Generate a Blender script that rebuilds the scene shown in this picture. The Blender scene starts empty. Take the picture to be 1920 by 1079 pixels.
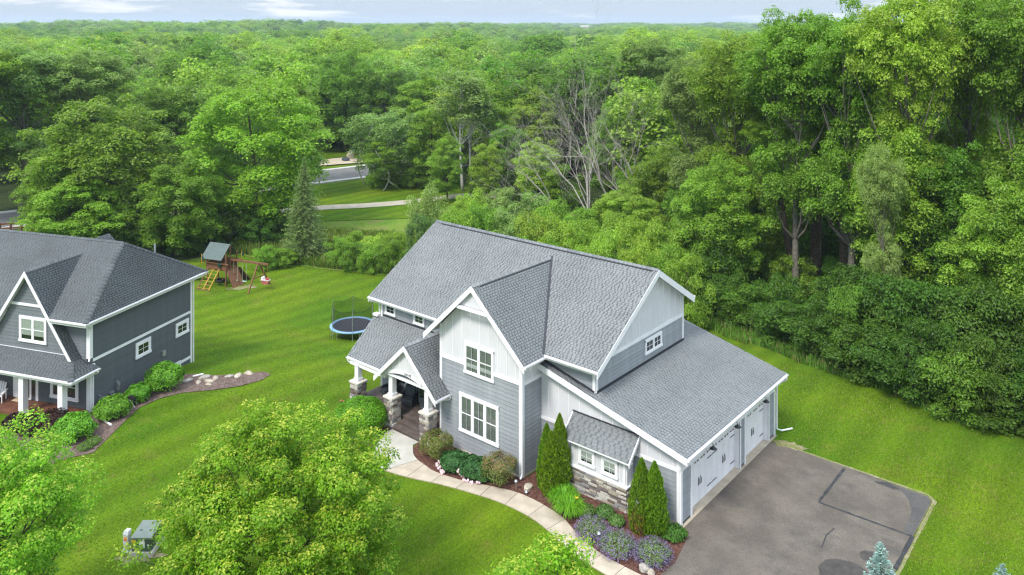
import bpy, bmesh, math, random
import numpy as np
from mathutils import Vector, Matrix
from mathutils.geometry import delaunay_2d_cdt
R = math.radians
sc = bpy.context.scene
col = sc.collection
random.seed(7)

# ------------------------------------------------------------------ camera
CAM = np.array([24.605, -30.106, 21.824]); YAW = R(40.148); FPX = 1523.6; U0 = 955.0; HY = 43.0
cd = bpy.data.cameras.new('camera'); cam = bpy.data.objects.new('camera', cd); col.objects.link(cam)
cam.location = CAM; cam.rotation_euler = (R(90), 0, YAW)
cd.sensor_width = 36; cd.lens = FPX / 1920 * 36
cd.shift_x = (960 - U0) / 1920; cd.shift_y = -(539.5 - HY) / 1920
cd.clip_start = .5; cd.clip_end = 12000
sc.camera = cam
# ------------------------------------------------------------------ sky and sun
SUN_EL, SUN_AZ = R(52), R(176)          # azimuth measured clockwise from +Y
w = bpy.data.worlds.new('World'); sc.world = w; w.use_nodes = True
nt = w.node_tree; nt.nodes.clear()
def N(nt, t, **k):
    n = nt.nodes.new(t)
    for a, b in k.items(): setattr(n, a, b)
    return n
out = N(nt, 'ShaderNodeOutputWorld'); bg = N(nt, 'ShaderNodeBackground'); bg.inputs[1].default_value = .115
sky = N(nt, 'ShaderNodeTexSky', sky_type='NISHITA', sun_disc=False)
sky.sun_elevation = SUN_EL; sky.sun_rotation = SUN_AZ; sky.altitude = 300; sky.dust_density = 1.2; sky.ozone_density = 1.5
tc = N(nt, 'ShaderNodeTexCoord'); sep = N(nt, 'ShaderNodeSeparateXYZ'); nt.links.new(tc.outputs['Generated'], sep.inputs[0])
cmb = N(nt, 'ShaderNodeMapping'); cmb.inputs['Scale'].default_value = (6.5, 6.5, 52); nt.links.new(tc.outputs['Generated'], cmb.inputs[0])   # flat layered clouds
n1 = N(nt, 'ShaderNodeTexNoise'); n1.inputs['Scale'].default_value = 1.0; n1.inputs['Detail'].default_value = 7; n1.inputs['Roughness'].default_value = .55
nt.links.new(cmb.outputs[0], n1.inputs['Vector'])
r1 = N(nt, 'ShaderNodeValToRGB'); r1.color_ramp.elements[0].position = .54; r1.color_ramp.elements[1].position = .66
nt.links.new(n1.outputs[0], r1.inputs[0])
veil = N(nt, 'ShaderNodeMixRGB'); veil.inputs[0].default_value = .88; veil.inputs[2].default_value = (6.3, 7.4, 8.7, 1)   # thin high overcast
nt.links.new(sky.outputs[0], veil.inputs[1])
cl = N(nt, 'ShaderNodeMixRGB'); cl.inputs[2].default_value = (11, 11, 11.2, 1)
nt.links.new(r1.outputs[0], cl.inputs[0]); nt.links.new(veil.outputs[0], cl.inputs[1])
gr = N(nt, 'ShaderNodeMapRange'); gr.inputs[1].default_value = 0; gr.inputs[2].default_value = 1; gr.inputs[3].default_value = .33; gr.inputs[4].default_value = 1.15   # overcast luminance: zenith brighter than horizon (1 + 2 sin h) / 3
nt.links.new(sep.outputs[2], gr.inputs[0]); gm = N(nt, 'ShaderNodeVectorMath', operation='SCALE'); nt.links.new(cl.outputs[0], gm.inputs[0]); nt.links.new(gr.outputs[0], gm.inputs['Scale'])
nt.links.new(gm.outputs[0], bg.inputs[0]); nt.links.new(bg.outputs[0], out.inputs[0])
sd = bpy.data.lights.new('sun', 'SUN'); sun = bpy.data.objects.new('sun', sd); col.objects.link(sun)
sd.energy = 1.5; sd.angle = R(14); sd.color = (1, .95, .87)
sv = Vector((math.sin(SUN_AZ) * math.cos(SUN_EL), math.cos(SUN_AZ) * math.cos(SUN_EL), math.sin(SUN_EL)))
sun.rotation_euler = sv.to_track_quat('Z', 'Y').to_euler(); sun.location = (0, 0, 60)
sc.view_settings.view_transform = 'Standard'; sc.view_settings.look = 'None'; sc.view_settings.gamma = 1
sc.view_settings.exposure = 1.36
sc.view_settings.use_curve_mapping = False
cy = sc.cycles; cy.max_bounces = 6; cy.diffuse_bounces = 6; cy.glossy_bounces = 2; cy.transmission_bounces = 3; cy.transparent_max_bounces = 12
cy.use_denoising = True; cy.denoising_prefilter = 'NONE'; cy.denoising_input_passes = 'RGB_ALBEDO_NORMAL'; cy.use_adaptive_sampling = True; cy.adaptive_threshold = .008; cy.pixel_filter_type = 'BLACKMAN_HARRIS'; cy.filter_width = 1.3; cy.sample_clamp_indirect = 4; cy.volume_bounces = 0
cy.caustics_reflective = False; cy.caustics_refractive = False

# ------------------------------------------------------------------ places on the ground
FW = np.array([-math.sin(YAW), math.cos(YAW)]); RT = np.array([math.cos(YAW), math.sin(YAW)])
def sms(t): t = np.clip(t, 0, 1); return t * t * (3 - 2 * t)
def terr(x, y):                          # height of the land
    x = np.asarray(x, float); y = np.asarray(y, float)
    d = (x - CAM[0]) * FW[0] + (y - CAM[1]) * FW[1]; l = (x - CAM[0]) * RT[0] + (y - CAM[1]) * RT[1]
    z = -2.5 * sms((d - 47) / 22)
    z = z + 5.5 * sms((d - 300) / 2600)
    z = z + 11.0 * np.exp(-((d - 1150) / 320) ** 2 - ((l + 430) / 420) ** 2)
    z = z + 3.0 * np.exp(-((d - 2300) / 500) ** 2 - ((l - 700) / 900) ** 2)
    return z
def tz(x, y): return float(terr(x, y))
def gp(px, py, z=None):                  # ground point whose bearing and distance were read off the photograph
    dr = np.array([FW[0] + RT[0] * (px - U0) / FPX, FW[1] + RT[1] * (px - U0) / FPX]); s = (py - HY) / FPX
    zz = 0.0 if z is None else z
    for i in range(60):
        t = (CAM[2] - zz) / s; p = CAM[:2] + dr * t
        if z is not None: break
        zz = .5 * zz + .5 * tz(*p)
    return (float(p[0]), float(p[1]))
def at(px, d):                           # place at bearing px and distance d
    p = CAM[:2] + d * (FW + RT * (px - U0) / FPX); return (float(p[0]), float(p[1]))

# ------------------------------------------------------------------ materials
def material(name, c, rough=.7, var=.12, scale=3.0, bump=0.0, bscale=30.0, spec=.3, rnd=0.0, metal=0.0, c2=None, det=5):
    m = bpy.data.materials.new(name); m.use_nodes = True; nt = m.node_tree; b = nt.nodes['Principled BSDF']
    b.inputs['Roughness'].default_value = rough; b.inputs['Specular IOR Level'].default_value = spec; b.inputs['Metallic'].default_value = metal
    t = N(nt, 'ShaderNodeTexCoord'); no = N(nt, 'ShaderNodeTexNoise'); no.inputs['Scale'].default_value = scale; no.inputs['Detail'].default_value = det
    nt.links.new(t.outputs['Object'], no.inputs['Vector'])
    mix = N(nt, 'ShaderNodeMixRGB'); c2 = c2 or tuple(x * (1 - var * 1.6) for x in c)
    mix.inputs[1].default_value = (*c2, 1); mix.inputs[2].default_value = (*[x * (1 + var) for x in c], 1)
    rp = N(nt, 'ShaderNodeMapRange'); rp.inputs[1].default_value = .3; rp.inputs[2].default_value = .7
    nt.links.new(no.outputs[0], rp.inputs[0]); nt.links.new(rp.outputs[0], mix.inputs[0]); last = mix.outputs[0]
    if rnd:
        oi = N(nt, 'ShaderNodeObjectInfo'); hs = N(nt, 'ShaderNodeHueSaturation'); mr = N(nt, 'ShaderNodeMapRange')
        mr.inputs[3].default_value = 1 - rnd; mr.inputs[4].default_value = 1 + rnd
        nt.links.new(oi.outputs['Random'], mr.inputs[0]); nt.links.new(mr.outputs[0], hs.inputs['Value']); nt.links.new(last, hs.inputs['Color']); last = hs.outputs[0]
    nt.links.new(last, b.inputs['Base Color'])
    if bump:
        n2 = N(nt, 'ShaderNodeTexNoise'); n2.inputs['Scale'].default_value = bscale; n2.inputs['Detail'].default_value = 4
        nt.links.new(t.outputs['Object'], n2.inputs['Vector']); bp = N(nt, 'ShaderNodeBump'); bp.inputs['Strength'].default_value = bump; bp.inputs['Distance'].default_value = .02
        nt.links.new(n2.outputs[0], bp.inputs['Height']); nt.links.new(bp.outputs[0], b.inputs['Normal'])
    return m
WHITE = material('white_paint', (.80, .79, .81), .5, .04, 1.2, .05, 40)
WHITEP = material('white_panel_paint', (.63, .62, .645), .6, .04, .8, .1, 30, rnd=.025)
SIDING = material('blue_grey_siding', (.295, .312, .335), .65, .09, 2.2, .25, 18, rnd=.06)
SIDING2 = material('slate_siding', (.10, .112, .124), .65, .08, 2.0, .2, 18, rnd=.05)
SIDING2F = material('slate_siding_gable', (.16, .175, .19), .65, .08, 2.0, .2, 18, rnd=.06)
CORE = material('wall_core_lap_shade', (.07, .075, .085), .8)  # core coloured dark so the board gaps draw lap shadow lines
CONC = material('concrete', (.42, .355, .275), .9, .12, 1.6, .3, 60, .2, rnd=.05)
CONCG = material('concrete_pale', (.45, .425, .375), .9, .10, 1.2, .3, 60, .2)
FOUND = material('foundation', (.50, .47, .43), .9, .1, 2)
DECK = material('deck_composite', (.11, .085, .075), .75, .2, 3, .2, 25, rnd=.12)
DECK2 = material('deck_brown', (.16, .07, .045), .5, .2, 3, .2, 25, rnd=.1)
DARKM = material('dark_metal', (.03, .032, .035), .45, .1, 3, spec=.5)
FLASH = material('flashing', (.035, .036, .042), .55, .1, 3)
DOORD = material('dark_red_door', (.06, .018, .012), .45, .2, 3)
WICK = material('wicker', (.05, .055, .065), .7, .3, 20, .6, 60)
CUSH = material('cushion', (.085, .095, .11), .85, .1, 6)
STEEL = material('galvanised', (.42, .45, .47), .4, .1, 4, metal=.6)
ALUM = material('grey_box', (.16, .18, .19), .5, .1, 4)
CURT = material('curtain', (.27, .29, .27), .9, .05, 3)
BLIND = material('blind', (.62, .64, .60), .9, .05, 3)
INSIDE = material('painted_room_shade', (.02, .022, .022), .9, .3, 1)  # near-black colour standing in for the unlit room behind the glass
BARK = material('bark', (.10, .078, .058), .95, .35, 5, .8, 22)
BARKG = material('bark_grey', (.17, .15, .125), .95, .3, 5, .8, 22)
BIRCH = material('pale_bark', (.58, .56, .52), .9, .25, 4, .4, 20)
DEADW = material('dead_wood', (.37, .335, .295), .95, .25, 4, .4, 20)
DEADG = material('dead_twigs', (.33, .32, .31), .95, .2, 4)
CEDAR = material('cedar', (.19, .085, .045), .7, .2, 5, .3, 30)
YELW = material('yellow_rung', (.45, .27, .04), .6, .15, 5)
TARP = material('green_tarp', (.085, .112, .105), .6, .08, 3)
TARPD = material('dark_green_plastic', (.01, .05, .04), .5, .08, 3)
RUBBER = material('rubber', (.02, .02, .022), .7, .2, 6)
REDP = material('red_plastic', (.45, .08, .09), .5, .1, 5)
BLUEP = material('blue_pad', (.22, .38, .54), .45, .1, 4)
MATM = material('trampoline_mat', (.035, .034, .042), .7, .1, 4)
ROCK = material('field_stone', (.36, .33, .29), .9, .25, 6, .6, 20, rnd=.15)
ROCKT = material('tan_stone', (.40, .345, .275), .9, .2, 6, .6, 20, rnd=.12)
SHINU = material('roof_underlay', (.12, .13, .14), .9)
STONES = [material('veneer_%s' % n, c, .9, .25, 9, .8, 40) for n, c in
          (('pale', (.55, .52, .47)), ('grey', (.30, .29, .285)), ('tan', (.42, .36, .29)), ('mauve', (.22, .185, .18)), ('cream', (.62, .58, .50)), ('umber', (.17, .13, .105)))]
CAP = material('limestone_cap', (.58, .54, .47), .85, .1, 4, .2, 40)

def glass_mat(name, tint=(.86, .88, .87), t=.72):
    m = bpy.data.materials.new(name); m.use_nodes = True; nt = m.node_tree; nt.nodes.clear()
    o = N(nt, 'ShaderNodeOutputMaterial'); tr = N(nt, 'ShaderNodeBsdfTransparent'); tr.inputs[0].default_value = (*tint, 1)
    gl = N(nt, 'ShaderNodeBsdfGlossy'); gl.inputs['Roughness'].default_value = .04; gl.inputs[0].default_value = (.8, .85, .9, 1)
    mx = N(nt, 'ShaderNodeMixShader'); fr0 = N(nt, 'ShaderNodeLayerWeight'); fr0.inputs[0].default_value = .5; fr = N(nt, 'ShaderNodeMath', operation='POWER'); nt.links.new(fr0.outputs['Facing'], fr.inputs[0]); fr.inputs[1].default_value = 4
    ma = N(nt, 'ShaderNodeMath', operation='ADD'); ma.inputs[1].default_value = 0.05
    nt.links.new(fr.outputs[0], ma.inputs[0]); nt.links.new(ma.outputs[0], mx.inputs[0]); nt.links.new(tr.outputs[0], mx.inputs[1]); nt.links.new(gl.outputs[0], mx.inputs[2]); nt.links.new(mx.outputs[0], o.inputs[0])
    return m
GLASS = glass_mat('window_glass')
GLASSD = material('dark_glass', (.025, .03, .03), .08, .2, 1, spec=.6)

def shingle_mat(name, light, dark, sc_=1.0):
    m = bpy.data.materials.new(name); m.use_nodes = True; nt = m.node_tree; b = nt.nodes['Principled BSDF']; b.inputs['Roughness'].default_value = .95; b.inputs['Specular IOR Level'].default_value = .15
    a = N(nt, 'ShaderNodeAttribute', attribute_name='tone'); mix = N(nt, 'ShaderNodeMixRGB'); mix.inputs[1].default_value = (*dark, 1); mix.inputs[2].default_value = (*light, 1)
    nt.links.new(a.outputs['Fac'], mix.inputs[0])
    t = N(nt, 'ShaderNodeTexCoord'); no = N(nt, 'ShaderNodeTexNoise'); no.inputs['Scale'].default_value = 60; no.inputs['Detail'].default_value = 3; nt.links.new(t.outputs['Object'], no.inputs['Vector'])
    n3 = N(nt, 'ShaderNodeTexNoise'); n3.inputs['Scale'].default_value = .5; n3.inputs['Detail'].default_value = 5; nt.links.new(t.outputs['Object'], n3.inputs['Vector'])
    mr = N(nt, 'ShaderNodeMapRange'); mr.inputs[1].default_value = .25; mr.inputs[2].default_value = .75; mr.inputs[3].default_value = .82; mr.inputs[4].default_value = 1.16
    mr2 = N(nt, 'ShaderNodeMapRange'); mr2.inputs[1].default_value = .3; mr2.inputs[2].default_value = .7; mr2.inputs[3].default_value = .9; mr2.inputs[4].default_value = 1.08
    nt.links.new(no.outputs[0], mr.inputs[0]); nt.links.new(n3.outputs[0], mr2.inputs[0])
    mu = N(nt, 'ShaderNodeMath', operation='MULTIPLY'); nt.links.new(mr.outputs[0], mu.inputs[0]); nt.links.new(mr2.outputs[0], mu.inputs[1])
    hs = N(nt, 'ShaderNodeHueSaturation'); nt.links.new(mu.outputs[0], hs.inputs['Value']); nt.links.new(mix.outputs[0], hs.inputs['Color']); nt.links.new(hs.outputs[0], b.inputs['Base Color'])
    return m
SHING = shingle_mat('grey_shingles', (.222, .232, .236), (.088, .095, .099))
SHING2 = shingle_mat('charcoal_shingles', (.122, .132, .138), (.050, .056, .060))

def leaf_mat(name, base=None, tip=None, var=.45, transl=.45, rough=.42):
    """foliage: object colour (or base) varied per leaf by the 'tone' attribute; 'tip' is the colour of young growth (attribute 'young')"""
    m = bpy.data.materials.new(name); m.use_nodes = True; nt = m.node_tree; nt.nodes.clear()
    o = N(nt, 'ShaderNodeOutputMaterial'); oi = N(nt, 'ShaderNodeObjectInfo')
    a = N(nt, 'ShaderNodeAttribute', attribute_name='tone'); ay = N(nt, 'ShaderNodeAttribute', attribute_name='young')
    if base is None: c0 = oi.outputs['Color']
    else:
        rg = N(nt, 'ShaderNodeRGB'); rg.outputs[0].default_value = (*base, 1); c0 = rg.outputs[0]
    hs = N(nt, 'ShaderNodeHueSaturation'); mr = N(nt, 'ShaderNodeMapRange'); mr.inputs[3].default_value = 1 - var; mr.inputs[4].default_value = 1 + var
    nt.links.new(a.outputs['Fac'], mr.inputs[0])
    r2 = N(nt, 'ShaderNodeMapRange'); r2.inputs[3].default_value = .85; r2.inputs[4].default_value = 1.15; nt.links.new(oi.outputs['Random'], r2.inputs[0])
    mu = N(nt, 'ShaderNodeMath', operation='MULTIPLY'); nt.links.new(mr.outputs[0], mu.inputs[0]); nt.links.new(r2.outputs[0], mu.inputs[1])
    r3 = N(nt, 'ShaderNodeMapRange'); r3.inputs[3].default_value = .487; r3.inputs[4].default_value = .513
    fr = N(nt, 'ShaderNodeMath', operation='MULTIPLY'); fr.inputs[1].default_value = 7.31; fc = N(nt, 'ShaderNodeMath', operation='FRACT')
    nt.links.new(oi.outputs['Random'], fr.inputs[0]); nt.links.new(fr.outputs[0], fc.inputs[0]); nt.links.new(fc.outputs[0], r3.inputs[0])
    nt.links.new(r3.outputs[0], hs.inputs['Hue']); nt.links.new(mu.outputs[0], hs.inputs['Value']); nt.links.new(c0, hs.inputs['Color'])
    last = hs.outputs[0]
    if tip:
        mt = N(nt, 'ShaderNodeMixRGB'); mt.inputs[2].default_value = (*tip, 1); nt.links.new(ay.outputs['Fac'], mt.inputs[0]); nt.links.new(last, mt.inputs[1]); last = mt.outputs[0]
    p = N(nt, 'ShaderNodeBsdfPrincipled'); p.inputs['Roughness'].default_value = rough; p.inputs['Specular IOR Level'].default_value = .22; nt.links.new(last, p.inputs['Base Color'])
    tr = N(nt, 'ShaderNodeBsdfTranslucent'); tm = N(nt, 'ShaderNodeMixRGB', blend_type='MULTIPLY'); tm.inputs[0].default_value = 1; tm.inputs[2].default_value = (1.05, 1.35, .45, 1)
    nt.links.new(last, tm.inputs[1]); nt.links.new(tm.outputs[0], tr.inputs[0])
    ms = N(nt, 'ShaderNodeMixShader'); ms.inputs[0].default_value = transl; nt.links.new(p.outputs[0], ms.inputs[1]); nt.links.new(tr.outputs[0], ms.inputs[2]); nt.links.new(ms.outputs[0], o.inputs[0])
    return m
LEAF = leaf_mat('tree_leaves', None)
MAPLE = leaf_mat('maple_leaves', (.185, .335, .014), (.60, .58, .09), .35, .45)
MAPLE2 = leaf_mat('pale_maple_leaves', (.215, .375, .022), (.60, .60, .12), .35, .45)
BUSHL = leaf_mat('bush_leaves', None, None, .3, .25)

def lawn_mat():
    m = bpy.data.materials.new('mown_lawn'); m.use_nodes = True; nt = m.node_tree; b = nt.nodes['Principled BSDF']; b.inputs['Roughness'].default_value = .9; b.inputs['Specular IOR Level'].default_value = .1
    g = N(nt, 'ShaderNodeNewGeometry'); L = nt.links.new
    def noise(scale, det=4, rot=0, sx=1, sy=1, rough=.5):
        mp = N(nt, 'ShaderNodeMapping'); mp.inputs['Rotation'].default_value = (0, 0, rot); mp.inputs['Scale'].default_value = (sx, sy, 1)
        mp.vector_type = 'TEXTURE' if False else 'POINT'
        n = N(nt, 'ShaderNodeTexNoise'); n.inputs['Scale'].default_value = scale; n.inputs['Detail'].default_value = det; n.inputs['Roughness'].default_value = rough
        L(g.outputs['Position'], mp.inputs[0]); L(mp.outputs[0], n.inputs['Vector']); return n.outputs[0]
    def mr(src, a, b2, c, d):
        r = N(nt, 'ShaderNodeMapRange'); r.inputs[1].default_value = a; r.inputs[2].default_value = b2; r.inputs[3].default_value = c; r.inputs[4].default_value = d; L(src, r.inputs[0]); return r.outputs[0]
    def mixc(f, c1, c2):
        x = N(nt, 'ShaderNodeMixRGB'); L(f, x.inputs[0])
        for i, c in ((1, c1), (2, c2)):
            if isinstance(c, tuple): x.inputs[i].default_value = (*c, 1)
            else: L(c, x.inputs[i])
        return x.outputs[0]
    big = mr(noise(.13, 5), .35, .65, 0, 1)
    c = mixc(big, (.052, .118, .0035), (.098, .155, .005))
    dry = mr(noise(.55, 8, 0, 1, 1, .75), .52, .72, 0, .8)
    c = mixc(dry, c, (.135, .145, .02))
    strk = mr(noise(5.5, 6, 0, 1, .2, .75), .3, .7, .80, 1.2)       # fine clipping streaks
    wv = N(nt, 'ShaderNodeTexWave'); wv.inputs['Scale'].default_value = .14; wv.inputs['Distortion'].default_value = 2.2; wv.inputs['Detail'].default_value = 2; wv.inputs['Detail Scale'].default_value = .35
    mpp = N(nt, 'ShaderNodeMapping'); mpp.inputs['Rotation'].default_value = (0, 0, 0); L(g.outputs['Position'], mpp.inputs[0]); L(mpp.outputs[0], wv.inputs['Vector'])
    stripe = mr(wv.outputs['Fac'], 0, 1, .87, 1.12)
    fine = mr(noise(9, 6, 0, 1, 1, .8), .32, .68, .50, 1.5)
    finer = mr(noise(28, 4, 0, 1, 1, .8), .3, .7, .62, 1.38)
    v = None
    for s in (strk, stripe, fine, finer):
        if v is None: v = s; continue
        mu = N(nt, 'ShaderNodeMath', operation='MULTIPLY'); L(v, mu.inputs[0]); L(s, mu.inputs[1]); v = mu.outputs[0]
    hs = N(nt, 'ShaderNodeHueSaturation'); L(v, hs.inputs['Value']); L(c, hs.inputs['Color'])
    sp = mr(noise(7.0, 1, 0, 1, 1, .5), .80, .83, 0, .7)
    L(mixc(sp, hs.outputs[0], (.5, .5, .25)), b.inputs['Base Color'])
    bp = N(nt, 'ShaderNodeBump'); bp.inputs['Strength'].default_value = .8; bp.inputs['Distance'].default_value = .05
    L(noise(14, 5, 0, 1, 1, .8), bp.inputs['Height']); L(bp.outputs[0], b.inputs['Normal'])
    return m
LAWN = lawn_mat()

def mix_mat(name, c1, c2, s1, c3=None, s2=None, lo=.4, hi=.6, rough=.95, bump=.5, bs=30, fine=.25, fs=40):
    """ground materials: two or three colours blended by noise in world position"""
    m = bpy.data.materials.new(name); m.use_nodes = True; nt = m.node_tree; b = nt.nodes['Principled BSDF']; b.inputs['Roughness'].default_value = rough; b.inputs['Specular IOR Level'].default_value = .15
    L = nt.links.new; g = N(nt, 'ShaderNodeNewGeometry')
    def noise(s, d=5):
        n = N(nt, 'ShaderNodeTexNoise'); n.inputs['Scale'].default_value = s; n.inputs['Detail'].default_value = d; n.inputs['Roughness'].default_value = .65; L(g.outputs['Position'], n.inputs['Vector']); return n.outputs[0]
    def mr(src, a, b2, c, d):
        r = N(nt, 'ShaderNodeMapRange'); r.inputs[1].default_value = a; r.inputs[2].default_value = b2; r.inputs[3].default_value = c; r.inputs[4].default_value = d; L(src, r.inputs[0]); return r.outputs[0]
    x = N(nt, 'ShaderNodeMixRGB'); x.inputs[1].default_value = (*c1, 1); x.inputs[2].default_value = (*c2, 1); L(mr(noise(s1), lo, hi, 0, 1), x.inputs[0]); last = x.outputs[0]
    if c3:
        y = N(nt, 'ShaderNodeMixRGB'); y.inputs[2].default_value = (*c3, 1); L(last, y.inputs[1]); L(mr(noise(s2), .52, .66, 0, 1), y.inputs[0]); last = y.outputs[0]
    hs = N(nt, 'ShaderNodeHueSaturation'); L(mr(noise(fs, 3), .3, .7, 1 - fine, 1 + fine), hs.inputs['Value']); L(last, hs.inputs['Color']); L(hs.outputs[0], b.inputs['Base Color'])
    bp = N(nt, 'ShaderNodeBump'); bp.inputs['Strength'].default_value = bump; bp.inputs['Distance'].default_value = .04; L(noise(bs), bp.inputs['Height']); L(bp.outputs[0], b.inputs['Normal'])
    return m
ASPH = mix_mat('driveway_asphalt', (.104, .089, .074), (.145, .125, .104), .45, (.078, .070, .062), .28, bump=.25, bs=70, fine=.3, fs=28)
SEAL = mix_mat('sealed_crack', (.035, .036, .038), (.055, .056, .058), 2, bump=.2)
PATCH = mix_mat('asphalt_patch', (.055, .05, .047), (.075, .068, .062), 2, bump=.2)
ROADM = mix_mat('road_asphalt', (.150, .143, .140), (.18, .172, .168), .2, bump=.1, fine=.08)
KERB = mix_mat('kerb_concrete', (.42, .41, .385), (.47, .455, .43), .5, bump=.1, fine=.08)
MULCH = mix_mat('bark_mulch', (.10, .042, .030), (.17, .085, .065), 5, (.055, .03, .024), 9, bump=1.2, bs=35, fine=.7, fs=26)
MULCHG = mix_mat('weathered_mulch', (.13, .085, .070), (.20, .15, .13), 4, (.07, .045, .035), 9, bump=1.2, bs=35, fine=.7, fs=26)
GRAVEL = mix_mat('tan_gravel', (.40, .33, .24), (.47, .40, .31), .8, bump=.4, fine=.15, fs=20)
TRAIL = mix_mat('trail_gravel', (.34, .30, .235), (.40, .355, .285), .8, bump=.4, fine=.15, fs=20)
MEADOW = mix_mat('meadow_soil', (.085, .165, .016), (.13, .19, .025), .3, (.16, .15, .05), .5, bump=1, bs=6, fine=.4, fs=6)
WOODS = mix_mat('forest_floor', (.018, .030, .008), (.035, .05, .014), .3, bump=1, bs=4, fine=.4, fs=4)
BLADE = leaf_mat('meadow_blades', None, (.26, .23, .09), .35, .3, .7)

# ------------------------------------------------------------------ mesh helpers
def link(o, parent=None):
    col.objects.link(o)
    if parent is not None: o.parent = parent
    return o
class MB:
    def __init__(s): s.v = []; s.f = []
    def add(s, vs, fs):
        n = len(s.v); s.v += [tuple(map(float, p)) for p in vs]; s.f += [tuple(i + n for i in f) for f in fs]; return s
    def obox(s, c, a, b, cc):
        c, a, b, cc = (np.array(q, float) for q in (c, a, b, cc))
        if np.dot(np.cross(a, b), cc) < 0: a = -a
        vs = [c + i * a + j * b + k * cc for k in (-1, 1) for j in (-1, 1) for i in (-1, 1)]
        return s.add(vs, [(0, 2, 3, 1), (4, 5, 7, 6), (0, 1, 5, 4), (2, 6, 7, 3), (0, 4, 6, 2), (1, 3, 7, 5)])
    def box(s, x0, x1, y0, y1, z0, z1):
        return s.obox(((x0 + x1) / 2, (y0 + y1) / 2, (z0 + z1) / 2), ((x1 - x0) / 2, 0, 0), (0, (y1 - y0) / 2, 0), (0, 0, (z1 - z0) / 2))
    def beam(s, p0, p1, w, h, up=(0, 0, 1)):      # centred bar
        p0 = np.array(p0, float); p1 = np.array(p1, float); d = p1 - p0; L = np.linalg.norm(d); d = d / L; up = np.array(up, float)
        x = np.cross(d, up); x /= np.linalg.norm(x); u = np.cross(x, d)
        return s.obox((p0 + p1) / 2, d * L / 2, x * w / 2, u * h / 2)
    def prism(s, poly, off):                     # 3-d polygon swept by off
        n = len(poly); a = [np.array(p, float) for p in poly]; b = [p + np.array(off, float) for p in a]
        return s.add(a + b, [tuple(range(n))[::-1], tuple(range(n, 2 * n))] + [(i, (i + 1) % n, n + (i + 1) % n, n + i) for i in range(n)])
    def tube(s, pts, rad, n=6, cap=True):
        pts = [np.array(p, float) for p in pts]; m = len(pts)
        if not hasattr(rad, '__len__'): rad = [rad] * m
        vs = []; prev = None
        for i, p in enumerate(pts):
            d = pts[min(i + 1, m - 1)] - pts[max(i - 1, 0)]; d = d / (np.linalg.norm(d) + 1e-9)
            if prev is None: r = np.array((0, 0, 1.)) if abs(d[2]) < .9 else np.array((1., 0, 0))
            else: r = prev
            x = np.cross(d, r); x /= np.linalg.norm(x) + 1e-9; y = np.cross(x, d); prev = y
            for k in range(n):
                t = 2 * math.pi * k / n; vs.append(p + rad[i] * (x * math.cos(t) + y * math.sin(t)))
        fs = [(i * n + k, i * n + (k + 1) % n, (i + 1) * n + (k + 1) % n, (i + 1) * n + k) for i in range(m - 1) for k in range(n)]
        if cap: fs += [tuple(range(n))[::-1], tuple(range((m - 1) * n, m * n))]
        return s.add(vs, fs)
    def lathe(s, c, prof, n=16):
        vs = [(c[0] + r * math.cos(2 * math.pi * k / n), c[1] + r * math.sin(2 * math.pi * k / n), c[2] + z) for r, z in prof for k in range(n)]
        return s.add(vs, [(i * n + k, i * n + (k + 1) % n, (i + 1) * n + (k + 1) % n, (i + 1) * n + k) for i in range(len(prof) - 1) for k in range(n)])
    def mesh(s, name, m=None, smooth=False, fix=True):
        me = bpy.data.meshes.new(name); me.from_pydata(s.v, [], s.f)
        if fix:
            bm = bmesh.new(); bm.from_mesh(me); bmesh.ops.recalc_face_normals(bm, faces=bm.faces); bm.to_mesh(me); bm.free()
        if m: me.materials.append(m)
        if smooth: me.polygons.foreach_set('use_smooth', [True] * len(me.polygons))
        me.update(); return me
    def build(s, name, m, parent=None, smooth=False):
        return link(bpy.data.objects.new(name, s.mesh(name, m, smooth)), parent)
def tag(o, label=None, cat=None, group=None, kind=None):
    if label: o['label'] = label
    if cat: o['category'] = cat
    if group: o['group'] = group
    if kind: o['kind'] = kind
    return o
def empty(name, loc=(0, 0, 0), rz=0):
    o = bpy.data.objects.new(name, None); col.objects.link(o); o.location = loc; o.rotation_euler = (0, 0, rz); o.empty_display_size = .2; return o
def copy_tree(o, parent=None):
    c = o.copy(); link(c, parent)
    for ch in list(o.children): copy_tree(ch, c)
    return c
def npmesh(name, v, f, mats, attrs=None, midx=None, smooth=False):
    """v (n,3), f (m,k) numpy -> mesh"""
    me = bpy.data.meshes.new(name); m, k = f.shape
    me.vertices.add(len(v)); me.vertices.foreach_set('co', np.ascontiguousarray(v, np.float32).ravel())
    me.loops.add(m * k); me.loops.foreach_set('vertex_index', np.ascontiguousarray(f, np.int32).ravel())
    me.polygons.add(m); me.polygons.foreach_set('loop_start', np.arange(0, m * k, k, dtype=np.int32))
    try: me.polygons.foreach_set('loop_total', np.full(m, k, np.int32))
    except Exception: pass
    for mt in mats: me.materials.append(mt)
    if midx is not None: me.polygons.foreach_set('material_index', np.ascontiguousarray(midx, np.int32))
    for an, av in (attrs or {}).items():
        a = me.attributes.new(an, 'FLOAT', 'FACE'); a.data.foreach_set('value', np.ascontiguousarray(av, np.float32))
    if smooth: me.polygons.foreach_set('use_smooth', np.ones(m, bool))
    me.update(calc_edges=True); return me

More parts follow.
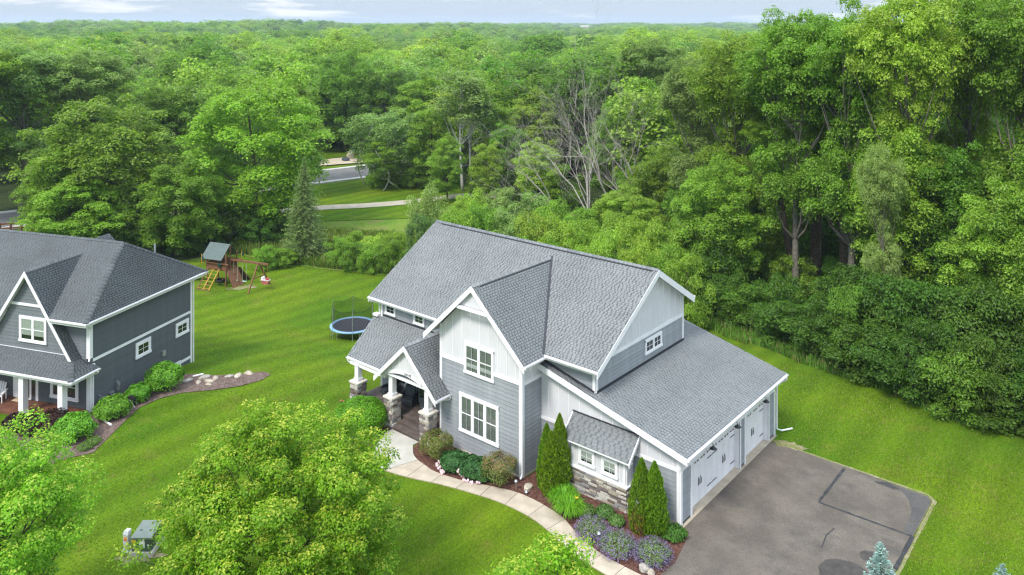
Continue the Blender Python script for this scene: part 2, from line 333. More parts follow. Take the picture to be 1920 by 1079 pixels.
def clip(poly, axis, lo, hi):
    def half(P, a, v, keep_gt):
        o = []
        for i in range(len(P)):
            p, q = P[i], P[(i + 1) % len(P)]; ip = (p[a] >= v) if keep_gt else (p[a] <= v); iq = (q[a] >= v) if keep_gt else (q[a] <= v)
            if ip: o.append(p)
            if ip != iq:
                t = (v - p[a]) / (q[a] - p[a]); o.append((p[0] + t * (q[0] - p[0]), p[1] + t * (q[1] - p[1])))
        return o
    P = half(list(poly), axis, lo, True)
    return half(P, axis, hi, False) if P else []
class Wall:
    """vertical plane: origin o, horizontal axis u, outward normal n; 2-d points are (along u, height)"""
    def __init__(s, o, u, n, parent): s.o = np.array(o, float); s.u = np.array(u, float); s.n = np.array(n, float); s.p = parent
    def P(s, a, z, off=0): return s.o + s.u * a + np.array((0, 0, 1.)) * z + s.n * off
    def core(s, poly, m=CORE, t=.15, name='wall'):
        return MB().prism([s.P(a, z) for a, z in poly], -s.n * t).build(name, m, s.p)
    def boards(s, parent, poly, z0, ex, m, name='siding_board'):
        zt = max(z for a, z in poly); z = z0
        while z < zt - .01:
            q = clip(poly, 1, z + .017, z + ex)  # gap bares the dark core as a painted shadow line under the lap
            if len(q) >= 3 and max(a for a, _ in q) - min(a for a, _ in q) > .03:
                cx = sum(a for a, _ in q) / len(q); cz = z; mb = MB(); n = len(q); org = s.P(cx, cz)
                f = [s.P(a, zz, .024 - .016 * (zz - z) / ex) - org for a, zz in q]; b = [s.P(a, zz, -.004) - org for a, zz in q]
                mb.add(f + b, [tuple(range(n)), tuple(range(n, 2 * n))[::-1]] + [(i, (i + 1) % n, n + (i + 1) % n, n + i) for i in range(n)])
                o = mb.build(name, m, parent); o.location = org
            z += ex
    def panels(s, parent, poly, cuts, m=WHITEP, bat=.035):
        lo = min(a for a, _ in poly); hi = max(a for a, _ in poly); cs = [lo] + [c for c in cuts if lo + .05 < c < hi - .05] + [hi]
        for a, b in zip(cs, cs[1:]):
            q = clip(poly, 0, a + .002, b - .002)
            if len(q) >= 3: MB().prism([s.P(x, z, -.004) for x, z in q], s.n * .016).build('wall_panel', m, parent)
        for c in cs[1:-1]:
            q = clip(poly, 0, c - bat / 2, c + bat / 2)
            if len(q) >= 3: MB().prism([s.P(x, z, .0) for x, z in q], s.n * .034).build('batten', WHITE, parent)
    def bar(s, a0, z0, a1, z1, w=.14, t=.035, name='trim_board', m=WHITE, off=0, parent=None):   # trim centred on the line
        p, q = s.P(a0, z0, off + t / 2), s.P(a1, z1, off + t / 2); d = q - p; d = d / np.linalg.norm(d); v = np.cross(s.n, d)
        return MB().obox((p + q) / 2, (q - p) / 2, v * w / 2, s.n * t / 2).build(name, m, parent or s.p)
    def rect(s, mb, a0, a1, z0, z1, o0, o1):
        return mb.obox(s.P((a0 + a1) / 2, (z0 + z1) / 2, (o0 + o1) / 2), s.u * (a1 - a0) / 2, (0, 0, (z1 - z0) / 2), s.n * (o1 - o0) / 2)
    def window(s, a0, a1, z0, z1, units=1, grid=(2, 2), cas=.12, curtain=None, hung=False, label=None, mull=.10, base=.0):
        """casing, then per unit: sash, muntins, glass, thin backing painted dark as an unlit room, optional curtain"""
        mb = MB(); B = base
        s.rect(mb, a0, a1, z1 - cas, z1 + .015, B, B + .06); s.rect(mb, a0 - .02, a1 + .02, z0 - .02, z0 + cas * .8, B, B + .075)
        s.rect(mb, a0, a0 + cas, z0, z1, B, B + .055); s.rect(mb, a1 - cas, a1, z0, z1, B, B + .055)
        ia0, ia1, iz0, iz1 = a0 + cas, a1 - cas, z0 + cas * .8, z1 - cas; uw = (ia1 - ia0 - mull * (units - 1)) / units
        for k in range(1, units): s.rect(mb, ia0 + k * uw + (k - 1) * mull, ia0 + k * (uw + mull), iz0, iz1, B, B + .055)
        win = mb.build('window', WHITE, s.p)
        if label: win['label'] = label
        for k in range(units):
            u0 = ia0 + k * (uw + mull); u1 = u0 + uw
            mb = MB(); s.rect(mb, u0, u1, iz0, iz1, B + .004, B + .008); mb.build('room_shade_sheet', INSIDE, win)
            if curtain == 'curtain':
                mb = MB(); zz = ((iz0, iz1),); nf = 14
                for (c0, c1) in ((u0, u0 + uw * .46), (u1 - uw * .46, u1)):
                    vs = []; 
                    for i in range(nf + 1):
                        a = c0 + (c1 - c0) * i / nf; of = B + .018 + .006 * (1 if i % 2 else -1)
                        vs += [s.P(a, iz0, of), s.P(a, iz1, of)]
                    mb.add(vs, [(2 * i, 2 * i + 2, 2 * i + 3, 2 * i + 1) for i in range(nf)])
                mb.build('curtain', CURT, win)
            elif curtain == 'blind':
                mb = MB(); s.rect(mb, u0, u1, iz0 + (iz1 - iz0) * .22, iz1, B + .012, B + .018); mb.build('blind', BLIND, win)
            mb = MB(); f = .035
            s.rect(mb, u0, u0 + f, iz0, iz1, B + .02, B + .045); s.rect(mb, u1 - f, u1, iz0, iz1, B + .02, B + .045)
            s.rect(mb, u0 + f, u1 - f, iz0, iz0 + f, B + .02, B + .045); s.rect(mb, u0 + f, u1 - f, iz1 - f, iz1, B + .02, B + .045)
            if hung: s.rect(mb, u0 + f, u1 - f, (iz0 + iz1) / 2 - .022, (iz0 + iz1) / 2 + .022, B + .02, B + .045)
            mb.build('sash', WHITE, win)
            mb = MB(); gx, gz = grid; mw = .006 if hung else .010
            for i in range(1, gx): a = u0 + f + (u1 - u0 - 2 * f) * i / gx; s.rect(mb, a - mw, a + mw, iz0 + f, iz1 - f, B + .032, B + .042)
            if not hung:
                for j in range(1, gz): z = iz0 + f + (iz1 - iz0 - 2 * f) * j / gz; s.rect(mb, u0 + f, u1 - f, z - mw, z + mw, B + .0325, B + .0415)
            if mb.v: mb.build('muntin', WHITE, win)
            zs = [(iz0 + f, (iz0 + iz1) / 2 - .022), ((iz0 + iz1) / 2 + .022, iz1 - f)] if hung else [(iz0 + f, iz1 - f)]
            for za, zb in zs:
                mb = MB(); s.rect(mb, u0 + f, u1 - f, za, zb, B + .027, B + .031); mb.build('pane', GLASS, win)
        return win

def roof_plane(parent, poly, mats, seed=0, ex=.135, tabs=(.09, .19), slab=.12, single=False, name='roof', under=WHITE, u=None):
    """poly: 3-d points in order; a slab with real shingles (raised tabs and sunken gaps) in courses parallel to the eave"""
    rng = random.Random(seed); P = [np.array(p, float) for p in poly]
    nrm = np.zeros(3)
    for i in range(len(P)): nrm += np.cross(P[i], P[(i + 1) % len(P)])
    nrm /= np.linalg.norm(nrm)
    if nrm[2] < 0: nrm = -nrm
    if u is None: u = np.cross((0, 0, 1.), nrm)
    u = np.array(u, float); u /= np.linalg.norm(u); t = np.cross(nrm, u)
    if t[2] < 0: t = -t; u = -u
    o = P[0]; Q = [(float(np.dot(p - o, u)), float(np.dot(p - o, t))) for p in P]
    mb = MB().prism([p - nrm * .012 for p in P], (0, 0, -slab)); rf = mb.build(name, under, parent)
    tmin = min(q[1] for q in Q); tmax = max(q[1] for q in Q)
    def span(tt):
        xs = []
        for i in range(len(Q)):
            a, b = Q[i], Q[(i + 1) % len(Q)]
            if (a[1] - tt) * (b[1] - tt) <= 0 and abs(a[1] - b[1]) > 1e-9: xs.append(a[0] + (b[0] - a[0]) * (tt - a[1]) / (b[1] - a[1]))
        return (min(xs), max(xs)) if xs else None
    vs = []; fs = []; tn = []; k = 0; tt = tmin; singles = []
    while tt < tmax - .01:
        t1 = min(tt + ex, tmax); s0 = span(tt + .002); s1 = span(t1 - .002)
        if s0 and s1:
            lo = min(s0[0], s1[0]); hi = max(s0[1], s1[1]); x = lo - rng.random() * .4; kind = 0; row = rng.uniform(-.03, .03)
            while x < hi:
                wd = rng.uniform(*tabs) if kind == 0 else rng.uniform(.05, .09) * (1.5 if single else 1)
                x1 = x + wd; a0 = max(x, s0[0]); b0 = min(x1, s0[1]); a1 = max(x, s1[0]); b1 = min(x1, s1[1])
                a0 = min(a0, s0[1]); a1 = min(a1, s1[1]); b0 = max(b0, s0[0]); b1 = max(b1, s1[0])
                if b0 - a0 > .004 or b1 - a1 > .004:
                    h0 = .013 if kind == 0 else .005; h1 = .002
                    W = lambda s_, t_, h: o + u * s_ + t * t_ + nrm * h
                    q = [W(a0, tt - .004, -.01), W(b0, tt - .004, -.01), W(b0, tt, h0), W(a0, tt, h0), W(b1, t1, h1), W(a1, t1, h1)]
                    tone = min(1, max(0, (rng.uniform(.86, 1.0) if kind == 0 else rng.uniform(.0, .4) + (.25 if single else 0)) + row))
                    if single: singles.append((q, tone))
                    else:
                        n = len(vs); vs += q; fs += [(n, n + 1, n + 2, n + 3), (n + 3, n + 2, n + 4, n + 5)]; tn += [tone * .82, tone]
                x = x1; kind = 1 - kind
        tt += ex
    if single:
        for q, tone in singles:
            tone *= .8
            me = MB().add(q + [q[4] - nrm * .02, q[5] - nrm * .02], [(0, 1, 2, 3), (3, 2, 4, 5), (0, 3, 5, 7), (1, 6, 4, 2), (5, 4, 6, 7), (0, 7, 6, 1)]).mesh('shingle', mats, fix=True)
            a = me.attributes.new('tone', 'FLOAT', 'FACE'); a.data.foreach_set('value', [tone] * len(me.polygons)); link(bpy.data.objects.new('shingle', me), rf)
    else:
        me = npmesh('shingles', np.array(vs), np.array(fs), [mats], {'tone': tn}); tag(link(bpy.data.objects.new('shingles', me), rf), kind='stuff')
    return rf
def ridge_caps(parent, p0, p1, mats, seed=1, w=.15, step=.28, n1=None, n2=None):
    """overlapping cap shingles along a ridge or hip"""
    p0 = np.array(p0, float); p1 = np.array(p1, float); d = p1 - p0; L = np.linalg.norm(d); d /= L; rng = random.Random(seed)
    n1 = np.array(n1, float); n2 = np.array(n2, float); n1 /= np.linalg.norm(n1); n2 /= np.linalg.norm(n2)
    a = np.cross(d, n1); a = a if np.dot(a, n2) < 0 else -a; b = np.cross(d, n2); b = b if np.dot(b, n1) < 0 else -b
    vs = []; fs = []; tn = []; k = 0.
    while k < L:
        k1 = min(k + step, L); q = []
        for s_, h in ((k, .045), (k1, .028)):
            c = p0 + d * s_; up = (n1 + n2) / np.linalg.norm(n1 + n2)
            q += [c + a * w + n1 * h, c + up * h * 1.15, c + b * w + n2 * h]
        n = len(vs); vs += q + [p0 + d * k + a * w + n1 * .0, p0 + d * k, p0 + d * k + b * w + n2 * .0]
        fs += [(n, n + 1, n + 4, n + 3), (n + 1, n + 2, n + 5, n + 4), (n + 6, n + 7, n + 1, n), (n + 7, n + 8, n + 2, n + 1)]
        t = rng.uniform(.45, .9); tn += [t, t, t * .5, t * .5]; k += step
    me = npmesh('ridge_caps', np.array(vs), np.array(fs), [mats], {'tone': tn}); return tag(link(bpy.data.objects.new('ridge_caps', me), parent), kind='stuff')

# ------------------------------------------------------------------ ground patches
def patch(name, pts, mat, off=.02, step=1.5, label=None, kind='structure', parent=None):
    pts = [tuple(p) for p in pts]; P = np.array(pts); lo = P.min(0); hi = P.max(0)
    vs = [Vector(p) for p in pts]; n = len(vs); pv = P; q = np.roll(P, -1, 0)
    def inside(x, y):
        c = False
        for (x0, y0), (x1, y1) in zip(pv, q):
            if (y0 > y) != (y1 > y) and x < (x1 - x0) * (y - y0) / (y1 - y0) + x0: c = not c
        return c
    if step:
        for x in np.arange(lo[0] + step / 2, hi[0], step):
            for y in np.arange(lo[1] + step / 2, hi[1], step):
                if inside(x, y): vs.append(Vector((x, y)))
    r = delaunay_2d_cdt(vs, [], [list(range(n))], 1, 1e-5)
    v = [(p.x, p.y, tz(p.x, p.y) + off) for p in r[0]]
    me = bpy.data.meshes.new(name); me.from_pydata(v, [], [f for f in r[2]]); me.materials.append(mat)
    bm = bmesh.new(); bm.from_mesh(me)
    for f in bm.faces:
        if f.normal.z < 0: f.normal_flip()
    bm.to_mesh(me); bm.free(); me.update()
    o = link(bpy.data.objects.new(name, me), parent); o['kind'] = kind
    return o
def smooth_line(pts, n=6):
    P = [np.array(p, float) for p in pts]; o = []
    for i in range(len(P) - 1):
        a, b, c, d = P[max(i - 1, 0)], P[i], P[i + 1], P[min(i + 2, len(P) - 1)]
        for k in range(n):
            t = k / n; o.append(.5 * ((2 * b) + (-a + c) * t + (2 * a - 5 * b + 4 * c - d) * t * t + (-a + 3 * b - 3 * c + d) * t ** 3))
    return o + [P[-1]]
def ribbon(name, line, w, mat, off=.03, thick=0):
    L = smooth_line(line, 8); a = []; b = []
    for i, p in enumerate(L):
        d = L[min(i + 1, len(L) - 1)] - L[max(i - 1, 0)]; d /= np.linalg.norm(d); nn = np.array((-d[1], d[0])); a.append(p + nn * w / 2); b.append(p - nn * w / 2)
    vs = [(p[0], p[1], tz(*p) + off + thick) for p in a] + [(p[0], p[1], tz(*p) + off + thick) for p in b]; m = len(L)
    mb = MB(); mb.add(vs, [(i, m + i, m + i + 1, i + 1) for i in range(m - 1)])
    if thick:
        vs2 = [(x, y, z - thick - .1) for x, y, z in vs]; mb.add(vs + vs2, [(i, i + 1, 2 * m + i + 1, 2 * m + i) for i in range(m - 1)] + [(m + i, 3 * m + i, 3 * m + i + 1, m + i + 1) for i in range(m - 1)])
    o = mb.build(name, mat); o['kind'] = 'structure'
    return o

# ================================================================== THE LAND
def axis(a, b, s, far, g):
    o = list(np.arange(a, b + .01, s)); x = o[-1]; st = s
    while x < far: st *= g; x += st; o.append(x)
    return o
ds = axis(-70, 150, 2.0, 9000, 1.16); ls = axis(0, 130, 2.0, 8000, 1.2); ls = sorted(set([-v for v in ls] + ls))
D_, L_ = np.meshgrid(ds, ls, indexing='ij')
X_ = CAM[0] + D_ * FW[0] + L_ * RT[0]; Y_ = CAM[1] + D_ * FW[1] + L_ * RT[1]
V_ = np.stack([X_, Y_, terr(X_, Y_)], -1).reshape(-1, 3); nd, nl = D_.shape
ii = (np.arange(nd - 1)[:, None] * nl + np.arange(nl - 1)[None]).ravel()
me = npmesh('lawn', V_, np.stack([ii, ii + 1, ii + nl + 1, ii + nl], 1), [LAWN], smooth=True)
lawn = tag(link(bpy.data.objects.new('lawn', me)), kind='structure')

# driveway: one asphalt sheet with sealed joints and patches
drive = patch('driveway', [(7.72, 11.0), (8.6, 11.1), (15.2, 10.95), (15.45, 10.6), (15.5, 4.2), (15.7, -3), (17, -9), (8.2, -9), (8.45, -1.9), (8.55, -.7), (8.2, .9), (7.72, 1.5)], ASPH, .012, 2)
def strip(name, pts, w, mat, off):
    L = [np.array(p, float) for p in pts]; rng = random.Random(5); Q = []
    for a, b in zip(L, L[1:]):
        n = max(2, int(np.linalg.norm(b - a) / .25)); Q += [a + (b - a) * k / n for k in range(n)]
    Q.append(L[-1]); vs = []; m = len(Q)
    for i, p in enumerate(Q):
        d = Q[min(i + 1, m - 1)] - Q[max(i - 1, 0)]; d /= np.linalg.norm(d); nn = np.array((-d[1], d[0])) * w * rng.uniform(.38, .62); vs += [(*(p + nn), off), (*(p - nn), off)]
    o = MB().add(vs, [(2 * i, 2 * i + 1, 2 * i + 3, 2 * i + 2) for i in range(m - 1)]).build(name, mat); o['kind'] = 'structure'; return o
strip('driveway_crack_seal', [(11.5, 10.85), (11.52, 7.4), (11.6, 7.22), (15.42, 7.3)], .13, SEAL, .018)
strip('driveway_crack_seal', [(12.72, 5.75), (12.62, 5.0), (12.76, 4.05)], .05, SEAL, .018)
patch('driveway_patch', [(13.9, 10.86), (15.2, 10.86), (15.4, 10.6), (15.42, 7.45), (15.05, 7.45), (14.95, 9.2), (14.6, 10.1)], mix_mat('tired_sealcoat', (.075, .072, .070), (.098, .092, .086), .8, bump=.2, fine=.25, fs=28), .015, 0)
strip('driveway_crack_seal', [(15.45, 7.3), (15.47, 4.6)], .16, SEAL, .0225)
def blob(name, c, rx, ry, rot, mat, off, jag=.1, n=28, seed=1):
    rng = random.Random(seed); o = []
    for k in range(n):
        t = 2 * math.pi * k / n; r = 1 + rng.uniform(-jag, jag); x, y = rx * r * math.cos(t), ry * r * math.sin(t); o.append((c[0] + x * math.cos(rot) - y * math.sin(rot), c[1] + x * math.sin(rot) + y * math.cos(rot)))
    return patch(name, o, mat, off, 0)
blob('driveway_patch', gp(1585, 1079), 1.0, .95, 0, PATCH, .018, .03)
blob('driveway_patch', gp(1637, 1047), .52, .42, .2, PATCH, .018, .06, seed=3)
blob('driveway_patch', (13.55, 10.7), .5, .16, 0, SEAL, .018, .35, seed=4)
# soil edge where lawn meets the asphalt
DRYG = mix_mat('dry_edge_grass', (.24, .20, .12), (.16, .19, .05), 3, (.30, .27, .17), 2.2, bump=1, bs=30, fine=.4, fs=18)
o = strip('driveway_edge', [(7.9, 11.15), (11, 11.12), (15.2, 11.08), (15.55, 10.7), (15.62, 4.2), (15.85, -3), (17.1, -9)], .15, DRYG, .010)

# front walk: separate slabs
outer = [(-7.61, -2.56), (-7.15, -3.1), (-6.5, -3.5), (-5.62, -3.75), (-4.6, -3.55), (-3.75, -3.28), (-2.6, -2.86), (-1.2, -2.48), (.1, -2.2), (1.2, -2.10), (2.3, -2.14), (3.3, -2.35), (4.3, -2.68), (5.4, -2.98), (6.6, -3.1), (8.4, -3.2)]
inner = [(-6.25, -1.25), (-5.7, -1.75), (-5.38, -1.95), (-4.95, -2.1), (-4.3, -2.2), (-3.75, -2.28), (-2.9, -2.18), (-1.8, -1.9), (-.75, -1.48), (.4, -1.1), (1.4, -1.0), (2.4, -1.07), (3.4, -1.26), (4.6, -1.8), (6.1, -2.2), (8.3, -2.25)]
OL = smooth_line(outer, 10); IL = smooth_line(inner, 10)
def cut(L, x0, x1):
    q = [p for p in L if x0 < p[0] < x1]
    def yx(x):
        for a, b in zip(L, L[1:]):
            if (a[0] - x) * (b[0] - x) <= 0 and a[0] != b[0]: return np.array((x, a[1] + (b[1] - a[1]) * (x - a[0]) / (b[0] - a[0])))
        return L[0] if abs(L[0][0] - x) < abs(L[-1][0] - x) else L[-1]
    return [yx(x0)] + q + [yx(x1)]
walk = tag(empty('front_walk'), kind='structure')
js = [(-5.55, -5.0), (-4.3, -4.45), (-3.08, -3.15), (-1.83, -1.88), (-.58, -.70), (.75, .62), (2.1, 2.12), (3.32, 3.46), (4.6, 4.75), (5.9, 6.02), (7.1, 7.15), (8.4, 8.3)]
for (o0, i0), (o1, i1) in zip(js, js[1:]):
    q = cut(OL, o0 + .012, o1 - .012) + cut(IL, i0 + .012, i1 - .012)[::-1]; c = np.mean(q, 0)
    b = MB().prism([(x - c[0], y - c[1], -.08) for x, y in q], (0, 0, .12)).build('concrete_slab', CONC, walk); b.location = (c[0], c[1], .0)
q = [(-8.28, -.86), (-6.22, -.86), (-6.25, -1.25)] + [tuple(p) for p in cut(IL, -6.24, -5.02)] + [tuple(p) for p in cut(OL, -7.60, -5.57)[::-1]] + [(-8.0, -1.9), (-8.3, -1.3)]
pad = MB().prism([(x, y, -.08) for x, y in q], (0, 0, .12)).build('landing_slab', CONCG, walk)
# planting beds
bed = patch('mulch_bed', [(-5.51, .3), (.1, .3), (.1, 1.6), (7.6, 1.6), (8.05, 1.45), (8.22, .9), (8.56, -.7), (8.45, -1.9), (8.3, -2.3)] + [tuple(p) for p in IL[::-1] if p[0] < 8.2 and p[0] > -6.1] + [(-6.22, -.8)], MULCH, .020, .8)
bed2 = patch('mulch_bed', [(-12.6, .9), (-12.6, -.3), (-11.6, -1.5), (-10.9, -2.6), (-9.8, -3.3), (-8.6, -3.3), (-7.7, -2.75), (-8.0, -1.9), (-8.3, -1.3), (-8.3, -.2), (-11.9, .9)], MULCH, .020, .8)
pb = [(173, 777), (150, 800), (118, 795), (60, 810), (0, 815), (0, 900), (60, 890), (120, 862), (175, 850), (200, 825), (235, 790), (262, 765), (300, 748), (340, 738), (400, 732), (450, 725), (490, 714), (508, 703), (495, 698), (450, 702), (405, 705), (360, 702), (320, 705), (280, 722), (230, 748)]
bed3 = patch('mulch_bed', [gp(*p) for p in pb], MULCHG, .03, 1.0)
blob('bare_ground', gp(1478, 835), .9, .35, .2, DRYG, .015, .3, seed=8)
blob('bare_ground', gp(262, 1045), 1.0, .35, .9, DRYG, .012, .4, seed=9)
blob('bare_ground', gp(455, 540), 1.2, .5, 1.1, DRYG, .03, .4, seed=10)

# ================================================================== THE GREY HOUSE
H = tag(empty('house'), 'light blue-grey two-storey house with white gables, three garage bays and stone porch piers', 'house')
m1 = (9.17 - 5.77) / (6.67 - 1.06)
# --- walls
bay = Wall((0, 0, 0), (1, 0, 0), (0, -1, 0), H)
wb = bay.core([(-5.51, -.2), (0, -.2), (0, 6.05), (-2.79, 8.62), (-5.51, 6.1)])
bay.boards(wb, [(-5.51, .14), (0, .14), (0, 4.44), (-5.51, 4.44)], .14, .205, SIDING)
MB().box(-5.5, 0.0, -.02, .0, -.2, .13).build('foundation', FOUND, H)
bay.bar(-5.51, 4.53, 0, 4.53, .19, .045)
gp_ = [(-5.47, 4.62), (-.03, 4.62), (-.03, 6.03), (-2.79, 8.6), (-5.47, 6.1)]
bay.panels(wb, gp_, [-5.12, -4.58, -3.96, -3.34, -2.72, -2.12, -1.52, -.92, -.34])
bay.bar(-.075, 0, -.075, 6.1, .15, .04, 'corner_board'); bay.bar(-5.435, 2.2, -5.435, 6.15, .15, .04, 'corner_board')
bay.bar(-5.435, 0, -5.435, 2.15, .15, .04, 'corner_board')
bay.window(-3.75, -1.75, 4.11, 5.64, 2, (2, 1), .13, 'curtain', True, 'upstairs double window of the front gable', base=.02)
bay.window(-4.09, -1.42, 1.05, 3.0, 3, (2, 1), .15, 'curtain', True, 'wide triple window with long curtains', .13, .02)
side = Wall((0, 0, 0), (0, 1, 0), (1, 0, 0), H)           # right return of the bay
ws = side.core([(0.15, -.2), (1.5, -.2), (1.5, 5.7), (.15, 5.7)])
side.boards(ws, [(0, .14), (1.5, .14), (1.5, 4.42), (0, 4.42)], .14, .205, SIDING)
side.panels(ws, [(0, 4.6), (1.5, 4.6), (1.5, 5.62), (0, 5.62)], [.75]); side.bar(0, 4.51, 1.5, 4.51, .19, .045); side.bar(.075, 0, .075, 5.62, .15, .04, 'corner_board')
MB().box(.0, .02, .0, 1.5, -.2, .13).build('foundation', FOUND, H)
back = Wall((0, 0, 0), (1, 0, 0), (0, 1, 0), H)
MB().prism([(-5.51, .15, -.2), (-5.51, 1.5, -.2), (-5.51, 1.5, 6.1), (-5.51, .15, 6.1)], (.15, 0, 0)).build('wall', SIDING, H)
mf = Wall((0, 1.54, 0), (1, 0, 0), (0, -1, 0), H)         # main front
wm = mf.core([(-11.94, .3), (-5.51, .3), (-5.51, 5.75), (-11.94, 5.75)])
mf.boards(wm, [(-11.94, .5), (-5.51, .5), (-5.51, 5.55), (-11.94, 5.55)], .5, .205, SIDING)
mf.bar(-11.86, .5, -11.86, 5.6, .15, .04, 'corner_board'); mf.bar(-11.9, 4.70, -5.6, 4.70, .10, .03, 'flashing', FLASH)
for a, b_, wn in ((-11.54, -10.64, 'small four-pane window near the left end of the upper wall'), (-9.13, -8.24, 'small four-pane window beside the front gable')):
    mf.window(a, b_, 4.86, 5.47, 1, (2, 2), .11, None, False, wn, base=.02)
wm2 = mf.core([(0, 4.3), (3.19, 4.3), (3.19, 5.75), (0, 5.75)])
mf.boards(wm2, [(0.0, 5.22), (3.1, 4.46), (3.1, 5.62), (0.0, 5.62)], 4.34, .205, SIDING); mf.bar(3.115, 4.5, 3.115, 5.62, .15, .04, 'corner_board')
gab = Wall((3.19, 0, 0), (0, 1, 0), (1, 0, 0), H)         # right gable above the garage
gpoly = [(1.54, 4.2), (10.04, 4.2), (10.04, 6.95), (6.67, 8.99), (1.54, 5.88)]
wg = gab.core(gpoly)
gab.boards(wg, [(1.54, 4.50), (10.04, 4.50), (10.04, 5.82), (1.54, 5.82)], 4.50, .19, SIDING); gab.bar(1.54, 5.88, 10.04, 5.88, .17, .045)
gab.panels(wg, [(1.85, 5.97), (10.0, 5.97), (10.0, 6.95), (6.67, 8.97)], [2.9 + .62 * k for k in range(12)])
gab.bar(1.615, 4.5, 1.615, 5.85, .15, .04, 'corner_board'); gab.bar(9.97, 4.5, 9.97, 6.9, .14, .04, 'corner_board'); gab.bar(1.6, 4.52, 10.04, 4.52, .14, .05, 'flashing', FLASH)
mf.bar(0.0, 5.30, 3.15, 4.54, .10, .05, 'flashing', FLASH)
gab.window(5.94, 7.63, 4.92, 5.65, 2, (2, 2), .11, None, False, 'long window with two four-pane sashes above the garage roof', base=.02)
for nm, pl in (('wall', [(-11.94, 10.04, -2.4), (3.19, 10.04, -2.4), (3.19, 10.04, 6.95), (-11.94, 10.04, 6.95)]),):
    MB().prism(pl, (0, -.15, 0)).build(nm, SIDING, H)
MB().prism([(-11.94, 1.54, -2.4), (-11.94, 10.04, -2.4), (-11.94, 10.04, 6.95), (-11.94, 6.67, 8.99), (-11.94, 1.54, 5.88)], (.15, 0, 0)).build('wall', SIDING, H)
# garage
gs = Wall((0, 1.506, 0), (1, 0, 0), (0, -1, 0), H); zr = lambda x: 3.284 + .24 * (8.108 - x)
wgs = gs.core([(0, -.2), (7.6, -.2), (7.6, zr(7.6) - .13), (0, zr(0) - .13)])
for a, b_ in ((0.02, 2.25), (5.27, 7.5)): gs.boards(wgs, [(a, .2), (b_, .2), (b_, 2.37), (a, 2.37)], .2, .205, SIDING)
gs.bar(0, 2.44, 7.6, 2.44, .15, .045)
gs.panels(wgs, [(0.02, 2.52), (7.58, 2.52), (7.58, zr(7.58) - .14), (.02, zr(.02) - .14)], [.45 + .62 * k for k in range(12)])
gs.bar(7.525, -.05, 7.525, zr(7.5) - .12, .15, .04, 'corner_board')
MB().box(0.03, 7.59, 1.486, 1.506, -.2, .2).build('foundation', FOUND, H)
gf = Wall((7.6, 0, 0), (0, 1, 0), (1, 0, 0), H)           # garage front
segs = [(1.506, 2.43), (7.60, 8.02), (11.08, 11.84)]
for a, b_ in [(1.506, 2.5), (7.53, 8.09), (11.01, 11.84)]: gf.core([(a, -.1), (b_, -.1), (b_, 3.2), (a, 3.2)], t=.25)
gf.core([(1.506, 2.32), (11.84, 2.32), (11.84, 3.2), (1.506, 3.2)], t=.24)
wgf = gf.core([(1.6, 2.4), (11.7, 2.4), (11.7, 3.1), (1.6, 3.1)], t=.1)
for a, b_ in ((1.66, 2.43), (7.62, 8.02), (11.08, 11.69)): gf.boards(wgf, [(a, .14), (b_, .14), (b_, 2.36), (a, 2.36)], .14, .205, SIDING)
mb = MB(); gf.rect(mb, 1.506, 11.84, 2.36, 3.16, 0, .03); mb.build('frieze_board', WHITE, H)
gf.bar(1.58, -.05, 1.58, 2.36, .15, .045, 'corner_board'); gf.bar(11.765, -.05, 11.765, 2.36, .15, .045, 'corner_board')
for a, b_ in ((2.43, 2.56), (7.47, 7.60), (8.02, 8.15), (10.95, 11.08)):
    mb = MB(); gf.rect(mb, a, b_, -.04, 2.36, .0, .04); mb.build('door_trim', WHITE, H)
for a in (2.53, 7.47, 8.12, 10.95): MB().box(7.34, 7.62, a, a + .03, -.02, 2.31).build('door_jamb', WHITE, H)
for a, b_ in ((2.56, 7.47), (8.15, 10.95)): MB().box(7.34, 7.61, a, b_, 2.28, 2.318).build('door_jamb', WHITE, H)
MB().box(7.3, 7.74, 1.55, 11.8, -.15, .035).build('garage_apron', CONC, H)
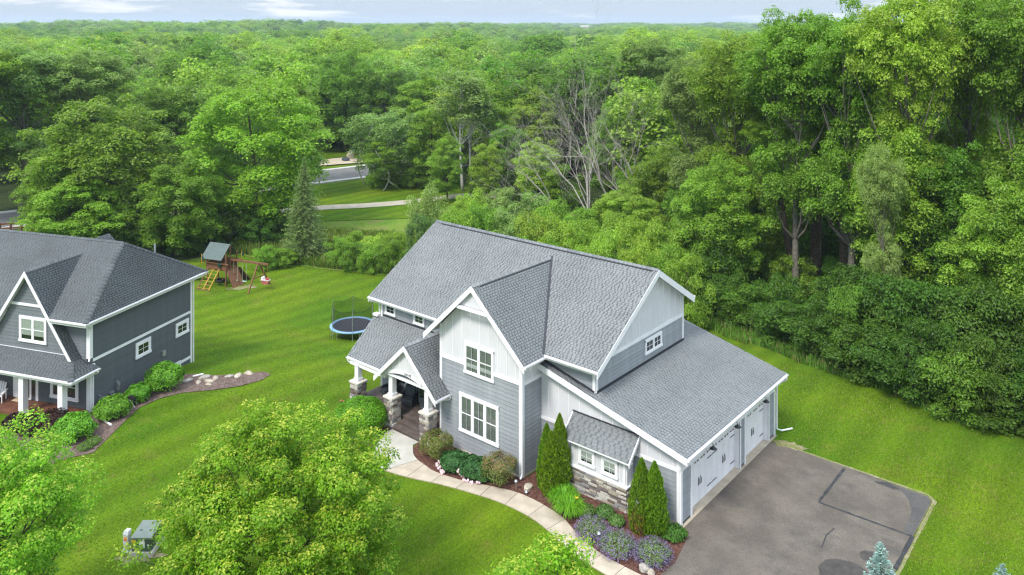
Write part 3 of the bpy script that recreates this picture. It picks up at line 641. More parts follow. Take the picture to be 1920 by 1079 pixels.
def garage_door(y0, y1, npair, cols, lab):
    d = MB().box(7.30, 7.33, y0, y1, .035, 2.28).build('garage_door', WHITE, H); d['label'] = lab
    rows = 4; rh = 2.245 / rows; cw = (y1 - y0) / cols
    for r in range(rows):
        for c in range(cols):
            a, b_ = y0 + c * cw, y0 + (c + 1) * cw; z0, z1 = .035 + r * rh, .035 + (r + 1) * rh
            MB().box(7.33, 7.35, a + .006, b_ - .006, z0 + .006, z1 - .006).build('door_panel', WHITE, d)
            mb = MB()
            if r < 3:
                for (p, q_) in ((a + .05, a + .11), (b_ - .11, b_ - .05)): mb.box(7.35, 7.36, p, q_, z0 + .012, z1 - .012)
            if mb.v: mb.build('door_batten', WHITE, d)
    sp = (y1 - y0) / npair
    for k in range(npair):
        c = y0 + sp * (k + .5)
        for s in (-1, 1):
            MB().box(7.35, 7.356, c + s * .125 - .09, c + s * .125 + .09, 1.92, 2.12).build('window_pane', GLASSD, d)
            mb = MB(); mb.box(7.35, 7.364, c + s * .125 - .11, c + s * .125 - .09, 1.90, 2.14); mb.box(7.35, 7.364, c + s * .125 + .09, c + s * .125 + .11, 1.90, 2.14)
            mb.box(7.35, 7.364, c + s * .125 - .09, c + s * .125 + .09, 1.90, 1.92); mb.box(7.35, 7.364, c + s * .125 - .09, c + s * .125 + .09, 2.12, 2.14); mb.build('pane_frame', WHITE, d)
    leaves = 2 if y1 - y0 > 4 else 1; lw = (y1 - y0) / leaves
    for k in range(leaves):
        m = y0 + lw * (k + .5)
        for s in (-1, 1):
            mb = MB(); mb.tube([(7.37, m + s * .10, .82), (7.40, m + s * .10, .88), (7.40, m + s * .10, 1.06), (7.37, m + s * .10, 1.12)], .014, 5)
            mb.box(7.35, 7.365, m + s * .1 - .02, m + s * .1 + .02, .78, 1.16); mb.build('handle', DARKM, d)
        for z in (.38, 1.66):
            for (a, b_) in ((y0 + lw * k + .03, y0 + lw * k + .48), (y0 + lw * (k + 1) - .48, y0 + lw * (k + 1) - .03)):
                mb = MB(); mb.box(7.351, 7.366, a, b_, z - .02, z + .02); mb.build('hinge_strap', DARKM, d)
garage_door(2.56, 7.47, 8, 8, 'double-width white carriage garage door'); garage_door(8.15, 10.95, 4, 4, 'single white carriage garage door')
for y in (3.85, 6.41, 9.77):                              # gooseneck lights
    lp = MB().tube([(7.63, y, 2.55), (7.72, y, 2.78), (7.86, y, 2.86), (7.98, y, 2.80), (8.0, y, 2.70)], .016, 6).build('barn_light', DARKM, H)
    MB().tube([(7.62, y, 2.55), (7.66, y, 2.55)], .06, 10).build('wall_plate', DARKM, lp)
    MB().lathe((8.0, y, 2.70), [(.03, .03), (.05, 0), (.10, -.04), (.17, -.09), (.165, -.095), (.09, -.05), (.02, -.02)], 14).build('lamp_shade', DARKM, lp)
# --- roofs
xl, xr = -12.5, 3.63
fr_n = (0, -m1, 1)
rm = roof_plane(H, [(xl, 1.06, 5.77), (xr, 1.06, 5.77), (xr, 6.67, 9.17), (xl, 6.67, 9.17)], SHING, 1, .135)
rb = roof_plane(H, [(xr, 6.67, 9.17), (xr, 10.49, 6.858), (xl, 10.49, 6.858), (xl, 6.67, 9.17)], SHING, 2, .135)
ridge_caps(rm, (xl, 6.67, 9.17), (xr, 6.67, 9.17), SHING, 3, n1=(0, -m1, 1), n2=(0, m1, 1))
MB().beam((xl + .6, 6.48, 9.095), (xr - .3, 6.48, 9.095), .05, .05, (0, -m1, 1)).build('ridge_vent_and_shade', FLASH, rm)
ax, az = -2.79, 8.80
rr = roof_plane(H, [(ax, -.58, az), (.57, -.58, 5.70), (.57, .945, 5.70), (ax, 6.06, az)], SHING, 4, .135)
rl = roof_plane(H, [(ax, -.58, az), (ax, 6.06, az), (-6.15, .945, 5.70), (-6.15, -.58, 5.70)], SHING, 5, .135)
ridge_caps(rr, (ax, -.58, az), (ax, 6.0, az), SHING, 6, n1=(.92, 0, 1), n2=(-.92, 0, 1))
MB().beam((.50, 1.02, 5.80), (ax, 6.02, 8.84), .11, .03, (0, 0, 1)).build('valley_flashing', FLASH, rr)
MB().beam((ax + .17, -.1, 8.68), (ax + .17, 5.9, 8.68), .03, .03).build('ridge_vent_and_shade', FLASH, rr)  # dark strip laid in for the shading line along the bay's ridge cap
rg = roof_plane(H, [(8.108, 1.146, 3.284), (8.108, 12.2, 3.284), (3.19, 12.2, zr(3.19)), (3.19, 1.146, zr(3.19))], SHING, 7, .135)
roof_plane(H, [(3.19, 1.146, zr(3.19)), (3.19, 1.54, zr(3.19)), (0.02, 1.54, zr(.02)), (0.02, 1.146, zr(0.02))], SHING, 8, .135)
roof_plane(H, [(3.19, 10.04, zr(3.19)), (3.19, 12.2, zr(3.19)), (0.6, 12.2, zr(.6)), (0.6, 10.04, zr(0.6))], SHING, 9, .135)
MB().box(.6, 7.6, 11.69, 11.84, -1.5, 3.3).build('wall', SIDING, H); MB().prism([(.6, 10.04, -1.5), (.6, 11.8, -1.5), (.6, 11.8, 4.9), (.6, 10.04, 4.9)], (.15, 0, 0)).build('wall', SIDING, H)
pm = (4.63 - 2.80) / (1.54 + .58)
rp = roof_plane(H, [(-12.4, -.58, 2.80), (-9.34, -.58, 2.80), (-7.39, 1.54, 4.63), (-12.4, 1.54, 4.63)], SHING, 10, .135)
pa = roof_plane(H, [(-7.13, -1.1, 4.87), (-5.51, -1.1, 3.37), (-5.51, 1.50, 3.37), (-7.13, 1.50, 4.87)], SHING, 11, .135)
roof_plane(H, [(-5.51, -1.1, 3.37), (-4.78, -1.1, 2.69), (-4.78, -.03, 2.69), (-5.51, -.03, 3.37)], SHING, 12, .135)
roof_plane(H, [(-7.13, -1.1, 4.87), (-7.13, 1.5, 4.87), (-7.39, 1.5, 4.63), (-9.48, -.71, 2.69), (-9.48, -1.1, 2.69)], SHING, 13, .135)
ridge_caps(pa, (-7.13, -1.1, 4.87), (-7.13, 1.5, 4.87), SHING, 14, n1=(.93, 0, 1), n2=(-.93, 0, 1))
rk_ = roof_plane(H, [(1.95, .57, 2.42), (5.62, .57, 2.42), (5.62, 1.50, 3.34), (1.95, 1.50, 3.34)], SHING, 15, .15, (.17, .26), .08, single=True)
rk_['label'] = 'small pent roof over the stone-based garage bump-out'
MB().beam((1.93, 1.47, 3.36), (5.64, 1.47, 3.36), .08, .03).build('flashing', FLASH, rk_)
# --- rakes, fascias, gutters
def fascia(p0, p1, h=.2, w=.035, name='fascia', parent=H): return MB().beam(p0, p1, w, h).build(name, WHITE, parent)
def rake(p0, p1, n=(0, -1, 0), h=.22, drop=.10):
    n = np.array(n, float); p0 = np.array(p0, float) + n * .02; p1 = np.array(p1, float) + n * .02; q = np.array((0, 0, drop))
    return MB().prism([p0 - q + (0, 0, .09), p1 - q + (0, 0, .09), p1 - q - (0, 0, h), p0 - q - (0, 0, h)], -n * .045).build('rake_board', WHITE, H)
rake((ax, -.58, az), (.60, -.58, 5.67)); rake((ax, -.58, az), (-6.18, -.58, 5.67))
rake((xr, 1.03, 5.75), (xr, 6.67, 9.17), (1, 0, 0)); rake((xr, 6.67, 9.17), (xr, 10.52, 6.84), (1, 0, 0), .26)
rake((xl, 1.03, 5.75), (xl, 6.67, 9.17), (-1, 0, 0)); rake((xl, 6.67, 9.17), (xl, 10.52, 6.84), (-1, 0, 0))
rake((8.14, 1.146, 3.276), (0.0, 1.146, zr(0)), (0, -1, 0), .2); rake((8.14, 12.2, 3.276), (0.6, 12.2, zr(.6)), (0, 1, 0), .2)
rake((-7.13, -1.1, 4.87), (-4.75, -1.1, 2.665), h=.20); rake((-7.13, -1.1, 4.87), (-9.51, -1.1, 2.665), h=.20)
rake((-12.4, -.60, 2.78), (-12.4, 1.5, 4.6), (-1, 0, 0), .16)
rake((5.62, .55, 2.40), (5.62, 1.5, 3.34), (1, 0, 0), .09, .06); rake((1.95, .55, 2.40), (1.95, 1.5, 3.34), (-1, 0, 0), .09, .06)
def gutter(p0, p1, outn, name='gutter'):
    p0 = np.array(p0, float); p1 = np.array(p1, float); n = np.array(outn, float); d = p1 - p0
    prof = [(0, -.01), (0, -.12), (.07, -.12), (.11, -.07), (.12, 0), (.105, 0), (.095, -.06), (.06, -.10), (.012, -.10), (.012, -.01)]
    vs = [p0 + n * a + np.array((0, 0, z)) for a, z in prof] + [p1 + n * a + np.array((0, 0, z)) for a, z in prof]; k = len(prof)
    return MB().add(vs, [(i, (i + 1) % k, k + (i + 1) % k, k + i) for i in range(k)] + [tuple(range(k)), tuple(range(k, 2 * k))[::-1]]).build(name, WHITE, H)
gutter((xl, 1.05, 5.75), (-6.2, 1.05, 5.75), (0, -1, 0)); gutter((.62, 1.05, 5.75), (xr - .02, 1.05, 5.75), (0, -1, 0)); gutter((8.115, 1.16, 3.26), (8.115, 12.2, 3.26), (1, 0, 0))
gutter((.575, -.56, 5.68), (.575, .93, 5.68), (1, 0, 0)); gutter((-12.4, -.59, 2.78), (-9.5, -.59, 2.78), (0, -1, 0)); gutter((-4.77, -1.08, 2.67), (-4.77, -.03, 2.67), (1, 0, 0)); gutter((xl, 10.5, 6.83), (xr, 10.5, 6.83), (0, 1, 0))
fascia((8.10, 1.16, 3.12), (8.10, 12.2, 3.12), .18); fascia((xl, 1.08, 5.62), (xr, 1.08, 5.62), .16); fascia((-12.4, -.56, 2.64), (-9.2, -.56, 2.64), .16); fascia((.555, -.56, 5.57), (.555, .93, 5.57), .16); fascia((-4.795, -1.08, 2.56), (-4.795, -.04, 2.56), .16)
def spout(pts, r=.045, parent=H): return MB().tube(pts, r, 6).build('downspout', WHITE, parent)
spout([(.62, -.1, 5.6), (.60, -.1, 5.42), (.15, -.1, 5.2), (.08, -.1, 5.1), (.08, -.09, .25), (.1, -.25, .12)])
spout([(8.2, 11.95, 3.15), (8.15, 12.0, 3.0), (7.72, 11.98, 2.7), (7.68, 11.95, 2.5), (7.68, 11.95, .3), (7.8, 12.3, .12), (8.1, 13.0, .06)])
spout([(-4.68, -.1, 2.55), (-4.75, -.08, 2.4), (-5.35, -.07, 2.2), (-5.4, -.07, 2.0), (-5.4, -.07, .3)])
spout([(-12.3, -.66, 2.66), (-12.25, -.6, 2.5), (-12.0, -.3, 2.35)]); spout([(-12.4, 1.0, 5.62), (-12.3, 1.1, 5.5), (-12.02, 1.45, 5.4), (-12.0, 1.47, 4.8)])
# gable peak collar and infill of the bay
MB().beam((-3.88, -.50, 7.55), (-1.70, -.50, 7.55), .10, .16).build('collar_beam', WHITE, H)
MB().prism([(-3.80, -.40, 7.63), (-1.78, -.40, 7.63), (ax, -.40, 8.58)], (0, .03, 0)).build('gable_infill', WHITEP, H)
# --- bump-out with stone base
bo = Wall((0, .9, 0), (1, 0, 0), (0, -1, 0), H); bs = Wall((5.25, 0, 0), (0, 1, 0), (1, 0, 0), H); bl = Wall((2.27, 0, 0), (0, 1, 0), (-1, 0, 0), H)
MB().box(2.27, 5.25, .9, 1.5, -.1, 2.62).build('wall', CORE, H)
wbo = bo.core([(2.3, 1.2), (5.2, 1.2), (5.2, 2.5), (2.3, 2.5)], t=.05)
bo.panels(wbo, [(2.28, 1.16), (5.24, 1.16), (5.24, 2.5), (2.28, 2.5)], [2.6, 3.05, 3.55, 4.05, 4.5, 4.95]); bs.panels(wbo, [(.9, 1.16), (1.49, 1.16), (1.49, 3.1), (.9, 2.55)], [1.2])
bo.bar(2.34, 1.16, 2.34, 2.5, .13, .045, 'corner_board'); bo.bar(5.18, 1.16, 5.18, 2.5, .13, .045, 'corner_board'); bs.bar(.965, 1.16, .965, 2.55, .12, .045, 'corner_board')
bo.window(2.70, 3.61, 1.40, 2.15, 1, (2, 2), .12, 'blind', False, 'four-pane window of the bump-out next to the tall evergreens', base=.02); bo.window(3.97, 4.85, 1.36, 2.12, 1, (2, 2), .12, 'blind', False, 'four-pane window at the garage end of the bump-out', base=.02)
MB().box(2.16, 5.36, .80, 1.5, 1.09, 1.16).build('stone_ledge', WHITE, H)
MB().prism([(1.97, .60, 2.34), (5.6, .60, 2.34), (5.6, .92, 2.34), (1.97, .92, 2.34)], (0, 0, -.03)).build('soffit', WHITE, H)
SM = []
for i, sm in enumerate(STONES):                            # shared unit stones: slightly chamfered block
    bm = bmesh.new(); bmesh.ops.create_cube(bm, size=1); bmesh.ops.bevel(bm, geom=bm.edges[:], offset=.06, segments=1, affect='EDGES'); me = bpy.data.meshes.new('stone'); bm.to_mesh(me); bm.free(); me.materials.append(sm); SM.append(me)
srng = random.Random(11)
def veneer(parent, o, u, n, wd, ht, hs=(.07, .14), ls=(.22, .6), z0=0, wts=(3, 3, 3, 3, 2, 2)):
    o = np.array(o, float); u = np.array(u, float); n = np.array(n, float); z = z0; ang = math.atan2(u[1], u[0])
    while z < ht - .03:
        h = min(srng.uniform(*hs), ht - z)
        if ht - z - h < .05: h = ht - z
        x = 0
        while x < wd - .02:
            l = srng.uniform(*ls)
            if wd - x - l < .12: l = wd - x
            s = link(bpy.data.objects.new('stone', srng.choices(SM, wts)[0]), parent); d = srng.uniform(.05, .11)
            s.location = o + u * (x + l / 2) + n * (d / 2 - .03) + np.array((0, 0, z + h / 2)); s.rotation_euler = (0, 0, ang + srng.uniform(-.02, .02)); s.scale = (l - .012, d, h - .010)
            x += l
        z += h
sb = MB().box(2.22, 5.30, .85, 1.49, -.1, 1.09).build('stone_base', CONC, H)
veneer(sb, (2.20, .86, 0), (1, 0, 0), (0, -1, 0), 3.12, 1.09, (.07, .12), (.25, .65)); veneer(sb, (5.29, .86, 0), (0, 1, 0), (1, 0, 0), .63, 1.09, (.07, .12), (.2, .45)); veneer(sb, (2.23, .86, 0), (0, 1, 0), (-1, 0, 0), .63, 1.09, (.1, .16), (.25, .45))
# --- porch
porch = MB().box(-11.94, -8.35, -.78, 1.54, -.1, .47).box(-8.35, -6.15, -.1, 1.54, -.1, .47).box(-6.15, -5.51, -.78, 1.54, -.1, .47).build('porch_deck', DECK, H)
y = -.8; k = 0
while y < 1.52:
    segs_ = [(-11.97, -8.35), (-6.15, -5.52)] if y < -.12 else [(-11.97, -5.52)]
    for a, b_ in segs_: MB().box(a, b_, y, min(y + .135, 1.52), .47, .5).build('deck_plank', DECK, porch)
    y += .142
for i, (ya, yb, z) in enumerate(((-.84, -.44, .17), (-.46, -.10, .34))):
    MB().box(-8.30, -6.18, ya + .02, yb + .03, 0, z - .03).build('step_riser', DECK, porch)
    for j in range(3):
        a = ya + j * (yb - ya) / 3; MB().box(-8.31, -6.17, a, a + (yb - ya) / 3 - .008, z - .03, z).build('step_board', DECK, porch)
for (px0, pz0, lab) in ((-11.80, 0, 'stone pier at the far end of the porch'), (-8.93, 0, 'stone pier on the left of the porch steps'), (-6.16, 0, 'stone pier on the right of the porch steps')):
    p = MB().box(px0 + .03, px0 + .60, -.82, -.25, -.1, 1.56).build('porch_pier', CONC, H); p['label'] = lab
    veneer(p, (px0, -.83, 0), (1, 0, 0), (0, -1, 0), .63, 1.56, (.10, .19), (.2, .5)); veneer(p, (px0 + .61, -.85, 0), (0, 1, 0), (1, 0, 0), .62, 1.56, (.10, .19), (.2, .5))
    if px0 > -9 and px0 < -8: veneer(p, (px0 + .02, -.85, 0), (0, 1, 0), (-1, 0, 0), .62, 1.56, (.16, .24), (.3, .5))
    MB().box(px0 - .06, px0 + .69, -.91, -.16, 1.56, 1.65).build('pier_cap', CAP, p)
    c = MB().box(px0 + .165, px0 + .465, -.685, -.385, 1.65, 2.84 if px0 > -10 else 2.6).build('column', WHITE, H)
    MB().box(px0 + .13, px0 + .50, -.72, -.35, 1.65, 1.80).build('column_base', WHITE, c); MB().box(px0 + .13, px0 + .50, -.72, -.35, 2.74 if px0 > -10 else 2.5, 2.83 if px0 > -10 else 2.59).build('column_capital', WHITE, c)
MB().box(-12.1, -9.1, -.65, -.42, 2.46, 2.68).build('porch_beam', WHITE, H); MB().prism([(-12.1, -.5, 2.45), (-12.1, 1.5, 2.45), (-12.1, 1.5, 4.4), (-12.1, -.5, 2.68)], (.15, 0, 0)).build('porch_end_panel', WHITEP, H)
# arched gable face
fx = lambda x: 4.87 - .928 * abs(x + 7.13) - .2
arc = [(-8.55 + 2.55 * i / 16, 2.98 + .22 * math.sin(math.pi * i / 16)) for i in range(17)]
face = [(-9.1, 2.84), (-8.75, 2.84)] + arc + [(-5.75, 2.84), (-5.2, 2.84), (-5.2, fx(-5.2))] + [(-7.13, fx(-7.13))] + [(-9.1, fx(-9.1))]
ga = MB().prism([(x, -.87, z) for x, z in face], (0, .04, 0)).build('arch_gable', WHITEP, H)
ar = Wall((0, -.87, 0), (1, 0, 0), (0, -1, 0), H)
for a, b_ in zip(arc, arc[1:]): ar.bar(a[0], a[1] + .09, b_[0] + .005, b_[1] + .09, .18, .03, 'arch_trim', parent=ga)
for c in (-8.2, -7.66, -7.13, -6.6, -6.06):
    z0 = 3.34; 
    if fx(c) > z0 + .1: ar.bar(c, z0, c, fx(c), .03, .02, 'batten', parent=ga)
fc = bpy.data.curves.new('house_number', 'FONT'); fc.body = '26190'; fc.size = .19; fc.extrude = .008; fc.space_character = 1.12
_t = bpy.data.objects.new('number_text', fc); col.objects.link(_t); bpy.context.view_layer.update(); _m = bpy.data.meshes.new_from_object(_t); bpy.data.objects.remove(_t); _m.name = 'house_number'; fo = link(bpy.data.objects.new('house_number', _m), H); fo.location = (-7.28, -.907, 3.235); fo.rotation_euler = (R(90), 0, 0); _m.materials.append(DARKM)
MB().box(-9.1, -5.55, -.83, -.5, 2.84, 2.96).build('porch_beam', WHITE, H); MB().prism([(-9.1, -.8, 2.97), (-5.52, -.8, 2.97), (-5.52, 1.5, 2.97), (-9.1, 1.5, 2.97)], (0, 0, -.02)).build('porch_ceiling', WHITEP, H)
mf.window(-10.6, -8.85, 1.08, 2.45, 2, (3, 1), .12, None, True, 'dark porch window behind the armchairs', base=.02)
dr = mf.rect(MB(), -6.85, -5.95, .5, 2.55, .0, .05).build('front_door', DOORD, H); mf.rect(MB(), -6.95, -6.85, .5, 2.65, 0, .06).build('door_trim', WHITE, dr); mf.rect(MB(), -5.95, -5.85, .5, 2.65, 0, .06).build('door_trim', WHITE, dr)
mf.rect(MB(), -6.65, -6.15, 1.5, 2.3, .05, .055).build('pane', GLASSD, dr)
# shadow-free extras on walls
MB().box(-12.42, -12.0, 1.3, 1.6, 4.6, 4.72).build('flashing_cap', WHITE, H)

# ================================================================== THE SLATE HOUSE
ROT2 = R(22.248); O2 = (-22.72, -10.47, 0)
H2 = tag(empty('house', O2, ROT2), 'dark slate-grey house at the left edge with charcoal roof and brown porch', 'house')
def l2w(x, y): return (O2[0] + x * math.cos(ROT2) - y * math.sin(ROT2), O2[1] + x * math.sin(ROT2) + y * math.cos(ROT2))
rw = Wall((0, 0, 0), (0, 1, 0), (1, 0, 0), H2)
w1 = rw.core([(0, -.3), (8.41, -1.6), (8.41, 5.2), (0, 5.2)])
rw.boards(w1, [(0, .0), (6.7, .0), (6.7, 5.06), (0, 5.06)], 0.0, .17, SIDING2)
rw.boards(w1, [(6.7, .0), (8.4, .0), (8.4, 5.06), (6.7, 5.06)], 0.0, .17, SIDING2); rw.boards(w1, [(7.0, -1.19), (8.4, -1.19), (8.4, 0), (7.0, 0)], -1.19, .17, SIDING2)
mb = MB(); rw.rect(mb, 0, 7.0, -.5, -.01, 0, .012); rw.rect(mb, 7.0, 8.4, -1.9, -1.2, 0, .012); mb.build('foundation', FOUND, H2)
rw.bar(0.2, 2.84, 8.4, 2.84, .16, .045); rw.bar(6.9, -.12, 8.4, -.12, .17, .045); rw.bar(8.33, -1.7, 8.33, 5.06, .14, .05, 'corner_board'); rw.bar(.09, 3.0, .09, 5.06, .18, .05, 'corner_board'); rw.bar(.09, -.1, .09, 2.3, .18, .05, 'corner_board')
rw.window(3.42, 4.66, 1.62, 2.54, 1, (2, 2), .17, None, False, 'nearer four-pane window of the side wall', base=.02); rw.window(6.86, 8.07, 1.64, 2.5, 1, (2, 2), .17, None, False, 'farther four-pane window of the side wall', base=.02); rw.window(5.9, 7.3, -.62, .02, 1, (2, 1), .13, None, False, 'low basement window half behind a bush', base=.03)
fw2 = Wall((0, 0, 0), (1, 0, 0), (0, -1, 0), H2)
w2 = fw2.core([(-9, -.3), (0, -.3), (0, 5.2), (-9, 5.2)])
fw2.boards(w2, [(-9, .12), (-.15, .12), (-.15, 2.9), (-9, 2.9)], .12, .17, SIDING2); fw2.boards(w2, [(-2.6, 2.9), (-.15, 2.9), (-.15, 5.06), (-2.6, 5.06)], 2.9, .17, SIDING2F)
fw2.bar(-.09, 3.0, -.09, 5.06, .18, .05, 'corner_board'); fw2.bar(-.09, 0, -.09, 2.4, .18, .05, 'corner_board')
fw2.window(-2.77, -.76, .5, 2.0, 2, (1, 1), .17, None, True, 'porch window behind the corner post', base=.02)
dr = fw2.rect(MB(), -5.15, -4.32, .2, 2.2, 0, .05).build('front_door', DOORD, H2)
for a, b_ in ((-5.55, -5.15), (-4.32, -4.18), (-3.86, -3.67)): fw2.rect(MB(), a, b_, .12, 2.3, 0, .055).build('door_trim', WHITE, dr)
fw2.rect(MB(), -5.15, -4.18, .12, .2, 0, .07).build('threshold', WHITE, dr); fw2.rect(MB(), -4.18, -3.86, .3, 2.2, 0, .03).build('sidelight', GLASSD, dr)
MB().box(-9, 0, 8.26, 8.41, -2.6, 5.2).build('wall', SIDING2, H2)
gw = Wall((0, -.35, 0), (1, 0, 0), (0, -1, 0), H2)
gz = lambda x: 7.74 - 1.38 * abs(x + 3.97) - .22
w3 = gw.core([(-7.2, 3.0), (-.72, 3.0), (-3.97, gz(-3.97))])
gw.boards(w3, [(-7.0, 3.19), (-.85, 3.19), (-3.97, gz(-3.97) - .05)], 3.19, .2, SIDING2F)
gw.bar(-5.35, 5.72, -2.6, 5.72, .15, .05); gw.bar(-6.9, 3.16, -.85, 3.16, .08, .05); gw.window(-4.68, -2.67, 3.62, 5.06, 2, (1, 1), .14, 'blind', True, 'double window in the steep front gable', base=.025)
def r2(poly, s, **k): return roof_plane(H2, poly, SHING2, s, .14, **k)
RX, RY, RZ = -1.8, 4.35, 8.27
rA = r2([(-2.17, -.7, 5.25), (.42, -.7, 5.25), (RX, RY, RZ), (-3.97, RY, RZ), (-3.97, 3.46, 7.74)], 21)
r2([(-14, -.7, 5.25), (-5.77, -.7, 5.25), (-3.97, 3.46, 7.74), (-3.97, RY, RZ), (-14, RY, RZ)], 22); r2([(.42, -.7, 5.25), (.42, 9.4, 5.25), (RX, RY, RZ)], 23, u=(0, 1, 0)); r2([(-14, RY, RZ), (RX, RY, RZ), (.42, 9.4, 5.25), (-14, 9.4, 5.25)], 24)
rS = r2([(-3.97, -.7, 7.74), (-2.17, -.7, 5.25), (-3.97, 3.46, 7.74)], 25, u=(0, 1, 0)); r2([(-2.17, -.7, 5.25), (-.3, -.7, 2.67), (-.3, 0, 2.67), (-2.17, 0, 5.25)], 26, u=(0, 1, 0), slab=.2)
r2([(-3.97, -.7, 7.74), (-3.97, 3.46, 7.74), (-5.77, -.7, 5.25)], 27, u=(0, 1, 0)); r2([(-5.77, -.7, 5.25), (-5.77, 0, 5.25), (-7.64, 0, 2.67), (-7.64, -.7, 2.67)], 28, u=(0, 1, 0), slab=.2)
r2([(-9, -1.67, 2.45), (.4, -1.67, 2.45), (-1.27, -.02, 3.39), (-9, -.02, 3.39)], 29); r2([(.4, -1.67, 2.45), (.4, .3, 2.45), (.05, .3, 2.65), (.03, -.02, 2.66), (-1.27, -.02, 3.39)], 30, u=(0, 1, 0))
r2([(-5.6, 5.0, 7.8), (-5.6, 7.2, 7.8), (-4.1, 7.2, 6.5), (-4.1, 7.2, 6.55)], 31, u=(0, 1, 0)); r2([(-5.6, 5.0, 7.8), (-5.6, 7.2, 7.8), (-7.1, 7.2, 6.5), (-7.1, 7.2, 6.55)], 32, u=(0, 1, 0)); MB().prism([(-5.6, 7.1, 7.65), (-4.1, 7.1, 6.2), (-7.1, 7.1, 6.2)], (0, -.1, 0)).build('gable_wall', SIDING2, H2)
ridge_caps(rA, (-14, RY, RZ), (RX, RY, RZ), SHING2, 33, n1=(0, -.6, 1), n2=(0, .6, 1)); ridge_caps(rA, (.42, -.7, 5.25), (RX, RY, RZ), SHING2, 34, n1=(0, -.6, 1), n2=(1.35, 0, 1)); ridge_caps(rA, (.42, 9.4, 5.25), (RX, RY, RZ), SHING2, 35, n1=(0, .6, 1), n2=(1.35, 0, 1)); ridge_caps(rS, (-3.97, -.7, 7.74), (-3.97, 3.3, 7.74), SHING2, 36, n1=(1.38, 0, 1), n2=(-1.38, 0, 1)); ridge_caps(rS, (.4, -1.67, 2.46), (-1.0, -.3, 3.23), SHING2, 37, n1=(0, -.57, 1), n2=(.57, 0, 1))
_H = H; H = H2
rake((-3.97, -.7, 7.74), (-.27, -.7, 2.62)); rake((-3.97, -.7, 7.74), (-7.68, -.7, 2.62))
gutter((.42, -.8, 5.23), (.42, 9.42, 5.23), (1, 0, 0)); gutter((-2.1, -.71, 5.23), (.5, -.71, 5.23), (0, -1, 0)); gutter((-9, -1.68, 2.43), (.5, -1.68, 2.43), (0, -1, 0)); gutter((.4, -1.75, 2.43), (.4, .3, 2.43), (1, 0, 0))
fascia((.40, -.7, 5.08), (.40, 9.4, 5.08), .16, parent=H2); fascia((-2.1, -.69, 5.08), (.42, -.69, 5.08), .16, parent=H2); fascia((-9, -1.66, 2.29), (.4, -1.66, 2.29), .16, parent=H2); fascia((.38, -1.67, 2.29), (.38, 0, 2.29), .16, parent=H2)
MB().prism([(.0, -.7, 5.08), (.4, -.7, 5.08), (.4, 9.4, 5.08), (.0, 9.4, 5.08)], (0, 0, -.02)).build('soffit', WHITE, H2)
spout([(.48, -.55, 5.12), (.4, -.4, 4.95), (.12, -.12, 4.75), (.1, -.1, 4.6), (.1, -.1, 3.1), (.2, -.25, 2.95)], parent=H2)
spout([(.5, .1, 2.3), (.4, .1, 2.2), (.1, .15, 2.05), (.1, .15, .3), (.3, 0, .15)], parent=H2); spout([(.09, 8.48, 4.9), (.09, 8.48, -1.2)], parent=H2)
fl2 = MB().box(-9, -.02, -1.62, 0, -.1, .06).build('porch_floor', DECK2, H2)
for k in range(11): MB().box(-9, -.02, -1.62 + k * .148, -1.62 + k * .148 + .14, .06, .11).build('floor_plank', DECK2, fl2)
for x in (-3.25, -.47, -6.2):
    p = MB().box(x - .17, x + .17, -1.56, -1.22, .1, 2.36).build('porch_post', WHITE, H2); MB().box(x - .20, x + .20, -1.59, -1.19, .1, .24).build('post_base', WHITE, p)
# utilities fixed to the wall
u = MB().box(.02, .2, 1.78, 2.02, .45, .95).tube([(.1, 1.86, -.2), (.1, 1.86, 1.2)], .035, 6).tube([(.1, 1.95, -.2), (.1, 1.95, .5)], .025, 6).build('electric_meter', ALUM, H2)
MB().tube([(.2, 1.9, .82), (.27, 1.9, .82)], .09, 12).build('meter_dial', STEEL, u); MB().box(.02, .16, 1.34, 1.68, .22, .52).build('utility_box', ALUM, H2); MB().box(.02, .12, 5.62, 5.9, .93, 1.24).build('vent_hood', STEEL, H2); MB().tube([(-1.0, 6.2, 7.0), (-1.0, 6.2, 7.75)], .06, 8).build('vent_pipe', STEEL, H2)
g_ = MB().box(.05, .35, .55, .95, .05, .5).build('gas_meter', STEEL, H2); MB().tube([(.2, .6, .5), (.2, .6, .7), (.02, .6, .7)], .03, 6).build('gas_pipe', STEEL, g_)
H = _H

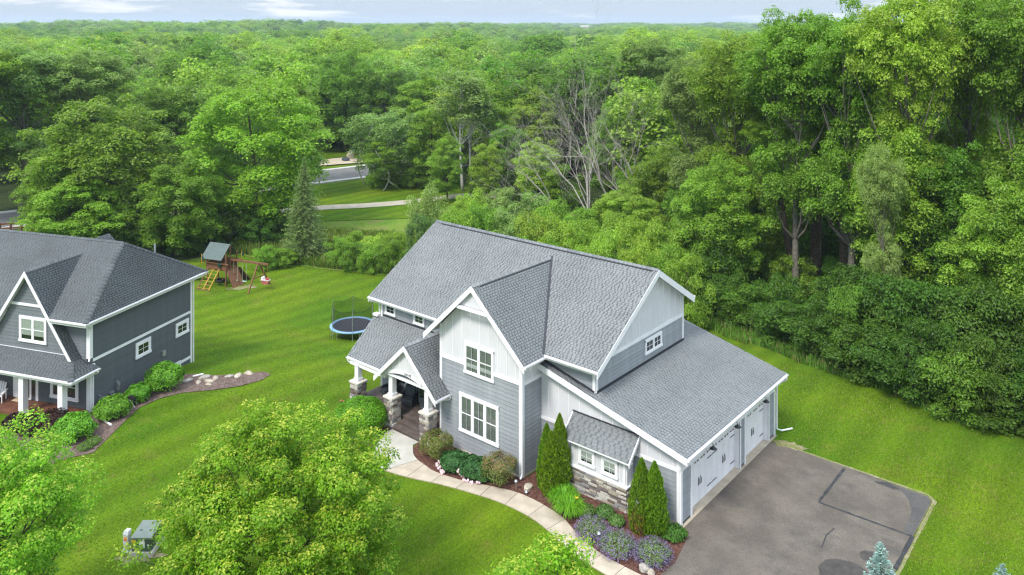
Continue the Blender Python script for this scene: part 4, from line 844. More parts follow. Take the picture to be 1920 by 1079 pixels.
# ================================================================== PLANTS
def leaf_cloud(c, n, size, rng, asp=.62, fold=.18, droop=0.):
    """c (N,3) centres, n (N,3) leaf normals, size (N,) -> rhombic folded leaves"""
    n = n / (np.linalg.norm(n, axis=1, keepdims=True) + 1e-9); r = rng.normal(size=n.shape); r[:, 2] -= droop
    a = r - n * (r * n).sum(1, keepdims=True); a /= np.linalg.norm(a, axis=1, keepdims=True) + 1e-9; b = np.cross(n, a); s = size[:, None]
    v = np.stack([c - a * s * .5, c + b * s * asp * .5 + n * s * fold * .5, c + a * s * .5 - np.array([0, 0, 1.]) * s * droop * .3, c - b * s * asp * .5 + n * s * fold * .5], 1).reshape(-1, 3)
    return v, np.arange(len(v)).reshape(-1, 4)
def clump_points(rng, cen, rad, flat, k, up_bias=.25, shell=.35):
    """k leaf points on each clump: upper dome of a lumpy flattened ball"""
    m = len(cen); d = rng.normal(size=(m, k, 3)); d[..., 2] = np.where(rng.random((m, k)) < .10, -np.abs(d[..., 2]) * .7, np.abs(d[..., 2]) + .06)
    d /= np.linalg.norm(d, axis=2, keepdims=True); lum = 1 + .22 * np.sin(d[..., 0] * 5 + cen[:, None, 0] * 9) * np.sin(d[..., 1] * 5 + cen[:, None, 1] * 7)
    r = (1 - shell * rng.random((m, k)) ** 1.6) * lum + (rng.random((m, k)) < .12) * rng.random((m, k)) * .35
    p = cen[:, None] + d * (rad[:, None] * r)[..., None] * np.array([1, 1, flat]); n = d * .6 + np.array([0, 0, .75]) + rng.normal(size=d.shape) * .38
    return p.reshape(-1, 3), n.reshape(-1, 3), np.repeat(np.arange(m), k)
def crown_shape(rng, n, kind):
    """clump centres in a unit crown: radius 1, height 0..1 (scaled later)"""
    P = []
    while len(P) < n:
        x, y = rng.uniform(-1, 1, 2); z = rng.random()
        r = math.hypot(x, y)
        if kind == 'round': R_ = math.sqrt(max(0, 1 - ((z - .42) / .60) ** 2))
        elif kind == 'oval': R_ = math.sqrt(max(0, 1 - ((z - .5) / .52) ** 2)) * .95
        elif kind == 'vase': R_ = min(1, .35 + z * 1.1) * math.sqrt(max(0, 1 - max(0, (z - .55) / .47) ** 2))
        elif kind == 'tall': R_ = (.55 + .35 * math.sin(z * 9 + 1)) * math.sqrt(max(0, 1 - ((z - .5) / .53) ** 2)) + .15
        else: R_ = 1 - z
        if R_ <= 0 or r > R_: continue
        if r < R_ * .55 and z < .8 and rng.random() < .5: continue
        q = 1 + rng.normal() * .09; P.append((x * q, y * q, z + rng.normal() * .03))
    return np.array(P)
def limb_mesh(rng, mb, base, top, r0, cen, nl, sides=6, bend=.35):
    """tapered, slightly crooked trunk with limbs reaching into the crown clumps"""
    pts = [np.array(base, float)]; n = 7; wob = rng.normal(size=2) * bend
    for i in range(1, n + 1):
        t = i / n; pts.append(np.array([base[0] + (top[0] - base[0]) * t + wob[0] * math.sin(t * 4), base[1] + (top[1] - base[1]) * t + wob[1] * math.sin(t * 3.1 + 1) - wob[1] * .84 * (1 - t), base[2] + (top[2] - base[2]) * t]))
    mb.tube(pts, [r0 * (1.35 if i == 0 else 1 - .72 * i / n) for i in range(n + 1)], sides + 2)
    idx = rng.permutation(len(cen))[:nl]
    for j in idx:
        c = cen[j]; k = min(n, max(2, int(n * (c[2] - base[2]) / (top[2] - base[2]) * .72))); s = pts[k]
        if c[2] < s[2]: k = max(2, k - 2); s = pts[k]
        mid = s + (c - s) * .5 + np.array([0, 0, -.12 * np.linalg.norm(c - s)]) + rng.normal(size=3) * .15
        r = r0 * (1 - .72 * k / n) * .5; mb.tube([s, mid, c], [r, r * .6, r * .16], sides - 1, False)
def make_tree(seed, kind, H, Rr, z0, nclump, per, leaf, crad, flat=.62, r0=.28, limbs=12, mats=(LEAF, BARK), joined=False, young=0., bend=.3, droop=0.1):
    rng = np.random.default_rng(seed); U = crown_shape(rng, nclump, kind); cr = crad
    cen = U * np.array([Rr - cr * .55, Rr - cr * .55, (H - z0) - cr * flat]) + np.array([0, 0, z0]); rad = cr * rng.uniform(.7, 1.25, len(cen))
    p, n, own = clump_points(rng, cen, rad, flat, per); sz = leaf * rng.uniform(.65, 1.3, len(p)); v, f = leaf_cloud(p, n, sz, rng, droop=droop)
    tone = np.clip(rng.random(len(p)) * .6 + rng.random(len(cen))[own] * .4, 0, 1); at_ = {'tone': tone}
    if young:
        h = (p[:, 2] - cen[own][:, 2]) / (rad[own] * flat); yg = np.clip((h - .45) * 2.2, 0, 1) * (rng.random(len(p)) < young) * rng.uniform(.4, 1, len(p)); at_['young'] = yg
    mb = MB(); limb_mesh(rng, mb, (0, 0, -.3), (rng.normal() * .3, rng.normal() * .3, z0 + (H - z0) * .72), r0, cen, limbs, bend=bend)
    if joined:
        tv = np.array(mb.v); tf = np.array([q for q in mb.f if len(q) == 4]); V = np.concatenate([v, tv]); F = np.concatenate([f, tf + len(v)])
        mi = np.concatenate([np.zeros(len(f), int), np.ones(len(tf), int)]); at_ = {k_: np.concatenate([a, np.full(len(tf), .5)]) for k_, a in at_.items()}
        return npmesh('tree', V, F, list(mats), at_, mi)
    return npmesh('crown', v, f, [mats[0]], at_), mb.mesh('trunk', mats[1], True)
def place_tree(var, x, y, h, wr, rot, tint, label, cat='tree', group=None, name='tree', z=None):
    """var = (crown mesh, trunk mesh, natural height, natural radius); h height, wr crown radius"""
    c, t, h0, r0 = var; e = empty(name, (x, y, tz(x, y) if z is None else z), rot); s = (wr / r0, wr / r0, h / h0)
    for n_, m_ in (('crown', c), ('trunk', t)):
        o = link(bpy.data.objects.new(n_, m_), e); o.scale = s; o.color = (*tint, 1)
    tag(e, label, cat, group); return e
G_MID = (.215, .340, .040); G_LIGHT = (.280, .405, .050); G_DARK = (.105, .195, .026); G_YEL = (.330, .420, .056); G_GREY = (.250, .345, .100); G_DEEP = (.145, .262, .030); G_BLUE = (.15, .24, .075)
# tree kinds (shared meshes)
RNDH = [make_tree(40 + i, 'round', 16, 6.2, 2.2, 210, 280, .25, 1.02, .80) + (16, 6.2) for i in range(3)]
OVLH = [make_tree(50 + i, 'oval', 17, 4.6, 2.4, 165, 270, .235, .92, .84) + (17, 4.6) for i in range(2)]
COTH = [make_tree(60 + i, 'tall', 24, 6.6, 7.2, 290, 310, .235, .98, .80, r0=.42, limbs=34, mats=(LEAF, BARKG), bend=.6, droop=.08) + (24, 6.6) for i in range(3)]
BIRH = [make_tree(70 + i, 'vase', 12, 3.6, 3.0, 46, 210, .24, .95, .7, r0=.10, limbs=16, mats=(LEAF, BIRCH), bend=.9) + (12, 3.6) for i in range(2)]
ASPH_ = make_tree(75, 'oval', 16, 3.4, 7.5, 55, 210, .26, 1.05, .8, r0=.17, limbs=20, mats=(LEAF, BIRCH), bend=.3) + (16, 3.4)
FAR = [make_tree(80 + i, k, 17, r, 3.0, nc, 64, .50, 1.25, .85, r0=.28, limbs=7, joined=True) for i, (k, r, nc) in enumerate((('round', 6.2, 100), ('oval', 4.8, 80), ('round', 5.4, 88), ('oval', 5.6, 92), ('vase', 5.6, 84)))]
FARR = (6.2, 4.8, 5.4, 5.6, 5.6)
SHR = [make_tree(90 + i, 'round', 4.2, 2.9, .1, 60, 240, .165, .66, .78, r0=.07, limbs=8) + (4.2, 2.9) for i in range(3)]

# ---- dead trees: bare branching wood
def dead_tree(seed, H, spread, r0=.2, depth=5, lean=(0, 0), kids=3, m=DEADW, twig=.7):
    rng = np.random.default_rng(seed); mb = MB()
    def grow(p, d, L, r, lv):
        q = [p]; 
        for i in range(3): d = d + rng.normal(size=3) * .13; d /= np.linalg.norm(d); q.append(q[-1] + d * L / 3)
        mb.tube(q, [r, r * .86, r * .74, r * .6], 5 if lv < 2 else 3, False)
        if lv >= depth: return
        for k in range(kids if lv else kids + 1):
            j = rng.integers(1, 4); nd = d * (.75 if k else 1.1) + rng.normal(size=3) * spread * (.5 if k == 0 else 1); nd[2] += .12; nd /= np.linalg.norm(nd)
            grow(q[j], nd, L * rng.uniform(.55, .85), r * (.62 if k == 0 else .45) * rng.uniform(.8, 1.1), lv + 1)
    d0 = np.array([lean[0], lean[1], 1.]); grow(np.array([0, 0, -.3]), d0 / np.linalg.norm(d0), H * .36, r0, 0)
    return mb
def place_dead(seed, x, y, H, spread, label, m=DEADW, **k):
    mb = dead_tree(seed, H, spread, **k); e = empty('dead_tree', (x, y, tz(x, y))); zz = [v[2] for v in mb.v]; cut_ = len(mb.v)
    # trunk is the first limb (4 rings of 5), the rest the bare branches
    a = MB(); a.v = mb.v[:20]; a.f = [f for f in mb.f if max(f) < 20]; a.build('trunk', m, e)
    b_ = MB(); b_.v = mb.v[20:]; b_.f = [tuple(i - 20 for i in f) for f in mb.f if min(f) >= 20]; me = b_.mesh('bare_branches', m, fix=False); link(bpy.data.objects.new('bare_branches', me), e)
    return tag(e, label, 'tree', 'dead trees')

# ---- spruce
def spruce_mesh(seed, H, Rb, z0, nw, per, leaf, mats, upcurl=.0, top=.0, bark=BARKG, spray=.35):
    rng = np.random.default_rng(seed); P = []; Nn = []; S = []; D = []; mb = MB(); mb.tube([(0, 0, -.3), (0, 0, H * .5), (0, 0, H * .97)], [H * .016, H * .009, .01], 7)
    lv = 0; z = z0
    while z < H * .985:
        f = (H - z) / (H - z0); Rl = Rb * f ** .85 * rng.uniform(.88, 1.12); nb = max(5, int(nw * (.35 + f))); a0 = rng.random() * 6
        for k in range(nb):
            a = a0 + 2 * math.pi * k / nb + rng.normal() * .14; L = Rl * rng.uniform(.78, 1.1); dr = np.array([math.cos(a), math.sin(a), 0.])
            tip = np.array([0, 0, z]) + dr * L + np.array([0, 0, -L * (.16 - upcurl) + L * L * .02]); st = np.array([0, 0, z])
            if L > .35: mb.tube([st, tip], [.018 + .008 * L, .004], 3, False)
            n = max(6, int(per * L)); t = rng.random(n) ** .7; lat = rng.normal(size=n) * spray * L * .34 * (1 - t * .6); pr = np.array([-dr[1], dr[0], 0.])
            p = st + (tip - st) * t[:, None] + pr * lat[:, None] + np.array([0, 0, 1.]) * (rng.normal(size=n) * .045 - np.abs(lat) * .25)[:, None]
            P.append(p); dd = dr * 1.0 + pr * np.sign(lat)[:, None] * .8 + rng.normal(size=(n, 3)) * .35; dd[:, 2] += .1 + upcurl; D.append(dd)
        z += .17 * (.55 + f) * (H / 10) ** .5 + .02
    P = np.concatenate(P); D = np.concatenate(D); D /= np.linalg.norm(D, axis=1, keepdims=True); n = len(P); s = leaf * rng.uniform(.7, 1.3, n)
    up = np.array([0, 0, 1.]) + rng.normal(size=(n, 3)) * .4; b = np.cross(D, up); b /= np.linalg.norm(b, axis=1, keepdims=True)
    v = np.stack([P - D * s[:, None] * .4, P + b * s[:, None] * .17, P + D * s[:, None] * .6, P - b * s[:, None] * .17], 1).reshape(-1, 3)
    return npmesh('crown', v, np.arange(len(v)).reshape(-1, 4), [mats], {'tone': rng.random(n)}), mb.mesh('trunk', bark)
NEED = leaf_mat('spruce_needles', (.19, .265, .065), None, .4, .12, .7); NEEDB = leaf_mat('blue_spruce_needles', (.22, .33, .31), None, .35, .12, .7)

def free_tree(name, cm, tm, x, y, label, cat, tint=(1, 1, 1), z=None, rot=0, group=None, s=1):
    e = empty(name, (x, y, tz(x, y) if z is None else z), rot)
    for n_, m_ in (('crown', cm), ('trunk', tm)): o = link(bpy.data.objects.new(n_, m_), e); o.color = (*tint, 1); o.scale = (s, s, s)
    return tag(e, label, cat, group)

# ------------------------------------------------------------------ clearing, trail, road beyond the yard
meadow = patch('meadow', [at(355, 83), at(400, 82.5), gp(450, 478), gp(500, 491), gp(600, 505), gp(718, 517), at(800, 77), at(1000, 70), at(1150, 66), at(1290, 62), at(1300, 120), at(900, 117), at(760, 113), at(620, 104), at(560, 100), at(400, 97)], MEADOW, .04, 2.5)
field = patch('mown_verge', [gp(560, 418), gp(800, 410), gp(850, 380), gp(900, 350), gp(760, 335), gp(690, 336), gp(560, 350), gp(500, 380)], LAWN, .10, 3.)
woods = patch('forest_floor', [at(-260, 103), at(150, 106), at(500, 128), at(600, 152), at(760, 150), at(850, 121), at(1000, 112), at(1200, 100), at(1290, 78), gp(1392, 635), gp(1500, 680), gp(1600, 706), gp(1700, 745), gp(1760, 780), gp(1850, 805), gp(1930, 815), at(2250, 46), at(2700, 80), at(2500, 420), at(960, 420), at(-600, 420)], WOODS, .05, 7)
woods2 = patch('forest_floor', [at(-200, 74), at(60, 78), at(200, 84), at(340, 83), at(500, 88), at(545, 97), at(300, 97), at(-200, 90)], WOODS, .07, 4)
trail = ribbon('gravel_trail', [gp(250, 405), gp(450, 399), gp(540, 396), gp(610, 391), gp(690, 387), gp(775, 380), gp(830, 373), gp(880, 368), gp(960, 372), gp(1060, 385)], 2.6, TRAIL, .14)
rl_ = [gp(-140, 436), gp(16, 415), gp(170, 395), gp(330, 372), gp(500, 346), gp(655, 327), gp(760, 314), gp(850, 305), gp(960, 297), gp(1100, 292)]
road = ribbon('road', rl_, 8.2, ROADM, .16)
def offset_line(line, o):
    L = [np.array(p, float) for p in line]; r = []
    for i, p in enumerate(L):
        d = L[min(i + 1, len(L) - 1)] - L[max(i - 1, 0)]; d /= np.linalg.norm(d); r.append(p + np.array((-d[1], d[0])) * o)
    return r
for o_ in (-4.8, 4.6): ribbon('kerb', offset_line(rl_, o_), 1.1, KERB, .16, .12)
gravel = patch('gravel_drive', [gp(540, 318), gp(640, 310), gp(686, 307), gp(676, 301), gp(650, 297), gp(600, 302), gp(560, 306)], GRAVEL, .20, 0)
lot = patch('mown_verge', [gp(540, 306), gp(600, 301), gp(650, 296), gp(690, 306), gp(760, 300), gp(740, 283), gp(600, 279), gp(540, 284)], LAWN, .19, 3)

# ------------------------------------------------------------------ named trees
def T(var, px, d, top, hw, tint, label, **k):
    x, y = at(px, d); zt = CAM[2] - (top - HY) * d / FPX; h = zt - tz(x, y); wr = hw * d / FPX
    return place_tree(var, x, y, h, wr, (px * 7 + d) % 6.28, tint, label, **k)
LF = 'trees between the slate house and the road'
T(RNDH[0], 478, 93, 142, 132, (.235, .38, .036), 'broad bright green maple standing over the play set', group=LF)
T(RNDH[1], 205, 89, 178, 140, G_MID, 'wide dark-shaded maple behind the roof of the slate house', group=LF)
T(RNDH[2], 112, 86, 262, 76, G_MID, 'low spreading tree beside the visible bit of road at the left', group=LF)
T(RNDH[0], 330, 85, 290, 85, G_MID, 'rounded small tree in front of the wide maples, behind the play set', group=LF)
T(RNDH[2], 150, 83, 330, 90, G_LIGHT, 'low leafy tree just above the ridge of the slate house', group=LF)
T(RNDH[1], 400, 101, 235, 70, G_DEEP, 'deep green tree between the two broad maples', group=LF)
T(COTH[0], 40, 104, 72, 105, G_GREY, 'tall cottonwood with forking limbs at the upper left edge', group=LF)
T(COTH[1], 165, 108, 88, 95, G_GREY, 'tall airy tree with visible limbs, second from the left edge', group=LF)
T(COTH[2], -60, 98, 60, 110, G_MID, 'tall tree cut by the left edge of the photo', group=LF)
T(OVLH[0], 300, 122, 150, 62, G_MID, 'oval tree behind the wide maples, below the grey leafless crown', group=LF)
T(OVLH[1], 560, 112, 165, 52, G_MID, 'oval green tree directly behind the blue-green spruce', group=LF)
cm, tm = spruce_mesh(5, 10.6, 2.75, .9, 14, 36, .17, NEED)
free_tree('spruce_tree', cm, tm, *at(570, 83.5), 'single blue-green spruce standing in the rough grass behind the yard', 'tree')
MID = 'trees around the clearing and road'
T(RNDH[1], 648, 152, 92, 78, G_DEEP, 'dark green tree above the gravel drive beyond the road', group=MID)
T(RNDH[0], 722, 150, 118, 62, G_DARK, 'darkest rounded tree right of the road opening', group=MID)
T(OVLH[0], 600, 156, 150, 50, G_DARK, 'dark oval tree left of the road opening', group=MID)
T(OVLH[1], 790, 146, 140, 62, G_MID, 'medium oval tree behind the leaning pale-barked trees', group=MID)
T(BIRH[0], 688, 121, 205, 48, G_GREY, 'small leaning tree with pale bark beside the road opening', group=MID)
T(BIRH[1], 752, 119, 196, 56, G_GREY, 'pale-barked tree with a crooked stem right of the road opening', group=MID)
T(BIRH[0], 716, 117, 262, 42, G_MID, 'lower slender tree in front of the leaning pale-barked ones', group=MID)
T(OVLH[0], 806, 118, 196, 50, G_MID, 'leafy tree between the crooked birch and the white-stemmed aspens', group=MID)
T(ASPH_, 868, 117, 118, 58, G_GREY, 'tall aspen with bare white lower trunk', group='aspens'); T(ASPH_, 884, 119, 135, 46, G_MID, 'slimmer white-trunked aspen close behind the tall one', group='aspens')
T(ASPH_, 935, 121, 190, 40, G_MID, 'leaning pale-trunked aspen right of the tall pair', group='aspens')
T(OVLH[1], 838, 110, 252, 38, G_LIGHT, 'bright narrow young tree left of the aspen trunks', group=MID); T(OVLH[0], 912, 106, 262, 36, G_LIGHT, 'bright green young tree right of the aspen trunks', group=MID)
T(RNDH[2], 1000, 126, 168, 62, G_YEL, 'yellow-green rounded tree behind the arching dead branches', group=MID)
T(OVLH[1], 1010, 104, 262, 48, G_YEL, 'yellow-green slender tree beside the leaning dead tree', group=MID)
T(RNDH[0], 1090, 132, 105, 72, G_MID, 'tall leafy tree above the bare dead trees', group=MID)
T(RNDH[1], 1190, 112, 140, 70, G_MID, 'green tree behind the rightmost dead trees', group=MID)
T(COTH[1], 1225, 122, 66, 78, G_GREY, 'tall soft grey-green tree left of the big cottonwoods', group=MID)
T(OVLH[0], 950, 112, 228, 42, G_DEEP, 'deep green tree between the aspens and the yellow-green one', group=MID)
T(OVLH[1], 1140, 106, 215, 50, G_DEEP, 'deep green oval tree directly behind the bare trunks', group=MID)
T(RNDH[2], 1250, 92, 268, 78, G_MID, 'rounded tree right of the dead trees, behind the garage roof ridge', group=MID)
T(RNDH[0], 1170, 84, 352, 70, G_LIGHT, 'low light green tree just behind the grey roof', group=MID)
for a in ((1, 1100, 90, 22, .34, 'bare dead tree with many upright trunks behind the grey roof', dict(lean=(-.05, 0), r0=.13, depth=6)), (2, 1135, 91, 20, .42, 'bare dead tree leaning left, lowest of the leafless ones', dict(lean=(-.5, -.25), r0=.12, depth=6)), (3, 1205, 95, 27, .34, 'tall bare tree with forked limbs, rightmost of the leafless group', dict(lean=(-.12, 0), r0=.15, depth=6)), (4, 1060, 97, 22, .5, 'dead tree with arching drooping branches near the aspens', dict(lean=(-.6, -.3), r0=.12, depth=6)), (6, 1245, 93, 25, .28, 'thin bare stem standing beside the tall grey-green tree', dict(lean=(.1, 0), r0=.11)), (8, 1160, 94, 27, .36, 'grey leafless tree with fine twigs in the middle of the dead group', dict(lean=(.05, .1), r0=.13, depth=6))):
    place_dead(a[0], *at(a[1], a[2]), a[3], a[4], a[5], **a[6])
place_dead(12, *at(264, 136), 15.5, .42, 'grey leafless crown rising among the light green trees at upper left', m=DEADG, r0=.22, depth=5, kids=4)
BIG = 'big trees right of the garage'
for a in ((COTH[0], 1385, 78, 52, 108, G_MID, 'big cottonwood whose top breaks the horizon left of the tallest trees'), (COTH[1], 1492, 70, 14, 112, G_MID, 'tall cottonwood with a leaning trunk seen above the hedge'), (COTH[2], 1590, 66, -18, 112, G_MID, 'very tall cottonwood with a thick dark trunk behind the hedge'), (COTH[0], 1700, 61, -45, 118, G_LIGHT, 'tallest cottonwood with light green glossy leaves'), (COTH[1], 1810, 66, -40, 120, G_MID, 'tall cottonwood with a straight bare trunk near the right edge'), (COTH[2], 1920, 58, -70, 130, G_MID, 'cottonwood cut by the right edge of the photo'), (COTH[1], 1310, 86, 100, 82, G_GREY, 'grey-green cottonwood between the dead trees and the tall ones'),
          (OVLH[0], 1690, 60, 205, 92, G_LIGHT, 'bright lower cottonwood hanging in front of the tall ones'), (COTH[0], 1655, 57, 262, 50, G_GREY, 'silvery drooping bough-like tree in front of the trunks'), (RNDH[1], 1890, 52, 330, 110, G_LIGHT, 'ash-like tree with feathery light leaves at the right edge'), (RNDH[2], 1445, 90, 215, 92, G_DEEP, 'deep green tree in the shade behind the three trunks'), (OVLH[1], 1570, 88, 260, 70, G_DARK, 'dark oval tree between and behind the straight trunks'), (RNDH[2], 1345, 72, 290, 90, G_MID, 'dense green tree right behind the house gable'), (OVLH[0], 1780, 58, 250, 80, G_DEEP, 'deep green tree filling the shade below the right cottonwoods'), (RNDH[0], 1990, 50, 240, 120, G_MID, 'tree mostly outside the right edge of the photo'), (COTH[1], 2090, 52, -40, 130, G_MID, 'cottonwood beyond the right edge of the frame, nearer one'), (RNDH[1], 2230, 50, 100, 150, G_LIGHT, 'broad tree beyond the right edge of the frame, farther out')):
    T(*a, group=BIG)
def trunk_only(px, py, d, top, r, lean, lab, m=BARK):
    x, y = gp(px, py); e = empty('tall_tree', (x, y, tz(x, y)))
    mb = MB(); h = (py - top) * math.hypot(x - CAM[0], y - CAM[1]) / FPX; mb.tube([(0, 0, -.5), (lean * .3, 0, h * .3), (lean * .62, .1, h * .62), (lean, .1, h)], [r * 1.2, r, r * .85, r * .7], 10); o = mb.build('trunk', m, e, True)
    return e
for (px, py, top, r, ln, lab) in ((1497, 560, 300, .30, -2.6, 'leaning rough trunk, leftmost of the three trunks above the hedge'), (1528, 556, 250, .48, .3, 'thickest dark trunk, middle of the three above the hedge'), (1588, 575, 300, .34, -.9, 'straight grey trunk, rightmost of the three above the hedge'), (1851, 560, 180, .36, 0, 'dark vertical trunk high in the trees near the right edge')):
    e = trunk_only(px, py, 0, top, r, ln, lab); x, y = e.location.x, e.location.y
    c = link(bpy.data.objects.new('crown', COTH[int(px) % 3][0]), e); c.scale = (.55, .55, .42); c.color = (*G_MID, 1); c.location = (ln, 0, (py - top) * math.hypot(x - CAM[0], y - CAM[1]) / FPX - 2.5)
    tag(e, lab, 'tree', BIG)
for k, (px, d, top, hw, wtxt) in enumerate(((1420, 76, 400, 60, 'left of the leaning trunk'), (1462, 78, 380, 60, 'behind the leaning trunk'), (1512, 77, 400, 58, 'behind the thickest trunk'), (1556, 79, 385, 58, 'between the thickest and the grey trunk'), (1606, 76, 395, 60, 'right of the grey trunk'), (1488, 71, 470, 50, 'low between the leaning and the thickest trunk'), (1560, 71, 478, 48, 'low between the thickest and the grey trunk'))):
    x, y = at(px, d); h = CAM[2] - (top - HY) * d / FPX - tz(x, y); place_tree(SHR[k % 3], x, y, h, hw * d / FPX, k * 1.7, G_MID if k % 2 else G_DEEP, 'leafy understorey bush ' + wtxt, 'shrub', None, 'shrub')
# hedge-like shrubs along the right lawn, in front of the woods
HG = 'honeysuckle shrubs along the lawn edge'
hs_ = [(1330, 612, 3.2, 2.6), (1372, 628, 3.6, 2.8), (1420, 648, 4.0, 2.8), (1468, 664, 4.2, 3.0), (1520, 684, 4.4, 3.0), (1566, 702, 4.2, 2.8), (1615, 722, 4.4, 2.9), (1660, 742, 4.6, 2.9), (1712, 770, 4.6, 2.7), (1762, 796, 4.4, 2.5), (1812, 812, 4.2, 2.5), (1868, 826, 4.2, 2.6), (1925, 838, 4.0, 2.6), (1985, 850, 4.0, 2.6), (2050, 862, 4.4, 2.8), (2120, 872, 4.2, 2.8), (2200, 884, 4.4, 3.0), (2290, 896, 4.2, 3.0)]
cx_ = ['behind the back corner of the garage roof', 'just right of the house gable', 'left end of the hedge beside the garage', 'below the leaning rough trunk', 'below the thickest trunk', 'below the straight grey trunk', 'in the middle of the hedge', 'before the dark gap in the hedge', 'beside the dark gap with bare soil', 'where the hedge bulges over the lawn', 'at the foot of the right-hand trees', 'above the far right lawn', 'touching the right edge of the photo', 'just outside the right edge of the photo', 'outside the frame on the right, first', 'outside the frame on the right, second', 'outside the frame on the right, third', 'outside the frame on the right, last']
for k, ((px, py, h, r), wtxt) in enumerate(zip(hs_, cx_)):
    x, y = gp(px, py - 22); x -= FW[0] * -1.2; y -= FW[1] * -1.2
    vr = (.82, 1.12, .95, 1.2, .78, 1.05, 1.25, .88)[k % 8]; x += FW[0] * (k * 7 % 5 - 2) * .25; y += FW[1] * (k * 7 % 5 - 2) * .25
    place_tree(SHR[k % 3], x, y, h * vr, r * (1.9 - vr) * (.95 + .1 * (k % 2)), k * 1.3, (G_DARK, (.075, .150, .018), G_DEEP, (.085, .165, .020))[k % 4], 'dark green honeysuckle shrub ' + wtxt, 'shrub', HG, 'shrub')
for k in range(26):                                        # second, taller rank of understorey
    px = 1300 + k * 27; row = np.interp(px, [1300, 1400, 1500, 1600, 1700, 1760, 1850, 2000], [600, 640, 668, 700, 742, 776, 800, 820]); x, y = gp(px, row - 30); dd = 3.6 + (k * 37 % 10) * .35; x += FW[0] * dd; y += FW[1] * dd
    if 1395 < px < 1630: continue
    rank2 = globals().setdefault('rank2', []); rank2.append(place_tree(SHR[(k + 1) % 3], x, y, 5.2 + (k * 53 % 10) * .16, 2.8, k * 2.1, (.08, .155, .018) if k % 2 else G_DARK, 'x', 'shrub', 'second rank of shrubs behind the hedge', 'shrub'))
for i, o in enumerate(rank2): o['label'] = 'taller dark shrub behind the hedge, number %d counted from the garage' % (i + 1) if 0 else '%s of the taller dark shrubs behind the hedge along the right lawn' % (['leftmost', 'second', 'third', 'fourth', 'fifth', 'sixth', 'seventh', 'eighth', 'ninth', 'tenth', 'eleventh', 'twelfth', 'thirteenth', 'fourteenth', 'fifteenth', 'sixteenth', 'seventeenth', 'eighteenth', 'nineteenth'][min(i, 18)])
# scrub bank behind the grey roof
SB = 'scrub bushes on the bank behind the grey house'
rngp = random.Random(21); k = 0
for (px, d, top, hw, tint) in ((742, 81, 432, 30, G_LIGHT), (700, 82, 436, 34, G_LIGHT), (664, 84, 428, 26, G_MID), (640, 83, 446, 24, G_LIGHT), (806, 84, 338, 44, G_GREY), (792, 78, 392, 36, G_BLUE), (850, 80, 385, 46, G_MID), (905, 82, 372, 44, G_MID), (955, 80, 382, 46, G_GREY), (1000, 78, 392, 48, G_LIGHT), (1050, 76, 400, 50, G_LIGHT), (1100, 74, 408, 52, G_MID), (1150, 70, 425, 50, G_LIGHT), (1200, 68, 440, 52, G_LIGHT), (1248, 66, 452, 52, G_MID), (1290, 63, 470, 50, G_MID), (880, 92, 352, 38, G_LIGHT), (940, 95, 345, 42, G_GREY), (995, 93, 358, 44, G_GREY), (1040, 88, 366, 44, G_MID), (1095, 84, 380, 46, G_MID), (1145, 80, 392, 50, G_MID), (1200, 76, 400, 52, G_MID), (1245, 72, 405, 48, G_LIGHT), (820, 74, 420, 34, G_MID), (870, 73, 425, 40, G_LIGHT), (925, 72, 430, 42, G_LIGHT), (980, 71, 438, 42, G_MID), (1035, 69, 446, 44, G_MID), (1090, 66, 455, 44, G_LIGHT), (1310, 74, 380, 60, G_MID), (1290, 82, 330, 60, G_DEEP)):
    where = 'left of the roof peak' if px < 800 else 'behind the ridge, left part' if px < 950 else 'behind the ridge, middle' if px < 1120 else 'behind the ridge, right end'
    tone = {G_LIGHT: 'light green', G_MID: 'mid green', G_GREY: 'grey-green', G_BLUE: 'blue-green', G_DEEP: 'deep green'}[tint]; rank = 'near the house' if d < 76 else 'up the bank' if d < 86 else 'by the trail'
    x, y = at(px, d); h = CAM[2] - (top - HY) * d / FPX - tz(x, y); place_tree(SHR[k % 3], x, y, max(1.6, h), hw * d / FPX, k * 1.7, tint, '%s scrub bush %s, %s' % (tone, where, rank), 'shrub', SB, 'shrub'); k += 1
for (px, d, top, hw) in ((345, 84.5, 408, 34), (392, 86, 392, 34), (436, 87, 400, 36), (478, 88, 396, 34), (516, 89, 402, 30), (300, 86, 400, 34), (258, 84, 408, 34), (214, 83, 404, 34), (168, 82, 408, 34), (130, 81, 412, 30), (548, 91, 392, 26), (500, 95, 372, 30), (420, 97, 372, 34), (350, 98, 372, 34), (280, 98, 376, 34), (470, 96, 374, 30)):
    x, y = at(px, d); h = CAM[2] - (top - HY) * d / FPX - tz(x, y); place_tree(SHR[k % 3], x, y, max(2, h), hw * d / FPX, k * 1.1, G_DARK, 'dark understorey bush below the maples, %s' % ('right by the spruce' if px > 490 else 'behind the swing beam' if px > 440 else 'behind the green canopy' if px > 380 else 'above the back corner of the slate house' if px > 290 else 'above the slate roof'), 'shrub', 'understorey bushes below the maples', 'shrub'); k += 1

